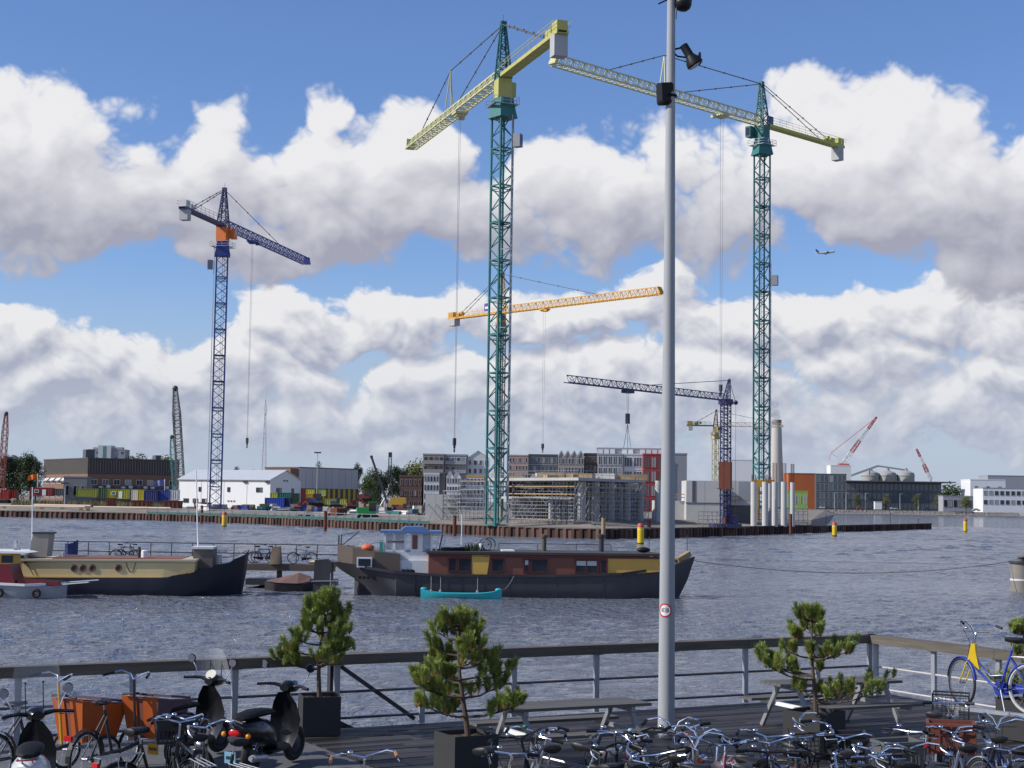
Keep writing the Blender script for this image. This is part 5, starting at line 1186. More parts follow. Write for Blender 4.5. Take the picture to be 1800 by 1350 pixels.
def pipes():
    M_PI = mat('pale_pipe', (.45, .36, .27), .7, 0, .2, .6)
    for i, (a, b, dz, lb) in enumerate((((0, 889), (150, 891), .7, 'long pale pipe on the quay at far left'), ((60, 887), (160, 889), 1.1, 'upper pale pipe at far left'), ((165, 891), (300, 893), .9, 'long pale pipe behind the quay wall middle left'), ((170, 896), (260, 898), .5, 'orange brown pipe lying behind the quay edge'))):
        p = on(a[0], a[1], 1.6 + dz); q_ = on(b[0], b[1], 1.6 + dz); k = min(p.y, 375); p = at(a[0], a[1], 368); q_ = at(b[0], b[1], 352)
        p.z = max(1.9, p.z); q_.z = max(1.9, q_.z)
        r = thing('pipe', lb, 'pipe', p); MB().tube((0, 0, 0), q_ - p, .2, n=8).build('pipe_body', M_PI if i < 3 else mat('pipe_orange', (.4, .17, .08), .7), r)
        for k in (.05, .5, .95): c = (q_ - p) * k; MB().box(c.x - .3, c.y - .3, -p.z + 1.3, c.x + .3, c.y + .3, c.z - .19).build('support', M_WOOD, r)
pipes()
def machine(label, px, pyb, Y, col, name='site_machine', s=1.0, arm=True):
    z = max(1.5, at(px, pyb, Y).z); p = base_at(px, Y, z); r = thing(name, label, 'machine', p, random.uniform(-.5, .5), 'machines on the site'); m = mat('machine_%d_%d' % (int(col[0] * 99), int(col[1] * 99)), col, .5)
    for sy in (-.9, .9): q = MB(); q.prism([(-1.7 * s, .25 * s), (-1.4 * s, 0), (1.4 * s, 0), (1.7 * s, .25 * s), (1.7 * s, .55 * s), (1.4 * s, .8 * s), (-1.4 * s, .8 * s), (-1.7 * s, .55 * s)], sy * s - .25 * s, sy * s + .25 * s); q.build('track', M_BLACK, r)
    q = MB(); q.prism([(-1.8 * s, .85 * s), (1.2 * s, .85 * s), (1.2 * s, 1.3 * s), (.2 * s, 1.9 * s), (-1.8 * s, 1.9 * s)], -1.0 * s, 1.0 * s); q.build('body', m, r)
    q = MB(); q.box(.1 * s, -1.0 * s, 1.31 * s, 1.2 * s, -.1 * s, 2.7 * s); q.build('cab', M_GLASS, r); q = MB(); q.box(.05 * s, -1.05 * s, 2.71 * s, 1.25 * s, -.05 * s, 2.82 * s); q.build('cab_roof', m, r)
    if arm:
        q = MB(); q.bar((1.0 * s, .4 * s, 1.2 * s), (3.2 * s, .4 * s, 3.4 * s), .35 * s); q.bar((3.2 * s, .4 * s, 3.4 * s), (4.6 * s, .4 * s, 1.6 * s), .28 * s); q.build('arm', m, r); q = MB(); q.prism([(4.3 * s, 1.7 * s), (5.0 * s, 1.5 * s), (4.8 * s, .7 * s), (4.1 * s, .9 * s)], .0, .8 * s); q.build('bucket', M_DSTEEL, r)
machine('red and white small digger in the middle of the site', 618, 894, 330, (.42, .07, .03), s=.62); machine('bright green generator machine on the quay edge', 647, 916, 290, (.02, .32, .07), s=1.15, arm=False); machine('dark red machine right of the striped hall on the site', 640, 882, 400, (.22, .05, .04), arm=False); machine('rusty orange machine near the white concrete wall', 708, 902, 320, (.28, .09, .05), s=.7, arm=False); machine('blue grey machine left of the red digger', 590, 891, 340, (.08, .12, .2), s=.7, arm=False); machine('dark machine by the blue container', 555, 890, 350, (.06, .07, .12), arm=False); machine('orange red machine beside the white barriers', 524, 894, 345, (.40, .09, .03), s=.5)
def barrier(label, px0, px1, py, Y):
    z = 1.7; a, rz, W = frame2(px0, px1, Y, z); r = thing('barrier', label, 'barrier', a, rz)
    for k in range(4): MB().bar((W * k / 3, 0, -.3), (W * k / 3, 0, 1.6), .14).build('post', M_WHITE, r)
    for z_ in (.5, 1.4): MB().bar((0, -.08, z_), (W, -.08, z_), .06, .3).build('rail_board', M_WHITE, r)
barrier('white barrier boards in front of the bright blue container', 460, 492, 893, 350)
rnd = random.Random(11)
dm = [M_RUST, M_WOOD, M_CONC, M_GREYC, M_DSTEEL, M_BLUE, M_TEAL, M_WALLW, M_SITE]
STK = {'rust': 'rusty steel', 'formwork_timber': 'timber', 'concrete': 'concrete blocks', 'grey_cladding': 'grey panels', 'dark_steel': 'dark steel', 'crane_blue': 'blue crates', 'crane_teal': 'teal crates', 'white_cladding': 'white sacks', 'site_ground': 'earth coloured sacks'}; used = set()
for k in range(72):
    px = rnd.uniform(530, 745) if k < 54 else rnd.uniform(330, 530); Y = rnd.uniform(300, 400) if px > 530 else rnd.uniform(345, 362); p = base_at(px, Y, 1.6 + (Y - 300) * .006); m = rnd.choice(dm)
    w, d, h = rnd.uniform(.8, 4), rnd.uniform(.6, 2), rnd.uniform(.3, 1.3); q = MB()
    for i in range(rnd.randint(2, 5)): q.cbox((rnd.uniform(-.2, .2), rnd.uniform(-.2, .2), h * i + h / 2), (w * rnd.uniform(.8, 1), d, h * .9), Matrix.Rotation(rnd.uniform(-.1, .1), 3, 'Z')); h *= .75
    pl = ('beside the blue crane foot' if px < 430 else 'before the bright blue container' if px < 530 else 'before the striped hall' if px < 635 else 'before the piling rig' if px < 700 else 'left of the white concrete wall') + (' near the quay edge' if Y < 350 else ' further back')
    for m in sorted(dm, key=lambda q_: rnd.random()):
        lb = 'stack of %s %s' % (STK[m.name], pl)
        if lb not in used: break
    else: continue
    used.add(lb); o = q.build('material_stack', m, loc=p, rot=(0, 0, rnd.uniform(-1, 1))); tag(o, lb, 'stack', 'stacks of material on the site')
for k, (px, col, lb) in enumerate(((408, (.02, .02, .03), 'worker in dark clothing standing right of the blue crane foot'),)):
    p = base_at(px, 340, 1.7); q = MB(); q.path([(-.1, 0, 0), (-.09, 0, .45), (-.1, 0, .9)], [.08, .07, .11], 8); q.path([(.12, 0, 0), (.11, .02, .45), (.08, 0, .9)], [.08, .07, .11], 8); q.rings([[Vector((a_ * math.cos(t_ * .785), b_ * math.sin(t_ * .785), z_)) for t_ in range(8)] for a_, b_, z_ in ((.17, .12, .82), (.19, .13, 1.0), (.17, .11, 1.15), (.22, .13, 1.4), (.08, .07, 1.5), (.06, .06, 1.55))]); q.path([(-.23, 0, 1.4), (-.28, .02, 1.12), (-.25, -.1, .88)], [.06, .05, .04], 6); q.path([(.23, 0, 1.4), (.28, .02, 1.12), (.26, -.08, .88)], [.06, .05, .04], 6); q.ball((0, -.01, 1.66), .115, 10, 7, (.85, 1, 1.1))
    o = q.build('person', mat('worker_clothes', (.03, .022, .025), .9), loc=p); tag(o, lb, 'person')
# lamp columns on the site
for px, pyt, Y, lb in ((556, 796, 420, 'tall thin light mast in front of the striped hall'), (113, 850, 372, 'grey mast on the quay at far left'),):
    p = base_at(px, Y, 2); h = hz(px, pyt, Y, 2); r = thing('light_mast', lb, 'light mast', p); MB().tube((0, 0, 0), (0, 0, h), .14, .08, 6).build('pole', M_GALV, r); q = MB(); q.box(-.9, -.3, h - .1, .9, .3, h + .25); q.build('lamp_head', M_DSTEEL, r)
# ---------------------------------------------------------------- piles and buoys in the water
for px, py, pyt, lb in ((355, 920, 890, 'brown mooring pile left of the yellow buoy'), (572, 933, 900, 'brown mooring pile in front of the green guard fence'), (799, 942, 908, 'brown mooring pile before the scaffold tower'), (1274, 942, 910, 'rusty pile at the foot of the dark blue crane'), (1140, 944, 915, 'rusty pile right of the yellow buoy beside the lamp post'), (1389, 939, 905, 'rusty pile before the round columns'), (1060, 950, 910, 'pale timber pile at the corner of the quay')):
    p = on(px, py, 0); h = at(px, pyt, p.y).z; r = thing('mooring_pile', lb, 'pile', (p.x, p.y - .5, 0), 0, 'mooring piles'); MB().tube((0, 0, -1.5), (0, 0, h), .3, .28, 10).build('shaft', M_RUST if px != 1060 else M_WOOD, r); MB().lathe([(.31, h + .002), (.31, h + .08), (.1, h + .2)], n=10).build('cap', M_DSTEEL, r)
M_BUOY = mat('buoy_yellow', (.68, .48, .015), .5, 0, .12, 2)
for px, py, pyt, lb in ((394, 926, 900, 'yellow can buoy in front of the green guard fence, leftmost'), (1126, 957, 920, 'yellow can buoy left of the lamp post, nearest'), (1467, 943, 918, 'yellow can buoy near the low rusty spit'), (1697, 935, 912, 'yellow can buoy far right on open water')):
    p = on(px, py, 0); h = at(px, pyt, p.y).z; r = thing('buoy', lb, 'buoy', (p.x, p.y, 0), 0, 'yellow buoys')
    MB().lathe([(.02, -.8), (.42, -.6), (.42, h * .82)], n=14).build('body', M_BUOY, r); MB().lathe([(.43, .05), (.43, .22)], n=14).build('waterline_band', M_DSTEEL, r); MB().lathe([(.425, h * .82 + .002), (.425, h * .93), (.3, h)], n=14).build('top_band', mat('buoy_red', (.5, .08, .05), .6), r); MB().lathe([(.43, h * .70), (.43, h * .72)], n=14).build('white_band', M_WHITE, r); MB().tube((0, 0, h), (0, 0, h + .7), .035, n=5).build('light', M_DSTEEL, r)
for px, py, pyt, Y_, lb in ((1452, 919, 903, 330, 'thin marker pole beyond the low spit, left'), (1565, 918, 902, 360, 'thin marker pole beyond the low spit, middle'), (1614, 921, 911, 350, 'short marker pole near the end of the low spit')):
    p = on(px, py + 3, 0); h = at(px, pyt, p.y).z; r = thing('marker_pole', lb, 'pole', (p.x, p.y, 0), 0, 'marker poles'); MB().tube((0, 0, -1), (0, 0, h), .09, n=6).build('shaft', M_DSTEEL, r); MB().box(-.35, -.04, h - .5, .35, .04, h).build('board', M_GALV, r)
# moored dark barge and small sail on the far right
p = on(1722, 905, 0); r = thing('cargo_barge', 'long low dark barge moored at the far right bank', 'barge', (p.x, 850, 0)); MB().rings([[Vector((x, y * w, z)) for y, z in ((-4, 1.8), (-3.6, -.5), (3.6, -.5), (4, 1.8))] for x, w in ((-3, .2), (2, 1), (45, 1))], smooth=False).build('hull', M_DSTEEL, r); MB().box(3, -3, 1.81, 30, 3, 3.2).build('hold_cover', M_BRICKB, r); MB().box(32, -3, 1.81, 40, 3, 5).build('deckhouse', M_DGREY, r)

# ---------------------------------------------------------------- boats
def hull(mb, st, rs_=0.0, rb=0.0):
    """stations (x, half beam at deck, deck z, half beam at water, chine z)"""
    st = np.array(st, float); xs = np.unique(np.concatenate([np.linspace(st[0, 0], st[-1, 0], 30), st[:, 0]]))
    def sm(c):
        y = np.interp(xs, st[:, 0], st[:, c])
        for _ in range(2):
            z = y.copy(); z[1:-1] = .25 * y[:-2] + .5 * y[1:-1] + .25 * y[2:]; y = z
        return y
    st = np.stack([xs, sm(1), sm(2), sm(3), sm(4)], 1)
    secs = []
    L_ = st[-1, 0]
    for x, b1, z1, b0, z0 in st:
        sh = rs_ * max(0, 1 - x / (L_ * .16)) ** 1.5 - rb * max(0, (x - L_ * .84) / (L_ * .16)) ** 1.5; xm = x + sh * .45; xl = x + sh
        secs.append([Vector((x, -b1, z1)), Vector((xm, -(b1 * .55 + b0 * .45) * 1.02, (z1 * .45 + z0 * .55))), Vector((xl, -b0, z0)), Vector((xl, -b0 * .8, -.8)), Vector((xl, b0 * .8, -.8)), Vector((xl, b0, z0)), Vector((xm, (b1 * .55 + b0 * .45) * 1.02, (z1 * .45 + z0 * .55))), Vector((x, b1, z1))])
    mb.rings(secs, smooth=True)
M_HULL = mat('hull_dark', (.022, .022, .028), .5, 0, .45, 1.2, .1, col2=(.05, .042, .044), stretch=(1, 1, .22)); M_HULLG = mat('hull_grey', (.072, .072, .086), .55, 0, .5, 1.3, .1, col2=(.032, .027, .03), stretch=(1, 1, .22)); M_NAVY = mat('hull_navy', (.010, .013, .028), .4, 0, .4, 1.2, col2=(.024, .024, .034), stretch=(1, 1, .25))
M_CABB = mat('cabin_brown', (.205, .072, .046), .6, 0, .3, 1.6, stretch=(1, 1, .25)); M_CABY = mat('cabin_yellow', (.68, .40, .08), .55, 0, .16, 1.4, stretch=(1, 1, .3)); M_CREAM = mat('cream_paint', (.72, .56, .27), .5, 0, .16, 1.4, stretch=(1, 1, .2)); M_WGREY = mat('wheelhouse_grey', (.64, .65, .65), .6, 0, .22, 1.5, stretch=(1, 1, .25))
M_RUSTB = mat('brown_bulwark', (.10, .075, .06), .75, 0, .3, 1)
# houseboat
HY = 88.5
hb0 = base_at(585, HY, 0); hb1 = base_at(1222, HY + 1.5, 0)
def houseboat():
    d = hb1 - hb0; L = Vector((d.x, d.y)).length; K = HY / FPX
    r = thing('houseboat', 'long dark houseboat with brown and yellow cabin and white wheelhouse', 'houseboat', hb0, math.atan2(d.y, d.x))
    X = lambda px: (px - 585) * K * 1.003
    Zb = lambda px, py: at(px, py, HY - 2.4).z
    q = MB(); hull(q, [(0.0, .4, 1.75, .3, .9), (.5, 1.3, 1.85, .5, .7), (1.6, 2.0, 1.62, 1.3, .3), (3.6, 2.35, 1.32, 2.1, .0), (6, 2.4, 1.2, 2.3, -.1), (12, 2.4, 1.22, 2.35, -.1), (16, 2.4, 1.38, 2.3, -.1), (18.2, 1.9, 1.68, 1.6, -.1), (19.4, .95, 1.9, .5, -.1), (L - .4, .25, 2.18, .1, -.1), (L, .08, 2.28, .05, -.1)], 1.3, .95); q.build('hull', M_HULLG, r)
    q = MB(); 
    for (a, b) in (((3.6, -2.38, 1.3), (6, -2.43, 1.18)), ((6, -2.43, 1.18), (12, -2.43, 1.2)), ((12, -2.43, 1.2), (16, -2.43, 1.36)), ((16, -2.43, 1.36), (18.2, -1.95, 1.66)), ((1.6, -2.03, 1.6), (3.6, -2.38, 1.3))): q.bar(a, b, .12, .14)
    q.build('rubbing_strake', M_HULL, r)
    for x in (4.6, 7.2, 9.8, 12.4, 15.0): q = MB(); q.box(x - .015, -2.425, .05, x + .015, -2.30, 1.12); q.build('plate_seam', M_HULL, r)
    # raised stern bulwark with its window
    q = MB(); q.rings([[Vector((x, s_ * b, z)) for s_, z in ((-1, zb), (-1, zt), (1, zt), (1, zb))] for x, b, zb, zt in ((.35, .9, 1.8, 2.75), (1.2, 1.65, 1.7, 2.6), (2.4, 1.95, 1.5, 2.4), (3.8, 2.0, 1.35, 2.3), (X(703), 2.0, 1.3, 2.2))], smooth=False); q.build('stern_bulwark', M_RUSTB, r)
    q = MB(); q.box(X(630), -2.14, 1.55, X(656), -1.9, 2.1); q.cur = 1; q.box(X(632.5), -2.17, 1.63, X(653.5), -2.1, 2.02); q.build('stern_window', [M_WHITE, M_GLASS], r)
    # wheelhouse
    x0, x1 = X(672), X(768); z1 = Zb(700, 938); zb = 1.25; zm = Zb(700, 971)
    MB().box(x0 + .1, -1.5, zb, x1, 1.5, zm).build('wheelhouse_base', M_WGREY, r)
    q = MB()
    for x in (x0 + .15, X(693), X(712), X(725), X(740), X(757)): 
        for sy in (-1.45, 1.45): q.box(x - .06, sy - .06, zm + .01, x + .06, sy + .06, z1)
    for x in (x0 + .15, X(757)):
        for y in (-.5, .5): q.box(x - .05, y - .05, zm + .01, x + .05, y + .05, z1)
    q.build('window_posts', M_WHITE, r)
    q = MB(); q.box(X(721), -1.49, zm + .01, X(740), -1.41, z1 - .01); q.build('wheelhouse_door', M_WHITE, r); q = MB(); q.box(X(724), -1.53, zm + .15, X(733), -1.495, z1 - .1); q.build('door_panel', M_CABB, r)
    q = MB()
    for a, b in ((x0 + .22, X(693) - .07), (X(693) + .07, X(712) - .07), (X(740) + .07, X(757) - .07)): q.box(a, -1.47, zm + .02, b, -1.44, z1 - .02); q.box(a, 1.44, zm + .02, b, 1.47, z1 - .02)
    q.build('wheelhouse_pane', glass('clear_pane', (.5, .55, .6), .03, .35), r)
    q = MB(); q.box(x0 + .3, -1.52, zm + .5, X(710), -1.48, zm + .58); q.build('glazing_bar', M_CABB, r)
    MB().box(x0 - .1, -1.75, z1, X(775), 1.75, z1 + .14).build('wheelhouse_roof', mat('roof_blue', (.11, .19, .36), .55, 0, .2, 1), r)
    q = MB(); q.rings([[Vector((x, s_ * 1.2, z)) for s_, z in ((-1, z1 + .145), (-1, z1 + h), (1, z1 + h), (1, z1 + .145))] for x, h in ((X(705), .2), (X(712), .36), (X(742), .36), (X(752), .2))], smooth=False); q.build('roof_hatch', mat('roof_blue', (0, 0, 0)), r)
    for k in range(3): q = MB(); q.bar((X(757) + .25 + k * .16, -1.4 + k * .02, zm), (X(757) + .4 + k * .2, -1.45, z1 - .05), .06); q.build('leaning_board', M_DSTEEL if k % 2 else M_WHITE, r)
    MB().box(X(703), -1.9, 1.22, X(752), 1.9, zm - .45).build('engine_casing', M_WGREY, r)
    # long cabin
    c0, c1, c2, c3, c4 = X(752), X(826), X(860), X(1060), X(1150); zt = Zb(900, 976); zl = 1.2
    MB().box(c0, -2.2, zl, c3, 2.2, zt).build('cabin_wall', M_CABB, r)
    q = MB(); q.prism([(c3 + .01, 1.22), (c4, 1.5), (c4, zt - .12), (c3 + .01, zt)], -2.19, 2.19); q.build('cabin_front', M_CABY, r, label='yellow forward cabin')
    q = MB(); q.prism([(c1, zl + .02), (c2 - .25, zl + .02), (c2 - .1, zt - .03), (c1 + .0, zt - .03)], -2.26, -2.202); q.build('yellow_panel', M_CABY, r)
    MB().box(c0 - .12, -2.35, zt + .005, c4 + .12, 2.35, zt + .14).build('cabin_roof', mat('roof_felt', (.05, .045, .043), .85, 0, .3, 1), r)
    q = MB(); q.box(c0, -2.26, zt - .14, c4, -2.205, zt - .02); q.build('eaves_board', mat('eaves_red', (.14, .03, .025), .6), r)
    for a, b, n in ((785, 801, 1), (802, 826, 1), (859, 882, 1), (914, 926, 1), (927, 957, 1), (1003, 1044, 2), (1047, 1059, 1)):
        q = MB(); xa, xb = X(a), X(b); za, zz = zl + .16, zt - .2; t_ = .07
        q.box(xa, -2.27, za, xa + t_, -2.2, zz); q.box(xb - t_, -2.27, za, xb, -2.2, zz); q.box(xa + t_, -2.27, zz - t_, xb - t_, -2.2, zz); q.box(xa + t_, -2.3, za, xb - t_, -2.2, za + t_)
        for k in range(1, n): q.box((xa + xb) / 2 - .03, -2.26, za + t_, (xa + xb) / 2 + .03, -2.2, zz - t_)
        q.cur = 1; q.box(xa + t_, -2.225, za + t_, xb - t_, -2.19, zz - t_); w_ = q.build('cabin_window', [mat('frame_dark_red', (.09, .02, .018), .5), M_GLASS], r)
        if a in (1003, 914): q = MB(); q.box(xa + .1, -2.24, zz - .35, xb - .1, -2.226, zz - .1); q.build('curtain', mat('curtain', (.55, .55, .52), .9), w_)
    for px, pyt, rad, m in ((957, 945, .14, M_RUSTB), (1059, 945, .15, M_DSTEEL)):
        h = Zb(px, pyt); q = MB(); q.tube((X(px), .3, zt + .141), (X(px), .3, h), rad, n=10); q.lathe([(rad * 1.5, h - .08), (rad * 1.6, h + .06), (rad * .5, h + .12)], (X(px), .3, 0), n=10); q.build('stove_pipe', m, r)
    q = MB(); q.tube((X(811), .2, zt + .141), (X(811), .2, Zb(811, 905)), .035, n=5); q.build('flag_pole', M_WHITE, r)
    q = MB(); q.tube((X(844), -.8, zt + .141), (X(844), -.8, zt + .55), .12, n=10); q.build('vent', M_WHITE, r)
    q = MB(); q.torus((X(858), -.4, zt + .5), (.1, 1, .1), .36, .03, 20, 5); q.torus((X(853), .2, zt + .45), (.2, 1, .1), .34, .03, 20, 5)
    for k in range(8): a = k * math.pi / 8; q.tube((X(858) + .35 * math.cos(a), -.4, zt + .5 + .35 * math.sin(a)), (X(858) - .35 * math.cos(a), -.4, zt + .5 - .35 * math.sin(a)), .006, n=3)
    q.build('roof_wheel', M_DSTEEL, r)
    q = MB(); rn = random.Random(3)
    for k in range(240):
        b_ = Vector((rn.uniform(X(815), X(850)) if k < 170 else rn.uniform(X(1150), X(1162)), rn.uniform(-1.2, .8), zt + .14 if k < 170 else 1.6)); a = rn.uniform(0, 6.28); q.add([b_ + Vector((.05 * math.cos(a), .05 * math.sin(a), 0)), b_ - Vector((.05 * math.cos(a), .05 * math.sin(a), 0)), b_ + Vector((rn.uniform(-.1, .1), rn.uniform(-.1, .1), rn.uniform(.2, .5) if k < 170 else rn.uniform(.4, 1.1)))], [(0, 1, 2)])
    q.build('roof_plants', M_LEAFD, r)
    q = MB(); q.tube((X(775), -1.5, zt + .2), (X(815), -1.3, zt + .25), .12, n=7); q.box(X(775), -.8, zt + .145, X(790), .5, zt + .3); q.build('furled_sail', M_BLACK, r)
    q = MB(); q.box(X(880), -1.2, zt + .145, X(902), .6, zt + .2); q.build('solar_panel', M_WHITE, r)
    q = MB(); 
    for x in (880, 950, 1020, 1083): q.tube((X(x), 1.8, zt + .14), (X(x), 1.8, zt + .5), .02, n=4)
    q.tube((X(880), 1.8, zt + .5), (X(1083), 1.8, zt + .5), .02, n=4); q.build('roof_rail', M_DSTEEL, r)
    q = MB(); q.ball((X(1130), -.6, zt + .3), .2, 8, 5, (2, 1, .8)); q.build('roof_bundle', M_BLACK, r); q = MB(); q.tube((X(1143), 0, zt + .14), (X(1143), 0, Zb(1143, 946)), .02, n=4); q.build('aerial', M_DSTEEL, r)
    q = MB(); q.tube((L - .45, 0, 2.2), (L - .45, 0, Zb(1217, 943)), .02, n=4); q.build('bow_staff', M_DSTEEL, r)
    q = MB(); q.bar((X(1190), -.5, 2.05), (X(1214), -.1, 2.45), .35, .3); q.ball((X(1193), -.4, 2.15), .22, 7, 5, (2, 1, .7)); q.build('anchor_gear', M_WOOD, r)
    # stern: rails, derrick, small things
    q = MB(); q.tube((X(597), -.5, 2.7), (X(597), -.5, Zb(597, 942)), .05, n=6); q.tube((X(601), -.2, 2.7), (X(601), -.2, Zb(601, 941)), .04, n=6); q.tube((X(601), -.2, Zb(601, 962)), (X(632), -.2, Zb(632, 935)), .045, n=6); q.tube((X(601), -.2, Zb(601, 943)), (X(632), -.2, Zb(632, 935)), .012, n=4); q.build('derrick', M_DSTEEL, r)
    q = MB(); q.tube((X(605), -1.0, 2.7), (X(672), -1.6, 2.95), .02, n=4); 
    for k in range(4): x = X(610 + 18 * k); q.tube((x, -1.1 - k * .15, 2.3), (x, -1.1 - k * .15, 2.9), .018, n=4)
    q.build('stern_rail', M_GALV, r)
    q = MB(); q.ball((X(648), -1.4, 2.6), .28, 10, 7, (1.3, 1, .75)); q.build('orange_fender', mat('fender_orange', (.6, .13, .05), .6), r)
    q = MB(); q.box(X(668), -1.7, 2.2, X(674), -1.2, 2.95); q.build('gas_bottle', mat('bottle_teal', (.05, .28, .25), .5), r)
    for px in (636, 643, 650, 660): q = MB(); q.lathe([(.09, 0), (.09, .06)], (X(px), -2.12 - (px - 636) * .004, 1.0), (0, -1, 0), 10); q.build('hull_port', M_BLACK, r)
    for px in (757, 773, 836): q = MB(); q.tube((X(px), -2.46, 1.15), (X(px), -2.5, .35), .015, n=4); q.lathe([(.02, -.2), (.09, -.12), (.09, .05), (.02, .12)], (X(px), -2.52, .3), n=8); q.build('fender', M_GALV, r)
    for k in range(3): q = MB(); q.ball((X(709 + k * 7), -2.1, 1.36), .14, 7, 5, (1.5, 1, .9)); q.build('deck_bundle', M_BLACK, r)
    return r, X
_, HX = houseboat()
# stern leeboard / rudder block belongs to the jetty pile beside the stern
p = base_at(571, 87.2, 0); r = thing('fender_pile', 'dark square mooring block between jetty and houseboat stern', 'pile', p)
q = MB(); q.prism([(-.55, -1), (.5, -1), (.5, 1.75), (.2, 1.95), (-.45, 1.9)], -.4, .5); q.build('block_body', M_HULL, r); q = MB(); q.bar((-.6, -.44, .75), (1.0, -.44, .8), .05); q.tube((.45, -.45, .5), (.45, -.45, 1.2), .03, n=5); q.build('ladder_rung', M_GALV, r)
# canoe
def canoe():
    a = base_at(742, 85.4, 0); b = base_at(884, 85.4, 0); L = (b - a).length; r = thing('canoe', 'bright turquoise canoe floating beside the houseboat', 'canoe', a, math.atan2((b - a).y, (b - a).x))
    secs = []; n = 16
    for i in range(n + 1):
        t_ = i / n; w = .42 * math.sin(math.pi * min(max(t_, .03), .97)) ** .55; z = .30 + .24 * abs(2 * t_ - 1) ** 3.5; x = L * t_
        secs.append([Vector((x, -w, z)), Vector((x, -w * .95, z * .5)), Vector((x, -w * .5, -.08)), Vector((x, w * .5, -.08)), Vector((x, w * .95, z * .5)), Vector((x, w, z)), Vector((x, w * .86, z - .03)), Vector((x, w * .4, .08)), Vector((x, -w * .4, .08)), Vector((x, -w * .86, z - .03))])
    q = MB(); q.rings(secs); q.build('hull', mat('canoe_turquoise', (.03, .38, .42), .35, 0, .06, 2), r)
    for e in (.04, .96): q = MB(); q.ball((L * e, 0, .5), .16, 8, 6, (1.2, .7, .6)); q.build('end_deck', mat('canoe_turquoise', (0, 0, 0)), r)
    for t_ in (.3, .7): q = MB(); q.box(L * t_ - .12, -.33, .24, L * t_ + .12, .33, .27); q.build('seat', M_WOOD, r)
canoe()
q = MB(); q.path(bow(base_at(884, 85.6, .45), base_at(905, 86.3, 1.2), .15), .025, 5); tag(q.build('mooring_rope', M_ROPE), 'pale rope tying the canoe to the houseboat', 'rope')
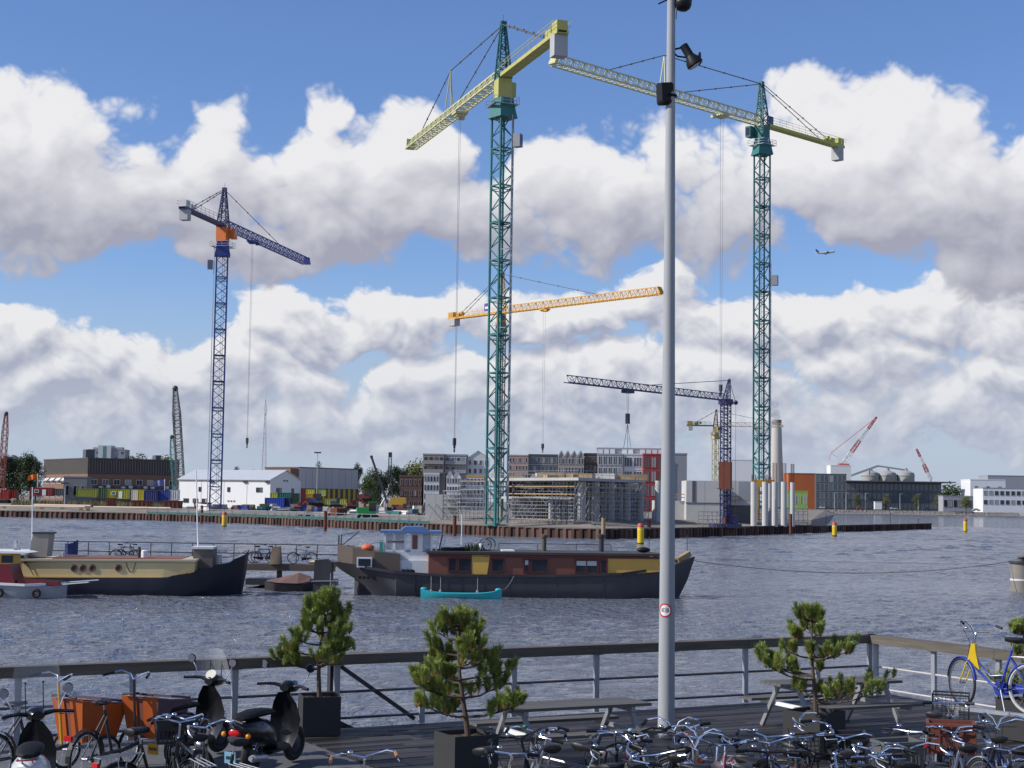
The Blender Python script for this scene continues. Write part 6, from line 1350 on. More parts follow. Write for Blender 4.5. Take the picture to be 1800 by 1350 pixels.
# cream barge
def barge():
    BY = 85.0; a = base_at(-260, BY, 0); b = base_at(434, BY + 1.5, 0); d = b - a; L = Vector((d.x, d.y)).length; r = thing('barge', 'cream barge with dark hull and four round portholes', 'barge', a, math.atan2(d.y, d.x)); K = BY / FPX
    X = lambda px: (px + 260) * K * 1.004
    Zb = lambda px, py: at(px, py, BY - 2.2).z
    q = MB(); hull(q, [(0, .5, 1.6, .4, .4), (1.5, 1.8, 1.3, 1.4, -.1), (4, 2.3, 1.0, 2.2, -.1), (10, 2.35, .9, 2.3, -.1), (X(300), 2.35, .98, 2.3, -.1), (X(335), 2.25, 1.3, 2.0, -.1), (X(370), 1.9, 1.55, 1.4, -.1), (X(405), 1.1, 1.85, .6, -.1), (X(428), .35, 2.25, .12, -.1), (L, .1, 2.45, .05, -.1)], 0, .35); q.build('hull', M_NAVY, r)
    zt = Zb(200, 990); x0, x1 = X(50), X(342)
    q = MB(); q.rings([[Vector((x, s_ * b_, z)) for s_, z in ((-1, zb), (-1, z1), (1, z1), (1, zb))] for x, b_, zb, z1 in ((x0, 2.15, .98, zt - .1), (x0 + .8, 2.2, .9, zt), (X(290), 2.2, .95, zt + .03), (x1, 2.1, 1.35, zt + .08))], smooth=False); q.build('cabin_side', M_CREAM, r)
    q = MB(); q.prism([(x0 - .1, zt + .005), (x1 + .1, zt + .085), (x1 + .1, zt + .2), (x0 - .1, zt + .12)], -2.28, 2.28); q.build('cabin_roof', mat('roof_cream', (.50, .43, .30), .6, 0, .12, 1), r)
    q = MB(); q.box(x0 + 1.5, -1.9, zt + .13, x1 - .8, 1.9, zt + .22); q.build('roof_deck', mat('deck_red_brown', (.22, .09, .06), .7), r)
    q = MB(); q.bar((x0, -2.26, .92), (X(300), -2.26, .95), .07, .07); q.bar((X(300), -2.26, .95), (x1, -2.18, 1.33), .07, .07); q.build('gold_line', M_CABY, r)
    for px in (138, 153, 169, 213):
        q = MB(); c = (X(px), -2.2, Zb(px, 1000)); q.torus(c, (0, 1, 0), .15, .05, 20, 6); w_ = q.build('porthole', M_CABB, r); q = MB(); q.lathe([(.14, 0), (.14, .04)], c, (0, -1, 0), 16); q.build('pane', M_GLASS, w_)
    q = MB(); z_ = zt + .2; h = Zb(70, 940)
    q.rings([[Vector((x + dx, y, z)) for x, z in ((X(52), z_), (X(57), h), (X(85), h), (X(82), z_))] for y, dx in ((-.9, 0), (.5, 0))], smooth=False); q.build('funnel_housing', mat('housing_grey', (.30, .28, .25), .7), r); q = MB(); q.box(X(56), -.95, h, X(88), .56, h + .09); q.build('housing_lid', M_DSTEEL, r)
    q = MB(); q.box(X(-60), -1.7, 1.0, X(50), 1.7, zt + .3); q.build('aft_cabin', M_CREAM, r); q = MB(); q.box(X(-70), -1.9, zt + .305, X(52), 1.9, zt + .5); q.build('aft_cover', mat('cover_white', (.6, .6, .6), .7), r); q = MB(); q.box(X(-70), -1.93, zt + .05, X(50), -1.72, zt + .29); q.build('aft_band', M_NAVY, r)
    for px, pyt, rad, m in ((241, 964, .08, M_DSTEEL), (111, 974, .07, M_GALV)): q = MB(); q.tube((X(px), -1, zt + .1), (X(px), -1, Zb(px, pyt)), rad, n=8); q.build('vent_pipe', m, r)
    q = MB(); q.lathe([(.16, 0), (.17, .35), (.1, .4)], (X(248), -.6, zt + .22), n=10); q.build('roof_bin', M_WHITE, r); q = MB(); q.lathe([(.2, 0), (.2, .6)], (X(36), -1.6, zt + .5), n=10); q.build('water_can', M_CHROME, r)
    q = MB(); q.box(X(334), -1.0, 1.4, X(368), 1.0, Zb(350, 968)); q.build('fore_hatch', mat('hatch_brown', (.14, .12, .10), .7), r); q = MB(); q.box(X(331), -1.1, Zb(350, 968) + .002, X(369), 1.1, Zb(350, 968) + .12); q.build('hatch_lid', M_LGREY, r)
    q = MB(); q.tube((X(342), -.5, 1.5), (X(333), -.5, Zb(333, 825)), .05, .03, 6); q.build('mast', M_WHITE, r); q = MB(); q.tube((X(52), 0, 1.2), (X(47), 0, Zb(47, 856)), .05, .025, 6); q.build('aft_mast', M_WHITE, r)
    for k, px in enumerate((362, 378)): q = MB(); q.lathe([(.13, 0), (.13, .5), (.17, .55)], (X(px), -.5, 1.6), n=10); q.build('bollard', M_WGREY if k else M_CABY, r)
    q = MB(); q.path(bow((X(383), -.4, 2.0), (X(425), -.2, 2.4), .1), .025, 5); q.build('bow_line', M_ROPE, r)
    q = MB(); q.path(bow((X(55), -2.25, 1.9), (X(72), -2.25, 1.0), .05), .02, 4); q.path(bow((X(226), -2.2, zt), (X(242), -2.2, zt), .5), .02, 4); q.build('hanging_line', M_BLACK, r)
barge()
# red launch in front
def launch():
    LY = 81.5; a = base_at(-120, LY, 0); b = base_at(122, LY, 0); L = (b - a).length; K = LY / FPX; r = thing('launch', 'small dark red cabin launch with white stripe at the left edge', 'boat', a); X = lambda px: (px + 120) * K
    q = MB(); hull(q, [(0, .9, .85, .8, .1), (2, 1.1, .7, 1.0, .0), (5, 1.1, .62, 1.0, .0), (X(100), .7, .62, .5, .0), (L, .12, .7, .05, .1)]); q.build('hull', mat('launch_white', (.35, .36, .38), .5, 0, .2, 1), r)
    q = MB(); q.bar((0, -1.0, .86), (X(60), -1.14, .68), .12, .12); q.bar((X(60), -1.14, .68), (L, -.15, .74), .12, .12); q.build('gunwale', M_WHITE, r)
    q = MB(); q.prism([(0, .7), (X(40), .7), (X(28), 1.7), (0, 1.7)], -.85, .85); q.build('cabin', mat('launch_red', (.17, .012, .022), .45, 0, .15, 1), r); q = MB(); q.prism([(X(40) + .01, .66), (X(115), .66), (X(112), .85), (X(42), .95)], -.7, .7); q.build('fore_deck', mat('launch_red', (0, 0, 0)), r)
    q = MB(); q.box(0, -.8, 1.701, X(30), .8, 2.25); q.build('window_band', M_CABY, r)
    for k in range(3): q = MB(); q.box(X(-20) + k * .75 - .5, -.83, 1.78, X(-20) + k * .75 + .1, -.802, 2.15); q.build('cabin_window', M_GLASS, r)
    q = MB(); q.prism([(0, 2.26), (X(55), 2.26), (X(60), 2.3), (X(50), 2.36), (0, 2.42)], -1.0, 1.0); q.build('cabin_roof', M_WHITE, r)
    for px in (16, 80): q = MB(); q.torus((X(px), -1.2, .28), (0, 1, 0), .17, .08, 16, 7); q.build('tyre_fender', M_RUBBER, r)
    q = MB(); q.bar((X(100), -.1, .75), (X(178), -.2, .95), .06, .05); q.bar((X(120), -.5, .72), (X(165), -.6, .85), .25, .05); q.build('bow_gangplank', M_WGREY, r)
launch()
# jetty with bicycles
def jetty():
    JY = 93.0; a = base_at(-60, JY, 0); b = base_at(592, JY, 0); L = (b - a).length; K = JY / FPX; r = thing('jetty', 'dark timber jetty with thin steel railing behind the boats', 'jetty', a); X = lambda px: (px + 60) * K
    zt = at(500, 992, JY).z
    n = 20
    for k in range(n): MB().box(L * k / n + .01, 0, zt - .12, L * (k + 1) / n - .01, 1.7, zt).build('plank_bay', mat('jetty_timber', (.10, .085, .07), .8, 0, .3, 2, rand=.3), r)
    MB().box(0, -.06, zt - .38, L, .0, zt - .02).build('fascia', M_RUSTB, r)
    for px in range(0, 600, 70): MB().tube((X(px), .4, -1.5), (X(px), .4, zt - .13), .16, n=8).build('jetty_pile', M_RUSTB, r)
    MB().box(X(432), .1, .15, X(590), 1.6, .5).build('pontoon', M_DSTEEL, r)
    zr = at(500, 957, JY + 1.6).z
    for px in range(70, 600, 37): MB().tube((X(px), 1.6, zt), (X(px), 1.6, zr), .03, n=5).build('rail_post', M_DSTEEL, r)
    for z in (zr, zt + (zr - zt) * .5): MB().tube((X(60), 1.6, z), (X(590), 1.6, z), .03, n=5).build('rail_tube', M_DSTEEL, r)
    q = MB(); q.rings([[Vector((X(px), y, z)) for y, z in ((-.2, zt), (-.15, zt + h), (.3, zt + h), (.35, zt))] for px, h in ((475, .1), (478, 1.0), (492, 1.05), (495, .1))]); tag(q.build('covered_bundle', mat('tarp_brown', (.2, .15, .1), .8), loc=a), 'brown covered bundle on the jetty between two bicycles', 'bundle')
    q = MB(); q.ball((X(565), .3, zt + .15), .3, 9, 6, (2.6, 1, .6)); tag(q.build('rolled_tarp', mat('tarp_pale', (.42, .34, .22), .8), loc=a), 'pale rolled tarpaulin at the houseboat end of the jetty', 'tarpaulin')
    return a, X, zt
J_A, JX, J_Z = jetty()
def covered_boat():
    a = base_at(470, 90, 0); r = thing('covered_boat', 'small open boat under a brown cover below the jetty', 'boat', a); K = 90 / FPX; L = 88 * K
    q = MB(); hull(q, [(0, .3, .55, .2, .1), (.6, .7, .45, .6, 0), (2.2, .75, .42, .6, 0), (L, .3, .6, .2, .1)]); q.build('hull', M_HULL, r)
    q = MB(); q.rings([[Vector((x, s_ * b, z)) for s_, z in ((-1, zb), (0, zt), (1, zb))] for x, b, zb, zt in ((.1, .35, .56, .62), (.8, .76, .5, .75), (1.9, .8, .48, 1.05), (L - .3, .45, .6, .85))], smooth=False); q.build('cover', mat('cover_brown', (.16, .09, .075), .8), r)
covered_boat()
# mooring dolphin right edge + rope
p = base_at(1795, 101, 0); r = thing('mooring_dolphin', 'stout concrete mooring post at the right edge', 'mooring post', p); h = at(1795, 990, 101).z
q = MB(); q.lathe([(.72, -2), (.70, h)], n=16); q.build('shaft', mat('dolphin_concrete', (.22, .20, .17), .85, 0, .4, 1.5, .4), r); q = MB(); q.lathe([(.80, h + .002), (.80, h + .12)], n=16); q.build('cap', M_DSTEEL, r); q = MB(); q.lathe([(.2, h + .121), (.2, h + .3), (.28, h + .34), (.28, h + .42)], n=12); q.build('bollard', M_RUSTB, r); q = MB(); q.lathe([(.73, h * .38), (.73, h * .45)], n=16); q.build('pale_ring', M_LGREY, r)
q = MB(); q.path(bow(hb1 + Vector((-.5, 0, 2.1)), p + Vector((-.7, 0, h + .1)), .75, 24), .022, 5); tag(q.build('mooring_rope', M_ROPE), 'slack mooring rope from the houseboat bow to the post at the right edge', 'rope')

# ---------------------------------------------------------------- small things along the far bank
for px, lb in ((1467, 'street lamp before the dark glass wing'), (1487, 'street lamp between the two glass offices'), (1521, 'street lamp left of the white kiosk'), (1582, 'street lamp before the middle of the long glass office'), (1614, 'street lamp before the right part of the long glass office'), (1672, 'street lamp before the low dark shed')):
    p = base_at(px, 985 - 25, 3.2); r = thing('street_lamp', lb, 'street lamp', p, 0, 'street lamps on the far bank'); MB().tube((0, 0, 0), (0, 0, 9.5), .14, .09, 6).build('pole', M_LGREY, r); MB().bar((-.1, 0, 9.5), (1.8, 0, 9.8), .22, .14).build('lamp_arm', M_LGREY, r)
p = base_at(1538, 952, 3.2); r = thing('kiosk', 'white kiosk box before the long glass office', 'kiosk', p); MB().box(0, 0, 0, 4.2, 3, 4.6).build('wall', M_WALLW, r); MB().box(-.2, -.2, 4.601, 4.4, 3.2, 4.8).build('roof', M_LGREY, r)
def car(label, px, Y, col, z=3.2):
    p = base_at(px, Y, z); r = thing('parked_car', label, 'car', p, 0, 'cars parked on the far bank'); m = mat('car_%d' % int(sum(col) * 300), col, .3, 0, .05, 2, coat=.6)
    q = MB(); q.prism([(-2.1, .35), (2.1, .35), (2.15, .8), (1.3, .95), (.7, 1.45), (-1.2, 1.45), (-1.8, .95), (-2.15, .85)], -.85, .85); q.build('body', m, r)
    q = MB(); q.prism([(1.1, .97), (.6, 1.38), (-1.1, 1.38), (-1.6, .97)], -.87, .87); q.build('side_glass', M_GLASS, r)
    for x in (-1.3, 1.3):
        for y in (-.8, .8): q = MB(); q.lathe([(.33, -.1), (.33, .1)], (x, y, .33), (0, 1, 0), 12); q.build('wheel', M_RUBBER, r)
for px, col, lb in ((1447, (.6, .6, .6), 'white car parked before the dark glass wing'), (1456, (.12, .12, .14), 'dark car beside the white one'), (1512, (.3, .05, .05), 'red car before the left end of the long glass office'), (1571, (.55, .56, .58), 'silver car before the middle of the long glass office'), (1630, (.05, .06, .1), 'dark blue car before the right end of the long glass office'), (1716, (.5, .5, .5), 'pale car before the white waterside office')): car(lb, px, 945 if px < 1700 else 852, col)
q = MB()
for k in range(60): q.box(k * 2.0, 0, 0, k * 2.0 + .08, .08, 1.5)
for z_ in (.7, 1.45): q.box(0, .02, z_, 120, .06, z_ + .06)
r = thing('bank_fence', 'thin grey fence along the top of the far bank', 'fence', base_at(1400, FB + 10, 3.2)); q.build('fence_bars', M_GREYC, r, kind='stuff')
# ---------------------------------------------------------------- lamp post with three floodlights
def lamp_post():
    b = on(1171, 1296, DZ); r = thing('lamp_post', 'tall grey lamp post with black floodlights standing on the deck', 'lamp post', b)
    H = 11.6
    # the shaft is in three lengths, each a little slimmer
    z1, z2 = at(1180, 195, b.y).z - DZ, at(1175, 640, b.y).z - DZ
    prof = lambda z: .127 - .067 * z / H
    for a, c in ((0, z2), (z2, z1), (z1, H)):
        q = MB(); n = 28; pts = [(0, 0, a + (c - a) * k / 4) for k in range(5)]; q.path(pts, [prof(p[2]) + (.0015 if a == 0 else 0) for p in pts], n); q.build('shaft', M_LAMP, r)
    MB().lathe([(.24, 0.0), (.24, .02), (.15, .03), (.14, .05)], n=20).build('base_plate', M_DSTEEL, r)
    for k in range(6): a = k * math.pi / 3; MB().tube((.2 * math.cos(a), .2 * math.sin(a), .02), (.2 * math.cos(a), .2 * math.sin(a), .06), .016, n=6).build('bolt', M_GALV, r)
    # round sign
    zs = at(1167, 1072, b.y).z - DZ; rp = prof(zs) + .002
    def disc(r0, r1, off):
        q = MB(); n = 28; vs = []
        for k in range(n):
            a = 2 * math.pi * k / n
            for rr in (r0, r1):
                u = rr * math.cos(a); th = -math.pi / 2 - .38 + u / rp; vs.append(((rp + off) * math.cos(th), (rp + off) * math.sin(th), zs + rr * math.sin(a)))
        q.add(vs, [(2 * k, 2 * k + 1, 2 * ((k + 1) % n) + 1, 2 * ((k + 1) % n)) for k in range(n)]); return q
    disc(.001, .082, .003).build('sign_face', M_WHITE, r); disc(.082, .104, .004).build('sign_ring', mat('sign_red', (.55, .02, .03), .5), r)
    q = MB()
    for dz, w in ((.03, .08), (.005, .1), (-.02, .07)):
        n = 6
        for k in range(n):
            u = (k - n / 2 + .5) * w / n; th = -math.pi / 2 - .38 + u / rp; q.cbox(((rp + .0045) * math.cos(th), (rp + .0045) * math.sin(th), zs + dz), (w / n * .6, .002, .012), Matrix.Rotation(th + math.pi / 2, 3, 'Z'))
    q.build('sign_print', mat('sign_grey', (.35, .33, .36), .6), r)
    # box floodlight on the left, bracket round the shaft
    c = at(1169, 162, b.y) - b; 
    q = MB(); q.cbox((0, 0, 0), (.20, .20, .25)); q.cbox((0, 0, .135), (.17, .17, .02))
    l1 = q.build('floodlight', M_BLACK, r, c, (R(10), R(-8), R(20))); q = MB(); q.lathe([(.115, -.20), (.135, -.17), (.135, -.125), (.1, -.124)], (0, 0, 0), n=20); q.build('lamp_rim', M_BLACK, l1); q = MB(); q.lathe([(.11, -.195), (.11, -.19)], n=20); q.build('lens', M_GALV, l1)
    q = MB(); q.torus((0, 0, c.z - .06), (0, 0, 1), .085, .022, 20, 6); q.bar((-.07, 0, c.z - .06), (c.x + .08, 0, c.z - .05), .04, .12); q.box(-.075, -.075, c.z - .14, .0, -.0, c.z + .03); q.build('bracket', M_BLACK, r)
    # projector on the right, aimed down and right
    c = at(1212, 97, b.y) - b; d = Vector((.52, 0, -.85)).normalized()
    q = MB(); q.lathe([(.05, -.19), (.065, -.18), (.068, 0), (.075, .02), (.125, .11), (.135, .17), (.11, .19)], c, d, 20); l2 = q.build('floodlight', M_BLACK, r)
    q = MB(); q.lathe([(.12, .191), (.12, .196)], c, d, 20); q.build('lens', M_GALV, l2); s_ = Vector((d.z, 0, -d.x)); 
    q = MB(); p = c + d * .13; q.cbox(p - s_ * .10, (.16, .2, .03), Matrix.Rotation(math.atan2(-d.z, d.x) + .5, 3, 'Y')); q.build('barn_door', M_BLACK, l2)
    q = MB(); q.path([(.06, 0, c.z + .09), (c.x - .07, 0, c.z + .13), (c.x - .02, 0, c.z + .04)], .016, 6); q.path([(.06, 0, c.z + .02), (.1, 0, c.z - .02), (c.x - .03, 0, c.z - .04)], .014, 6); q.build('bracket', M_BLACK, r)
    # dome floodlight at the top
    c = at(1201, 2, b.y) - b
    q = MB(); q.lathe([(.135, -.05), (.125, -.10), (.08, -.145), (.02, -.16)], c, (0.15, 0, 1), 20); q.lathe([(.137, -.049), (.13, .10), (.07, .18)], c, (.15, 0, 1), 20); q.build('floodlight', M_BLACK, r)
    q = MB(); q.torus((0, 0, c.z + .05), (0, 0, 1), .075, .02, 18, 6); q.bar((.05, 0, c.z + .05), (c.x - .08, 0, c.z + .05), .05); q.bar((-.06, 0, c.z + .02), (-.2, 0, c.z - .05), .02); q.build('bracket', M_BLACK, r)
    q = MB(); q.path([(.075, -.05, c.z + .02), (.08, -.05, c.z - .12), (.07, -.05, c.z - .3)], .008, 5); q.build('cable', M_BLACK, r)
M_LAMP = mat('lamp_post_paint', (.36, .37, .375), .65, 0, .22, 3.5, spec=.2, stretch=(1, 1, .18))
lamp_post()

# ---------------------------------------------------------------- planters and dwarf pines
M_PLANT = mat('planter_steel', (.045, .045, .046), .75, 0, .2, 3, spec=.15); M_SOIL = mat('soil', (.06, .045, .03), .95, 0, .4, 12, .6)
M_NEED = bpy.data.materials.new('pine_needles'); M_NEED.use_nodes = True
def needle_mat():
    t = M_NEED.node_tree; b = t.nodes['Principled BSDF']; at_ = t.nodes.new('ShaderNodeAttribute'); at_.attribute_name = 'tint'
    g = E(t, at_.outputs['Fac']); c = mixc(t, g, (.075, .125, .03), (.39, .44, .088)); c = mixc(t, g.step(.9, 1.0), c, (.40, .24, .08))
    t.links.new(c, b.inputs['Base Color']); b.inputs['Roughness'].default_value = .5; b.inputs['Subsurface Weight'].default_value = 0
needle_mat()
def planter(label, corner_px, corner_py, ang, s=.6, h=.6, face=(0, 0)):
    """corner nearest to the camera stands at the photo point on the deck"""
    c = on(corner_px, corner_py, DZ + h); r = thing('planter', label, 'planter', (c.x, c.y, DZ), ang, 'pine planters')
    for k, (x0, y0, x1, y1) in enumerate(((0, 0, s, .025), (0, s - .025, s, s), (0, .025, .025, s - .025), (s - .025, .025, s, s - .025))): MB().box(x0, y0, .015, x1, y1, h).build('side_panel', M_PLANT, r)
    MB().box(.02, .02, .0, s - .02, s - .02, .014).build('base_plate', M_PLANT, r)
    q = MB(); n = 6; vs = [(.026 + (s - .052) * i / n, .026 + (s - .052) * j / n, h - .06 + random.uniform(-.02, .03)) for j in range(n + 1) for i in range(n + 1)]; q.add(vs, [(j * (n + 1) + i, j * (n + 1) + i + 1, (j + 1) * (n + 1) + i + 1, (j + 1) * (n + 1) + i) for j in range(n) for i in range(n)]); q.build('soil', M_SOIL, r)
    return Vector((c.x, c.y, 0)) + Matrix.Rotation(ang, 3, 'Z') @ Vector((s / 2, s / 2, 0)) + Vector((0, 0, DZ + h - .06))
def pine(label, p, H, spread, seed, n_br=13, lean=(0, 0), dens=1.0, brown=.12, low=.16):
    rnd = random.Random(seed); r = thing('pine_tree', label, 'pine tree', p, 0, 'dwarf pines in planters')
    tp = []; 
    for k in range(9): t_ = k / 8; tp.append(Vector((lean[0] * t_ + .025 * math.sin(t_ * 5 + seed), lean[1] * t_ + .02 * math.cos(t_ * 4 + seed), H * .93 * t_)))
    MB().path(tp, [.038 - .03 * k / 8 for k in range(9)], 8).build('trunk', M_BARK, r)
    def tr(t_): i = min(int(t_ * 8), 7); return tp[i].lerp(tp[i + 1], t_ * 8 - i)
    tufts = []
    for k in range(n_br):
        nt_ = max(3, n_br // 4); ti = k % nt_; t_ = min(.95, low + (.93 - low) * (ti / (nt_ - 1)) ** .85 + rnd.uniform(-.025, .025)); a = k * 2.4 + rnd.uniform(-.5, .5) + seed; L = spread * (1.15 - .95 * t_) * rnd.uniform(.72, 1.12); s_ = tr(t_)
        d = Vector((math.cos(a), math.sin(a), 0)); pts = []
        for j in range(6): u = j / 5; pts.append(s_ + d * (L * u) + Vector((rnd.uniform(-.02, .02), rnd.uniform(-.02, .02), L * (-.02 * u + .30 * u * u) + .02)))
        MB().path(pts, [.016, .014, .012, .010, .008, .005], 5).build('branch', M_BARK, r)
        tufts.append((pts[-1], Vector((d.x * .5, d.y * .5, 1)).normalized(), 1.0))
        q = MB(); ns = 2 + int(L * 7 * dens)
        for j in range(ns):
            u = rnd.uniform(.35, .95); i = min(int(u * 5), 4); o = pts[i].lerp(pts[i + 1], u * 5 - i); sd = Vector((-d.y, d.x, 0)) * rnd.choice((-1, 1)); e = o + (sd * rnd.uniform(.3, 1) + d * rnd.uniform(.2, .8) + Vector((0, 0, rnd.uniform(.2, .8)))).normalized() * rnd.uniform(.06, .16) * (.7 + L)
            q.path([o, o.lerp(e, .6) - Vector((0, 0, .01)), e], [.006, .005, .004], 4); tufts.append((e, Vector((rnd.uniform(-.45, .45), rnd.uniform(-.45, .45), 1)).normalized(), rnd.uniform(.75, 1.05)))
        if ns: q.build('twig', M_BARK, r)
    for k in range(4): tufts.append((tp[-1] + Vector((rnd.uniform(-.05, .05), rnd.uniform(-.05, .05), rnd.uniform(-.02, .03))), Vector((rnd.uniform(-.35, .35), rnd.uniform(-.35, .35), 1)).normalized(), 1.1))
    V = []; F = []; T = []
    for c, d, s_ in tufts:
        x = d.cross(Vector((.3, .8, .2))).normalized(); y = d.cross(x); Ls = rnd.uniform(.13, .2) * s_; base_t = rnd.uniform(.1, .62); isb = rnd.random() < brown
        for k in range(300):
            u = rnd.random() ** .8; a = rnd.uniform(0, 6.283); o = c + d * (Ls * (u - .35)); sp = rnd.uniform(.55, .95) * (1 - .45 * u); nd = (d * rnd.uniform(.55, 1.0) + (x * math.cos(a) + y * math.sin(a)) * sp).normalized(); L = rnd.uniform(.06, .095) * s_
            sd = nd.cross(Vector((rnd.gauss(0, 1), rnd.gauss(0, 1), rnd.gauss(0, 1)))).normalized() * .0024; i = len(V)
            V += [o - sd, o + sd, o + nd * L + sd * .4, o + nd * L - sd * .4]; F.append((i, i + 1, i + 2, i + 3)); tt = 1.0 if isb and u < .25 else min(.88, max(0, base_t + rnd.uniform(-.38, .36) + u * .2)); T += [tt] * 4
    me = bpy.data.meshes.new('crown'); me.from_pydata(V, [], F); me.materials.append(M_NEED); at_ = me.attributes.new('tint', 'FLOAT', 'POINT'); at_.data.foreach_set('value', T); inst('crown', me, r)
    return r
p1 = planter('black planter box left of the gangway rail', 533, 1226, R(15), .56, .58); d1 = p1.y
p2 = planter('black planter box nearest the camera, left of the picnic table', 800, 1296, R(28), .6, .6)
p3 = planter('black planter box behind the parked bicycles, under the sparse pine', 1441, 1256, R(44), .62, .62)
p4 = planter('black planter box cut by the right picture edge', 1812, 1236, R(40), .6, .6)
def ph(px, py, p): return at(px, py, p.y).z - p.z
pine('dense dwarf pine left of the gangway rail', p1, ph(570, 1040, p1), .76, 3, 28, (.02, 0), 1.9, low=.30)
pine('broad dwarf pine nearest the camera', p2, ph(810, 1076, p2), .84, 8, 30, (-.13, .05), 1.8, .3, low=.15)
pine('sparse dwarf pine behind the bicycles on the right', p3, ph(1437, 1072, p3), .86, 14, 23, (-.02, 0), 1.0, .25, low=.12)
pine('dwarf pine cut by the right picture edge', p4, ph(1800, 1096, p4), .55, 21, 12, (0, 0), 1.0, .2)

# ---------------------------------------------------------------- picnic tables
M_TBL = mat('table_timber', (.085, .08, .073), .75, 0, .3, 4, .3, stretch=(.3, 4, 4), col2=(.13, .12, .108)); M_LEG = mat('table_leg_steel', (.30, .30, .31), .5, .3, .1, 4)
def picnic(label, px, py, L, ang):
    p = on(px, py, DZ + .75); r = thing('picnic_table', label, 'picnic table', (p.x, p.y, DZ), ang, 'picnic tables')
    for k in range(5): MB().box(-L / 2, -.36 + k * .146, .71, L / 2, -.36 + k * .146 + .138, .75).build('top_board', M_TBL, r)
    for sy in (-1, 1):
        for k in range(2): y = sy * .72 + (k - 1) * .15; MB().box(-L / 2 - .02, y, .41, L / 2 + .02, y + .142, .45).build('seat_board', M_TBL, r)
    for x in (-L / 2 + .28, L / 2 - .28):
        for sy in (-1, 1): MB().bar((x, sy * .72, 0), (x, sy * .25, .70), .07, .05, up=(1, 0, 0)).build('leg', M_LEG, r)
        MB().box(x + .03, -.85, .35, x + .07, .85, .409).build('seat_bearer', M_WHITE if x < 0 else M_LEG, r); MB().box(x - .03, -.35, .64, x + .03, .35, .709).build('top_bearer', M_LEG, r)
    return r
TA = math.atan2(-DU.y, -DU.x)
picnic('grey timber picnic table between the broad pine and the lamp post', 1000, 1236, 2.2, TA - R(3))
picnic('grey timber picnic table half hidden behind the sparse pine', 1462, 1196, 2.2, TA - R(4))

# ---------------------------------------------------------------- bicycles
M_SPOKE = M_CHROME; M_TYRE = M_RUBBER; M_BRSAD = mat('saddle_black', (.014, .013, .013), .45, 0, .2, 20, spec=.35); M_REFL = mat('rim_steel', (.62, .62, .63), .25, .9, .08, 8)
WHEEL = {}
def wheel(root, x, z, rad=.345, white=False, detail=True, name='wheel'):
    k = (rad, white, detail)
    if k not in WHEEL:
        ty = MB(); ty.torus((0, 0, 0), (0, 1, 0), rad - .018, .019, 36 if detail else 20, 7 if detail else 5)
        ri = MB(); ri.torus((0, 0, 0), (0, 1, 0), rad - .043, .011, 36 if detail else 20, 5); ri.tube((0, -.04, 0), (0, .04, 0), .022, n=8)
        for s_ in range(28 if detail else 10):
            a = 2 * math.pi * s_ / (28 if detail else 10); sy = .03 if s_ % 2 else -.03; o = .35 if s_ % 4 < 2 else -.35
            ri.tube((.02 * math.cos(a + o), sy, .02 * math.sin(a + o)), ((rad - .045) * math.cos(a), 0, (rad - .045) * math.sin(a)), .0016 if detail else .004, n=3)
        WHEEL[k] = (ty.mesh('tyre', mat('tyre_white', (.5, .5, .47), .8) if white else M_TYRE), ri.mesh('rim', M_REFL))
    o = inst(name, WHEEL[k][1], root, (x, 0, z)); inst('tyre', WHEEL[k][0], o); return o
def crate(r, nm, c, w, d, h, m, slots=True, rot=(0, 0, 0)):
    q = MB(); t_ = .018
    for (x0, y0, x1, y1) in ((-w / 2, -d / 2, w / 2, -d / 2 + t_), (-w / 2, d / 2 - t_, w / 2, d / 2), (-w / 2, -d / 2 + t_, -w / 2 + t_, d / 2 - t_), (w / 2 - t_, -d / 2 + t_, w / 2, d / 2 - t_)):
        if slots:
            q.box(x0, y0, 0, x1, y1, h * .12); q.box(x0, y0, h * .55, x1, y1, h); n = 9
            for k in range(n + 1):
                if x1 - x0 > y1 - y0: xx = x0 + (x1 - x0 - .012) * k / n; q.box(xx, y0, h * .121, xx + .012, y1, h * .549)
                else: yy = y0 + (y1 - y0 - .012) * k / n; q.box(x0, yy, h * .121, x1, yy + .012, h * .549)
        else: q.box(x0, y0, 0, x1, y1, h)
    q.box(-w / 2 + t_, -d / 2 + t_, 0, w / 2 - t_, d / 2 - t_, .015); q.box(-w / 2 - .012, -d / 2 - .012, h - .03, w / 2 + .012, -d / 2, h); q.box(-w / 2 - .012, d / 2, h - .03, w / 2 + .012, d / 2 + .012, h); q.box(-w / 2 - .012, -d / 2, h - .03, -w / 2, d / 2, h); q.box(w / 2, -d / 2, h - .03, w / 2 + .012, d / 2, h)
    if not slots:
        for k in range(5):
            x = -w / 2 + w * k / 4; q.box(x - .008, -d / 2 - .012, .0, x + .008, -d / 2, h - .03); y = -d / 2 + d * k / 4; q.box(-w / 2 - .012, y - .008, 0, -w / 2, y + .008, h - .03)
        q.box(-w / 2 - .01, -d / 2 - .01, h * .6, w / 2 + .01, -d / 2, h * .64); q.box(-w / 2 - .01, -d / 2, h * .6, -w / 2, d / 2, h * .64)
    o = q.build(nm, m, r, c, rot)
    q = MB(); q.cbox((-w / 2 - .004, 0, h * .78), (.02, w * .3, h * .14)); q.cbox((0, -d / 2 - .004, h * .78), (w * .28, .02, h * .14)); q.build('hand_hole', M_BLACK, o); return o
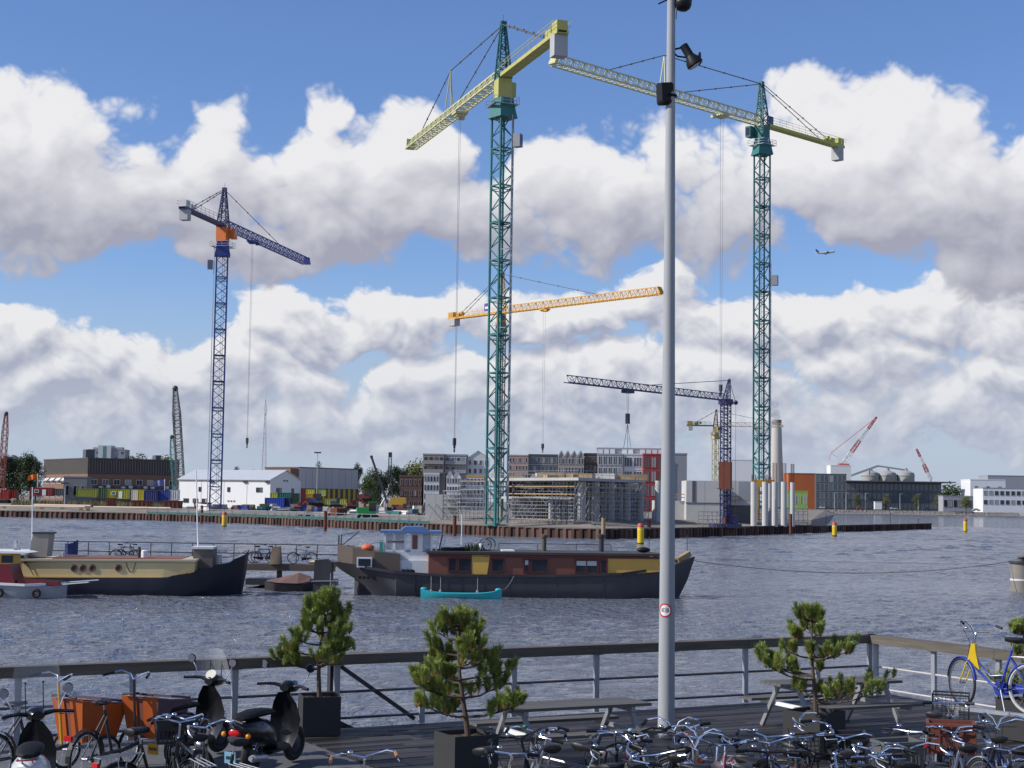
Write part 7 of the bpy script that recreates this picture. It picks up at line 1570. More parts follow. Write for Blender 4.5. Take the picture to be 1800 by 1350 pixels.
def wirebasket(r, c, w, d, h, m):
    q = MB()
    for k in range(6): z = h * k / 5; q.bar((-w / 2, -d / 2, z), (w / 2, -d / 2, z), .006); q.bar((-w / 2, d / 2, z), (w / 2, d / 2, z), .006); q.bar((-w / 2, -d / 2, z), (-w / 2, d / 2, z), .006); q.bar((w / 2, -d / 2, z), (w / 2, d / 2, z), .006)
    for k in range(9): 
        x = -w / 2 + w * k / 8; q.bar((x, -d / 2, 0), (x, -d / 2, h), .005); q.bar((x, d / 2, 0), (x, d / 2, h), .005); q.bar((x, -d / 2, 0), (x, d / 2, 0), .005); y = -d / 2 + d * k / 8; q.bar((-w / 2, y, 0), (-w / 2, y, h), .005); q.bar((w / 2, y, 0), (w / 2, y, h), .005)
    q.path([(-w / 2, -d / 2, h), (w / 2, -d / 2, h), (w / 2, d / 2, h), (-w / 2, d / 2, h)], .012, 6, closed=True); return q.build('wire_basket', m, r, c)
def bicycle(label, p, ang, col, step=True, bar='swept', basket=None, saddle=None, guard=None, white=False, detail=True, lean=0.0, steer=0.0, group='parked bicycles', rack=True, light=True, chrome=True, front_rack=False, fork_col=None, name='bicycle', cat='bicycle', pitch=0.0, bell=None):
    """local frame: x forward, origin on the ground under the crank"""
    r = thing(name, label, cat, p, ang, group); r.rotation_euler = (lean, pitch, ang)
    m = mat('bike_%d_%d_%d' % tuple(int(c * 999) for c in col), col, .3, 0, .1, 12, coat=.5); fm = m if fork_col is None else mat('bikef_%d_%d_%d' % tuple(int(c * 999) for c in fork_col), fork_col, .35, 0, .1, 12, coat=.5)
    gm = guard or M_BLACK; R_ = .345; nt = 8 if detail else 5
    rx, fx = -.48, .62; bb = (0, 0, .30); hd1, hd0 = Vector((.40, 0, .90)), Vector((.46, 0, .68)); st = Vector((-.20, 0, .86)); cl = Vector((-.14, 0, .66))
    q = MB()
    if step:
        q.path([hd0 - Vector((.0, 0, -.03)), (.32, 0, .52), (.16, 0, .38), bb], .019, nt); q.path([hd1 - Vector((0, 0, .04)), (.34, 0, .66), (.14, 0, .47), (-.09, 0, .50)], .014, nt)
    else: q.path([hd0, bb], .019, nt); q.path([hd1 - Vector((0, 0, .05)), (-.19, 0, .80)], .017, nt)
    q.path([bb, st], .018, nt); q.tube(hd0, hd1, .024, n=nt)
    for sy in (-.055, .055): q.path([(0, sy * .5, .30), (rx, sy, R_)], .010, 6); q.path([(-.17, sy * .3, .76), (rx, sy, R_)], .009, 6)
    q.build('frame', m, r)
    if fork_col is not None: q = MB(); q.prism([(hd1.x - .03, hd1.z), (hd1.x + .03, hd1.z), (hd0.x + .03, hd0.z - .01), (hd0.x - .16, hd0.z - .14), (hd0.x - .10, hd0.z + .1)], -.028, .028); q.build('head_panel', fm, r)
    # everything that turns with the steering
    sr = Matrix.Translation(hd1) @ Matrix.Rotation(steer, 4, Vector((-.06, 0, .22)).normalized()) @ Matrix.Translation(-hd1)
    def S_(v): return sr @ Vector(v)
    q = MB(); 
    for sy in (-.05, .05): q.path([S_((.455, sy * .4, .69)), S_((.48, sy, .62)), S_((.55, sy, .45)), S_((fx, sy, R_))], [.016, .014, .012, .009], 6)
    q.build('fork', fm, r)
    w_ = wheel(r, rx, R_, R_, white, detail); wf = wheel(r, 0, 0, R_, False, detail); pf = S_((fx, 0, R_)); wf.location = pf; wf.rotation_euler = (0, 0, steer)
    tp = hd1 + Vector((-.035, 0, .14)); hm = M_CHROME if chrome else M_BLACK
    q = MB(); q.tube(hd1, tp, .013, n=nt); f_ = tp + Vector((.05, 0, .015)); q.path([tp, f_], .012, nt)
    for sy in (-1, 1):
        if bar == 'swept': pts = [f_, f_ + Vector((.03, sy * .10, .02)), f_ + Vector((0, sy * .22, .05)), f_ + Vector((-.10, sy * .29, .045)), f_ + Vector((-.24, sy * .31, .02))]
        elif bar == 'flat': pts = [f_, f_ + Vector((0, sy * .15, .01)), f_ + Vector((-.05, sy * .3, .01))]
        else: pts = [f_, f_ + Vector((.02, sy * .06, .10)), f_ + Vector((.01, sy * .16, .15)), f_ + Vector((-.06, sy * .27, .14)), f_ + Vector((-.18, sy * .31, .11))]
        q.path([S_(v) for v in pts], .0115, nt)
    hb = q.build('handlebar', hm, r)
    for sy in (-1, 1):
        e = {'swept': (Vector((-.13, sy * .297, .042)), Vector((-.25, sy * .312, .018))), 'flat': (Vector((-.02, sy * .2, .01)), Vector((-.052, sy * .31, .01))), 'high': (Vector((-.09, sy * .283, .133)), Vector((-.2, sy * .314, .105)))}[bar]
        q = MB(); q.tube(S_(f_ + e[0]), S_(f_ + e[1]), .018, n=8); q.build('grip', M_BLACK if not saddle else saddle, hb)
        if detail: q = MB(); q.path([S_(f_ + e[0] + Vector((.03, 0, -.01))), S_(f_ + e[0] + Vector((0, sy * .01, -.045))), S_(f_ + e[1] + Vector((.03, sy * .02, -.05)))], [.008, .007, .005], 5); q.build('brake_lever', M_CHROME, hb)
    if detail:
        q = MB(); q.path([S_(f_ + Vector((-.05, .22, .03))), S_(f_ + Vector((.10, .1, .02))), S_(f_ + Vector((.08, 0, -.15))), S_((.5, .03, .62))], .004, 4); q.path([S_(f_ + Vector((-.05, -.22, .03))), S_(f_ + Vector((.12, -.08, .0))), S_(f_ + Vector((.05, -.02, -.2)))], .004, 4); q.build('brake_cable', M_BLACK, hb)
        c = S_(f_ + Vector((-.01, .13, .055))); q = MB(); q.ball(c, .03, 10, 6, (1, 1, .7)); q.build('bell', bell or M_CHROME, hb)
    # saddle
    sp = st + Vector((-.035, 0, .13)); q = MB(); q.tube(st, sp, .0125, n=nt); q.build('seat_post', M_CHROME, r)
    q = MB(); secs = []
    for x, w, h in ((-.14, .05, .03), (-.13, .095, .05), (-.06, .10, .055), (.02, .06, .05), (.09, .028, .045), (.14, .018, .035), (.15, .008, .02)): secs.append([sp + Vector((x, w * math.cos(k * math.pi / 5), .02 + h * math.sin(k * math.pi / 5) * (.55 if k <= 5 else 1.1))) for k in range(10)])
    q.rings(secs); q.build('saddle', saddle or M_BRSAD, r)
    if detail: q = MB(); q.torus(sp + Vector((-.09, .04, -.02)), (0, 0, 1), .02, .004, 8, 4); q.torus(sp + Vector((-.09, -.04, -.02)), (0, 0, 1), .02, .004, 8, 4); q.build('saddle_spring', M_CHROME, r)
    # mudguards, chain case, cranks
    for cx, cz, a0, a1, nm in ((rx, R_, R(-15), R(190), 'rear_mudguard'), (0, 0, R(10), R(175), 'front_mudguard')):
        q = MB(); n = 16; vs = []
        for k in range(n + 1):
            a = a0 + (a1 - a0) * k / n
            for y, rr in ((-.026, R_ + .006), (-.018, R_ + .02), (.018, R_ + .02), (.026, R_ + .006)): vs.append((-rr * math.cos(a) if nm[0] == 'f' else -rr * math.cos(a), y, rr * math.sin(a)))
        q.add(vs, [(4 * k + j, 4 * k + j + 1, 4 * k + j + 5, 4 * k + j + 4) for k in range(n) for j in range(3)]); o = q.build(nm, gm, r, (cx, 0, cz))
        if nm[0] == 'f': o.location = pf; o.rotation_euler = (0, 0, steer)
    q = MB(); q.prism([(-.5, .31), (-.1, .22), (.08, .2), (.13, .3), (.08, .4), (-.1, .39), (-.5, .385)], -.075, -.045); q.build('chain_case', gm, r)
    q = MB(); q.bar((0, -.09, .3), (.10, -.1, .16), .02); q.bar((0, .09, .3), (-.10, .1, .44), .02); q.box(.05, -.19, .145, .15, -.11, .17); q.box(-.15, .11, .43, -.05, .19, .455); q.build('crank', M_DSTEEL, r)
    if rack:
        q = MB(); z = .77
        for sy in (-.06, 0, .06): q.tube((-.22, sy, z), (-.76, sy, z), .006, n=5)
        q.tube((-.76, -.06, z), (-.76, .06, z), .006, n=5)
        for sy in (-.065, .065): q.tube((rx, sy, R_), (-.55, sy, z), .006, n=5); q.tube((rx, sy, R_), (-.42, sy, z), .006, n=5)
        q.build('luggage_rack', M_BLACK if not chrome else M_GALV, r); q = MB(); q.cbox((-.78, 0, .70), (.03, .09, .05)); q.build('tail_light', M_RED, r)
    if light: q = MB(); c = S_((.50, 0, .87)); q.lathe([(.03, -.04), (.045, 0), (.048, .04)], c, sr.to_3x3() @ Vector((1, 0, 0)), 12); q.build('headlight', M_CHROME if chrome else M_BLACK, r)
    if front_rack or basket:
        q = MB(); z = .80
        for sy in (-.12, 0, .12): q.tube(S_((.45, sy, z)), S_((.86, sy, z)), .009, n=5)
        for x in (.45, .86): q.tube(S_((x, -.12, z)), S_((x, .12, z)), .009, n=5)
        for sy in (-.1, .1): q.tube(S_((fx, sy * .7, R_)), S_((.7, sy, z)), .009, n=5)
        q.build('front_carrier', M_BLACK, r)
    if basket:
        k, m_, w, d, h = basket; c = S_((.66, 0, .812))
        (crate(r, 'crate', c, d, w, h, m_, k == 'crate', (0, 0, steer)) if k in ('crate', 'box') else setattr(wirebasket(r, c, d, w, h, m_), 'rotation_euler', (0, 0, steer)))
    if detail: q = MB(); q.tube((-.05, .06, .3), (-.16, .14, .02), .009, n=5); q.build('kick_stand', M_GALV, r)
    return r
def gp(px, Y): return base_at(px, Y, DZ)
BK = (.012, .012, .014)
M_CRBR = mat('crate_brown', (.16, .045, .028), .6, 0, .2, 8); M_CRGR = mat('crate_grey', (.11, .11, .105), .6, 0, .2, 8); M_CRBK = mat('crate_black', (.014, .014, .016), .5, 0, .2, 8)
right = [   # x, distance, heading, paint, options, label
    (905, 16.0, 48, BK, dict(bar='swept', lean=-.10, steer=.5, chrome=False), 'black bicycle at the left end of the right hand row'),
    (968, 16.3, 100, (.10, .11, .13), dict(bar='swept', guard=M_GALV, steer=-.3, bell=mat('bell_green', (.02, .16, .07), .4)), 'grey bicycle with a green bell, second from the left in the row'),
    (1040, 16.5, 60, (.02, .02, .025), dict(bar='flat', steer=.35, lean=.05, step=False), 'black bicycle with high chrome handlebar left of the red one'),
    (1105, 16.0, 70, (.42, .045, .04), dict(bar='swept', steer=-.25, saddle=mat('saddle_grey', (.12, .12, .125), .35)), 'red bicycle with a broad grey saddle below the picnic table'),
    (1160, 16.3, 120, BK, dict(bar='swept', steer=.2, chrome=False, bell=mat('bell_blue', (.25, .45, .6), .4)), 'black bicycle with a pale blue bell at the lamp post foot'),
    (1212, 15.8, 64, (.5, .12, .02), dict(bar='high', steer=-.15, bell=mat('bell_pink', (.6, .15, .2), .5)), 'orange bicycle with a pink bell right of the lamp post'),
    (1268, 16.4, 262, (.2, .015, .05), dict(bar='swept', steer=.2, lean=.06), 'dark pink bicycle with its black saddle towards the deck'),
    (1338, 15.8, 52, (.16, .17, .19), dict(bar='swept', steer=.3, guard=M_GALV, white=False), 'silver bicycle with pale mudguards left of the sparse pine planter'),
    (1372, 16.2, 112, (.03, .05, .20), dict(bar='swept', steer=-.4, step=False, lean=.08), 'dark blue bicycle with tall handlebar in front of the sparse pine planter'),
    (1430, 16.2, 86, BK, dict(bar='flat', steer=.1, basket=('wire', M_CRBK, .34, .26, .24)), 'black bicycle with a black wire basket before the sparse pine planter'),
    (1498, 16.2, 80, (.015, .02, .05), dict(bar='swept', steer=-.1, basket=('crate', M_CRBK, .42, .32, .27)), 'navy bicycle carrying a black plastic crate'),
    (1552, 15.5, 112, (.55, .42, .02), dict(bar='swept', steer=.25, step=False), 'yellow framed bicycle left of the grey crate'),
    (1630, 15.5, 104, (.03, .03, .035), dict(bar='swept', steer=.05, basket=('crate', M_CRGR, .42, .32, .30)), 'black bicycle carrying a grey plastic crate'),
    (1686, 16.7, 80, (.05, .05, .06), dict(bar='swept', steer=-.18, lean=.05, basket=('box', M_CRBR, .50, .36, .33)), 'dark bicycle carrying a brown red plastic crate'),
    (1650, 19.3, 66, BK, dict(bar='flat', steer=.2, basket=('wire', M_CRBK, .44, .34, .34)), 'black bicycle with a large black basket behind the brown crate'),
    (1752, 16.6, 132, (.14, .16, .24), dict(bar='swept', steer=.3), 'steel blue bicycle right of the brown crate'),
    (1790, 17.2, 110, (.12, .12, .14), dict(bar='high', steer=-.2, guard=M_GALV), 'grey bicycle with tall handlebar at the right picture edge'),
    (1800, 15.5, 84, BK, dict(bar='swept', steer=.1), 'black bicycle at the right picture edge, nearest'),
    (1455, 15.3, 124, (.03, .03, .08), dict(bar='swept', steer=-.5, chrome=False, lean=.1), 'navy bicycle in the front row left of the yellow one'),
    (1308, 15.3, 70, (.25, .02, .02), dict(bar='flat', steer=.4, chrome=False), 'dark red bicycle in the front row below the sparse pine'),
    (1080, 15.2, 124, (.02, .02, .02), dict(bar='swept', steer=.4, chrome=False), 'black bicycle in the front row below the picnic table'),
    (640, 14.75, 95, (.03, .03, .03), dict(bar='swept', steer=.2, saddle=mat('grip_tan', (.32, .14, .04), .5)), 'bicycle with tan grips just showing at the bottom left of centre')]
brn = random.Random(23)
for k, (px, Y_, a, col) in enumerate(((1010, 16.1, 140, (.12, .13, .15)), (1135, 16.7, 42, BK), (1245, 16.9, 118, (.16, .16, .18)), (1405, 16.7, 38, (.08, .09, .11)), (1470, 17.0, 130, (.18, .02, .02)), (1575, 16.8, 60, (.13, .13, .15)), (1770, 17.4, 75, (.04, .06, .2)), (1290, 15.6, 130, (.2, .2, .22)))):
    right.append((px, Y_, a, col, dict(bar=('swept', 'high', 'flat')[k % 3], steer=brn.uniform(-.6, .6), guard=M_GALV if k % 2 else None, step=bool(k % 3)), ('grey bicycle pointing left beside the broad pine planter', 'black bicycle leaning right just left of the lamp post', 'silver grey bicycle behind the orange one', 'grey bicycle squeezed in left of the wire basket', 'dark red bicycle behind the black plastic crate', 'grey bicycle between the yellow frame and the grey crate', 'blue bicycle under the rack at the right', 'pale grey bicycle in front of the dark pink one')[k]))
for k, (px, a, st_) in enumerate(((930, 135, True), (1125, 40, True), (1190, 150, False), (1395, 30, True), (1520, 55, False), (1612, 140, True), (1778, 35, True))):
    right.append((px, 14.9 + .12 * (k % 3), a, brn.choice((BK, (.03, .03, .035), (.02, .025, .05), (.07, .01, .012))), dict(bar=brn.choice(('swept', 'flat')), step=st_, steer=brn.uniform(-.6, .6), chrome=True), ('black bicycle turned left in the nearest row, far left end', 'dark bicycle in the nearest row left of the lamp post', 'dark bicycle in the nearest row right of the lamp post', 'dark bicycle in the nearest row under the sparse pine planter', 'dark bicycle in the nearest row left of the grey crate', 'dark bicycle in the nearest row before the grey crate', 'dark bicycle in the nearest row right of the brown crate')[k]))
for px, Y, a, col, kw, lb in right:
    kw = dict(kw); kw['lean'] = kw.get('lean', 0) + brn.uniform(-.13, .13)
    bicycle(lb, gp(px, Y + (.0 if px < 700 else .22)), R(a + brn.uniform(-12, 12)), col, **kw)
# blue and yellow hire bicycle on the upper tier of a rack
def tier_rack():
    p = base_at(1752, 22.3, DZ); a = R(172); r = thing('bike_rack', 'steel two tier bicycle rack rail under the blue and yellow bicycle', 'bike rack', p, 0)
    h = at(1745, 1243, 22.3).z - DZ - .05
    for x in (-.55, .65): MB().bar((x, .0, 0), (x, 0, h - .052), .07).build('post', M_GALV, r, rot=(0, 0, R(132)))
    MB().box(-.95, -.05, h - .05, 1.05, .05, h).build('wheel_channel', M_GALV, r, rot=(0, 0, R(132)))
    bicycle('blue and yellow bicycle raised on the upper tier of the rack', p + Vector((.02, 0, h)), R(132), (.02, .05, .34), True, 'high', white=True, guard=mat('guard_blue', (.015, .04, .30), .4), fork_col=(.62, .42, .01), steer=-.45, light=False)
tier_rack()
# left: two black bicycles in front of the scooters
bicycle('black bicycle with sprung black saddle left of the scooter with the big windscreen', gp(286, 17.2), R(52), BK, True, 'swept', steer=.3, chrome=True)
bicycle('black bicycle with a black crate on its front carrier behind the left hand row', gp(345, 16.9), R(118), BK, False, 'swept', steer=-.2, basket=('crate', M_CRBK, .44, .32, .26))
bicycle('black bicycle with red tail light in front of the right scooter', gp(405, 16.6), R(128), (.02, .02, .022), True, 'swept', steer=.2)
# bicycles on the jetty and on the barge roof
for k, (px, a, lb) in enumerate(((212, 5, 'black bicycle leaning on the jetty rail above the barge'), (222, 178, 'second black bicycle on the jetty above the barge portholes'), (455, 8, 'bicycle on the jetty near the barge bow, leftmost'), (463, 175, 'blue grey bicycle on the jetty near the barge bow'), (529, 176, 'bicycle on the jetty near the houseboat stern'))):
    bicycle(lb, J_A + Vector((JX(px), 1.0 + .25 * (k % 2), J_Z)), R(a), BK if k != 3 else (.06, .07, .12), False, 'swept', detail=False, group='bicycles on the jetty')
q = MB(); hull(q, [(0, .15, .22, .08, .0), (.2, .28, .2, .2, -.05), (.5, .25, .28, .18, -.05), (.75, .06, .45, .03, 0)]); o = q.build('dinghy', mat('dinghy_blue', (.03, .05, .16), .5), loc=J_A + Vector((JX(112), .5, J_Z + .8)), rot=(0, 0, 0)); tag(o, 'small dark blue dinghy stored on the jetty beside the grey housing', 'dinghy')

# ---------------------------------------------------------------- scooters
def ell(c, a, b, n=14, ax='x', sq=1.0):
    o = []
    for k in range(n):
        t_ = 2 * math.pi * k / n; cs, sn = math.cos(t_), math.sin(t_); cs = math.copysign(abs(cs) ** sq, cs); sn = math.copysign(abs(sn) ** sq, sn)
        o.append(Vector(c) + (Vector((0, a * cs, b * sn)) if ax == 'x' else Vector((b * sn, a * cs, 0))))
    return o
M_SCBK = mat('scooter_black', (.008, .008, .010), .3, 0, .1, 6, coat=.25, spec=.3); M_SEAT = mat('seat_vinyl', (.010, .010, .012), .65, 0, .2, 12, spec=.2); M_SHIELD = glass('windscreen', (.75, .78, .8), .04, .22); M_MIRR = mat('mirror', (.55, .62, .75), .03, 1.0, .01, 2)
def scooter(label, p, ang, body=M_SCBK, tail=M_SCBK, screen=0.0, plate=M_WHITE, steer=0.0, carrier=None, dial=True, lean=.03, seat=M_SEAT, name='scooter'):
    r = thing(name, label, 'scooter', p, ang, 'parked scooters'); r.rotation_euler = (lean, 0, ang)
    wr = .23
    for x, nm in ((-.50, 'rear_wheel'), (.68, 'front_wheel')):
        q = MB(); q.torus((0, 0, 0), (0, 1, 0), wr - .05, .052, 24, 8); w_ = q.build(nm, M_RUBBER, r, (x, 0, wr), (0, 0, steer if x > 0 else 0)); q = MB(); q.lathe([(.02, -.05), (.10, -.035), (.13, -.03), (.13, .03), (.10, .035), (.02, .05)], (0, 0, 0), (0, 1, 0), 16); q.build('hub', M_DSTEEL, w_)
    q = MB(); q.rings([ell((-.98, 0, .62), .02, .03), ell((-.93, 0, .60), .12, .10), ell((-.75, 0, .56), .19, .17), ell((-.5, 0, .53), .215, .20), ell((-.22, 0, .48), .19, .19), ell((-.08, 0, .40), .13, .14), ell((.0, 0, .30), .11, .06)]); q.build('body_cowl', tail, r)
    q = MB(); q.rings([ell((-.2, 0, .24), .15, .03), ell((.30, 0, .24), .16, .03), ell((.42, 0, .26), .16, .04)]); q.build('footboard', M_BLACK, r)
    q = MB(); secs = []
    for x, z, w in ((.40, .24, .16), (.47, .40, .21), (.50, .60, .22), (.46, .80, .17), (.40, .94, .08)): secs.append([Vector((x + .03 * math.cos(t_ * .5236) - .10 * abs(math.sin(t_ * .5236)) ** 2, w * math.sin(t_ * .5236), z + .0)) for t_ in range(12)])
    q.rings(secs); q.build('leg_shield', body, r)
    q = MB(); q.rings([ell((.42, 0, .40), .10, .03), ell((.58, 0, .46), .085, .05), ell((.72, 0, .45), .08, .05), ell((.88, 0, .34), .06, .03)]); q.build('front_mudguard', body, r)
    q = MB(); q.tube((.66, 0, .25), (.45, 0, .92), .025, n=8); q.build('fork', M_DSTEEL, r)
    H = Matrix.Translation((.42, 0, 1.0)) @ Matrix.Rotation(steer, 4, 'Z')
    q = MB(); q.rings([[H @ v for v in ell((-.09, 0, .0), .07, .05)], [H @ v for v in ell((-.02, 0, .01), .11, .08)], [H @ v for v in ell((.08, 0, .0), .10, .08)], [H @ v for v in ell((.14, 0, -.01), .06, .06)]]); hd = q.build('handlebar_head', body, r)
    q = MB()
    for sy in (-1, 1): q.path([H @ Vector((.0, sy * .08, .01)), H @ Vector((-.02, sy * .2, .03)), H @ Vector((-.07, sy * .28, .03))], [.03, .022, .02], 8)
    q.build('handlebar', body, hd)
    for sy in (-1, 1):
        q = MB(); q.tube(H @ Vector((-.07, sy * .28, .03)), H @ Vector((-.13, sy * .40, .02)), .019, n=8); q.build('grip', M_BLACK, hd)
        q = MB(); q.path([H @ Vector((-.04, sy * .25, .05)), H @ Vector((.0, sy * .30, .15)), H @ Vector((-.02, sy * .35, .24))], .007, 5); m_ = q.build('mirror_stalk', M_CHROME, r)
        c = H @ Vector((-.02, sy * .36, .28)); q = MB(); q.lathe([(.055, .0), (.06, .01), (.05, .03)], c, (-1, 0, -.1), 16); q.build('mirror', M_BLACK, m_); q = MB(); q.lathe([(.054, .031), (.053, .033)], c, (-1, 0, -.1), 16); q.build('mirror_glass', M_MIRR, m_)
        q = MB(); q.path([H @ Vector((-.05, sy * .24, .0)), H @ Vector((-.04, sy * .33, -.01)), H @ Vector((-.09, sy * .39, -.01))], .006, 5); q.build('brake_lever', M_CHROME, hd)
    if dial: q = MB(); q.lathe([(.075, 0), (.075, .01)], H @ Vector((-.04, 0, .085)), (-.75, 0, .65), 18); q.build('dial', mat('dial_cream', (.6, .58, .48), .4), hd)
    q = MB(); q.lathe([(.07, 0), (.08, .03), (.06, .05)], H @ Vector((.13, 0, .0)), (1, 0, 0), 14); q.build('headlight', M_CHROME, hd)
    if screen:
        q = MB(); vs = []; n = 10; hh = screen
        for k in range(n + 1):
            a = -1 + 2 * k / n
            for z in (0, .33, .66, 1.0): vs.append(H @ Vector((.13 - .10 * a * a - .12 * z, .30 * a * (1 - .22 * z * z), .02 + hh * z)))
        q.add(vs, [(4 * k + j, 4 * k + j + 1, 4 * k + j + 5, 4 * k + j + 4) for k in range(n) for j in range(3)]); q.build('windscreen', M_SHIELD, r)
        q = MB(); 
        for sy in (-.1, .1): q.tube(H @ Vector((.05, sy, .03)), H @ Vector((.06, sy, .03 + hh * .55)), .006, n=5); q.ball(H @ Vector((.055, sy, .03 + hh * .55)), .014, 8, 5)
        q.build('screen_stay', M_BLACK, r)
    q = MB(); q.rings([ell((-.86, 0, .74), .06, .02), ell((-.80, 0, .755), .13, .04), ell((-.5, 0, .77), .145, .055), ell((-.25, 0, .76), .13, .05), ell((-.06, 0, .74), .09, .04), ell((-.0, 0, .72), .03, .02)]); q.build('seat', seat, r)
    q = MB(); q.rings([ell((-1.0, 0, .58), .055, .03), ell((-.99, 0, .58), .075, .045), ell((-.93, 0, .58), .08, .05)]); q.build('tail_light', M_RED, r)
    for sy in (-1, 1): q = MB(); q.ball((-.93, sy * .17, .55), .035, 10, 6, (.8, 1, 1)); q.build('indicator', M_AMBER, r)
    q = MB(); q.box(-1.02, -.075, .33, -1.01, .075, .47); pl = q.build('number_plate', plate, r, (0, 0, 0), (0, R(-6), 0)); q = MB()
    for k in range(5): q.box(-1.024, -.055 + k * .023, .38, -1.0201, -.041 + k * .023, .42)
    q.build('plate_print', M_DSTEEL, pl)
    q = MB(); q.path([(-.90, -.1, .72), (-1.04, -.1, .73), (-1.06, 0, .73), (-1.04, .1, .73), (-.90, .1, .72)], .009, 6); q.path([(-.88, -.05, .66), (-1.03, -.05, .73)], .007, 5); q.path([(-.88, .05, .66), (-1.03, .05, .73)], .007, 5); q.build('rear_carrier', carrier or M_CHROME, r)
    q = MB(); q.tube((-.45, -.17, .22), (-.85, -.20, .27), .045, n=10); q.tube((-.85, -.2, .27), (-.9, -.2, .275), .03, n=10); q.build('exhaust', M_GALV, r)
    q = MB(); q.tube((-.2, .12, .22), (-.28, .26, .01), .012, n=6); q.build('side_stand', M_GALV, r)
    q = MB(); q.path([(-.5, -.11, wr), (-.75, -.12, .52)], .014, 6); q.torus((-.62, -.115, .37), (.25, 0, -.3), .03, .01, 10, 5); q.torus((-.66, -.117, .42), (.25, 0, -.3), .03, .01, 10, 5); q.build('rear_shock', M_CHROME, r)
    return r
PL_B = mat('plate_blue', (.25, .52, .65), .5); PL_Y = mat('plate_yellow', (.7, .36, .02), .5)
scooter('black scooter with clear windscreen and cream dial, second from the right', gp(352, 21.3), R(72), screen=.42, plate=PL_Y, steer=-.2)
scooter('low black scooter with pale blue number plate beside the planter', gp(484, 20.7), R(71), plate=PL_B, steer=-.12, dial=False)
scooter('scooter with clear windscreen, dark front and white and red tail at the left edge', gp(80, 17.7), R(103), M_SCBK, mat('scooter_white', (.6, .6, .58), .3, 0, .08, 6, coat=.5), screen=.6, carrier=mat('carrier_red', (.22, .02, .05), .4), steer=.3, seat=M_SEAT, lean=-.05, dial=False)
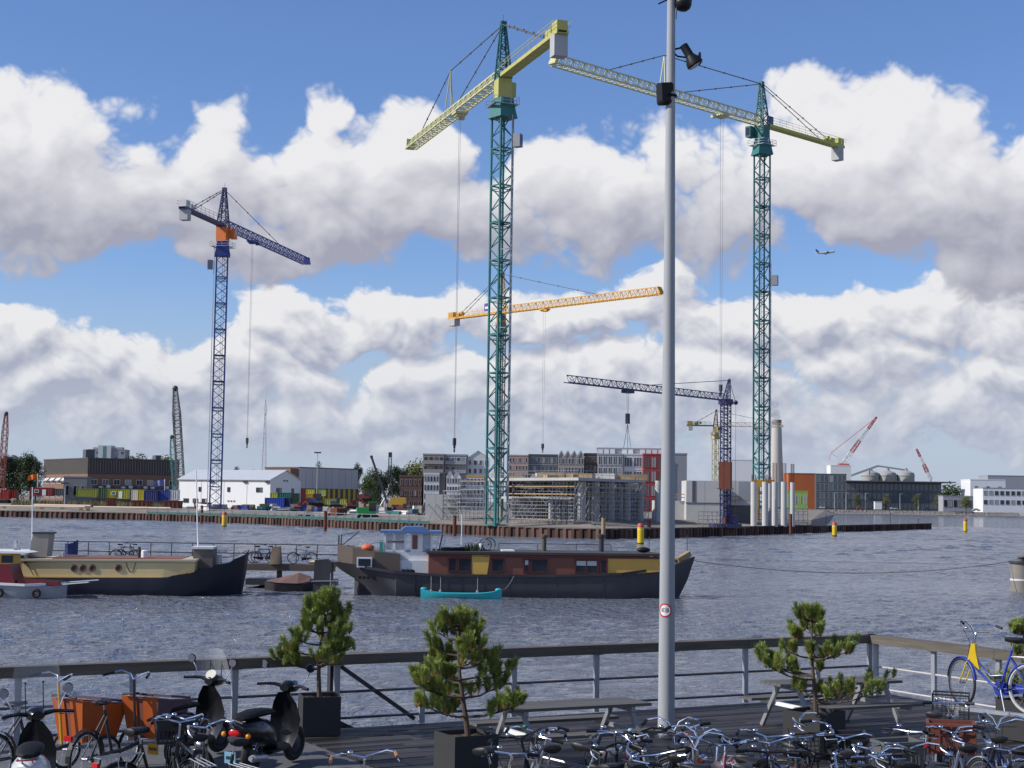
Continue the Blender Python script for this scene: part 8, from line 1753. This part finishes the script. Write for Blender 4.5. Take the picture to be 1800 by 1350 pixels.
# ---------------------------------------------------------------- cargo tricycles
M_OBOX = mat('cargo_orange', (.42, .085, .012), .5, 0, .14, 3); M_LID = mat('cargo_lid', (.10, .055, .075), .6, 0, .2, 3)
def cargo(label, px, Y, ang, lidc, polem):
    p = gp(px, Y); r = thing('cargo_tricycle', label, 'cargo tricycle', p, ang, 'orange cargo tricycles')
    z0, z1 = .42, .95; x0, x1 = .35, .92; w0, w1 = .20, .265
    def pan(nm, vs, m, th=.02):
        v = [Vector(q) for q in vs]; n = (v[1] - v[0]).cross(v[2] - v[0]).normalized() * th; q = MB(); q.add(v + [a + n for a in v], [(0, 1, 2, 3), (7, 6, 5, 4), (0, 4, 5, 1), (1, 5, 6, 2), (2, 6, 7, 3), (3, 7, 4, 0)]); return q.build(nm, m, r)
    pan('back_panel', [(x0, -w0, z0), (x0, -.045, z0), (x0 - .08, -.05, z1), (x0 - .08, -w1, z1)], M_OBOX); pan('back_panel', [(x0, .045, z0), (x0, w0, z0), (x0 - .08, w1, z1), (x0 - .08, .05, z1)], M_OBOX); pan('centre_panel', [(x0 + .02, -.05, z0), (x0 + .02, .05, z0), (x0 - .06, .055, z1 - .02), (x0 - .06, -.055, z1 - .02)], M_CABB)
    for sy in (-1, 1): pan('side_panel', [(x0, sy * w0, z0), (x1, sy * w0, z0), (x1 + .12, sy * w1, z1 - .12), (x0 - .08, sy * w1, z1)], M_OBOX if lidc else M_LID)
    pan('front_panel', [(x1, -w0, z0), (x1, w0, z0), (x1 + .12, w1, z1 - .12), (x1 + .12, -w1, z1 - .12)], M_OBOX)
    pan('floor', [(x0, -w0, z0), (x1, -w0, z0), (x1, w0, z0), (x0, w0, z0)], M_LID)
    q = MB(); q.add([(x0 + .25, -w1, z1 - .03), (x1 + .15, -w1, z1 - .10), (x1 + .15, w1, z1 - .10), (x0 + .25, w1, z1 - .03), (x0 + .25, -w1, z1 + .0), (x1 + .15, -w1, z1 - .07), (x1 + .15, w1, z1 - .07), (x0 + .25, w1, z1 + .0)], [(0, 1, 2, 3), (7, 6, 5, 4), (0, 4, 5, 1), (1, 5, 6, 2), (2, 6, 7, 3), (3, 7, 4, 0)]); q.build('lid', M_LID, r)
    q = MB(); q.path([(x0 - .12, -.22, z1 + .03), (x0 - .13, 0, z1 + .05), (x0 - .12, .22, z1 + .03)], .014, 8); q.build('push_bar', M_BLACK, r)
    for sy in (-.36, .36): wheel(r, .62, .25, .25); bpy_last = r.children[-1]; bpy_last = [c for c in r.children if c.name.startswith('wheel')][-1]; bpy_last.location.y = sy
    wheel(r, -.85, .33, .33)
    q = MB(); q.path([(.35, 0, .38), (-.05, 0, .33), (-.30, 0, .34)], .025, 8); q.path([(-.30, 0, .34), (-.48, 0, .88)], .02, 8)
    for sy in (-.06, .06): q.tube((-.30, sy * .4, .34), (-.85, sy, .33), .011, n=6); q.tube((-.45, sy * .4, .8), (-.85, sy, .33), .010, n=6)
    q.build('frame', M_DSTEEL, r)
    q = MB(); q.tube((.22, 0, .40), (.13, 0, 1.18), .018, n=8); q.build('steering_post', polem, r)
    q = MB(); f_ = Vector((.13, 0, 1.18))
    for sy in (-1, 1): q.path([f_, f_ + Vector((.06, sy * .08, .06)), f_ + Vector((.03, sy * .2, .10)), f_ + Vector((-.14, sy * .30, .07))], .011, 7)
    hb = q.build('handlebar', M_CHROME, r)
    for sy in (-1, 1): q = MB(); q.tube(f_ + Vector((-.05, sy * .255, .085)), f_ + Vector((-.2, sy * .32, .06)), .018, n=8); q.build('grip', M_BLACK, hb)
    q = MB(); sp = Vector((-.50, 0, .95)); q.tube((-.47, 0, .85), sp, .013, n=7); q.build('seat_post', M_CHROME, r)
    q = MB(); q.rings([[sp + Vector((x, w * math.cos(k * math.pi / 5), .02 + h * math.sin(k * math.pi / 5) * .6)) for k in range(10)] for x, w, h in ((-.14, .05, .03), (-.12, .10, .05), (-.04, .10, .055), (.06, .045, .045), (.14, .02, .03))]); q.build('saddle', M_BRSAD, r)
    q = MB(); q.cbox((-1.2, 0, .62), (.04, .1, .06)); q.build('tail_light', M_RED, r)
    q = MB(); n = 14; vs = []
    for k in range(n + 1):
        a = R(0) + R(185) * k / n
        for y in (-.03, .03): vs.append((-.85 - .36 * math.cos(a), y, .33 + .36 * math.sin(a)))
    q.add(vs, [(2 * k, 2 * k + 1, 2 * k + 3, 2 * k + 2) for k in range(n)]); q.build('rear_mudguard', M_BLACK, r)
cargo('orange cargo tricycle with a yellow steering post, left', 99, 19.7, R(58), True, mat('post_yellow', (.65, .33, .01), .4))
cargo('orange cargo tricycle with a dark steering post, right', 234, 20.0, R(70), False, M_DSTEEL)
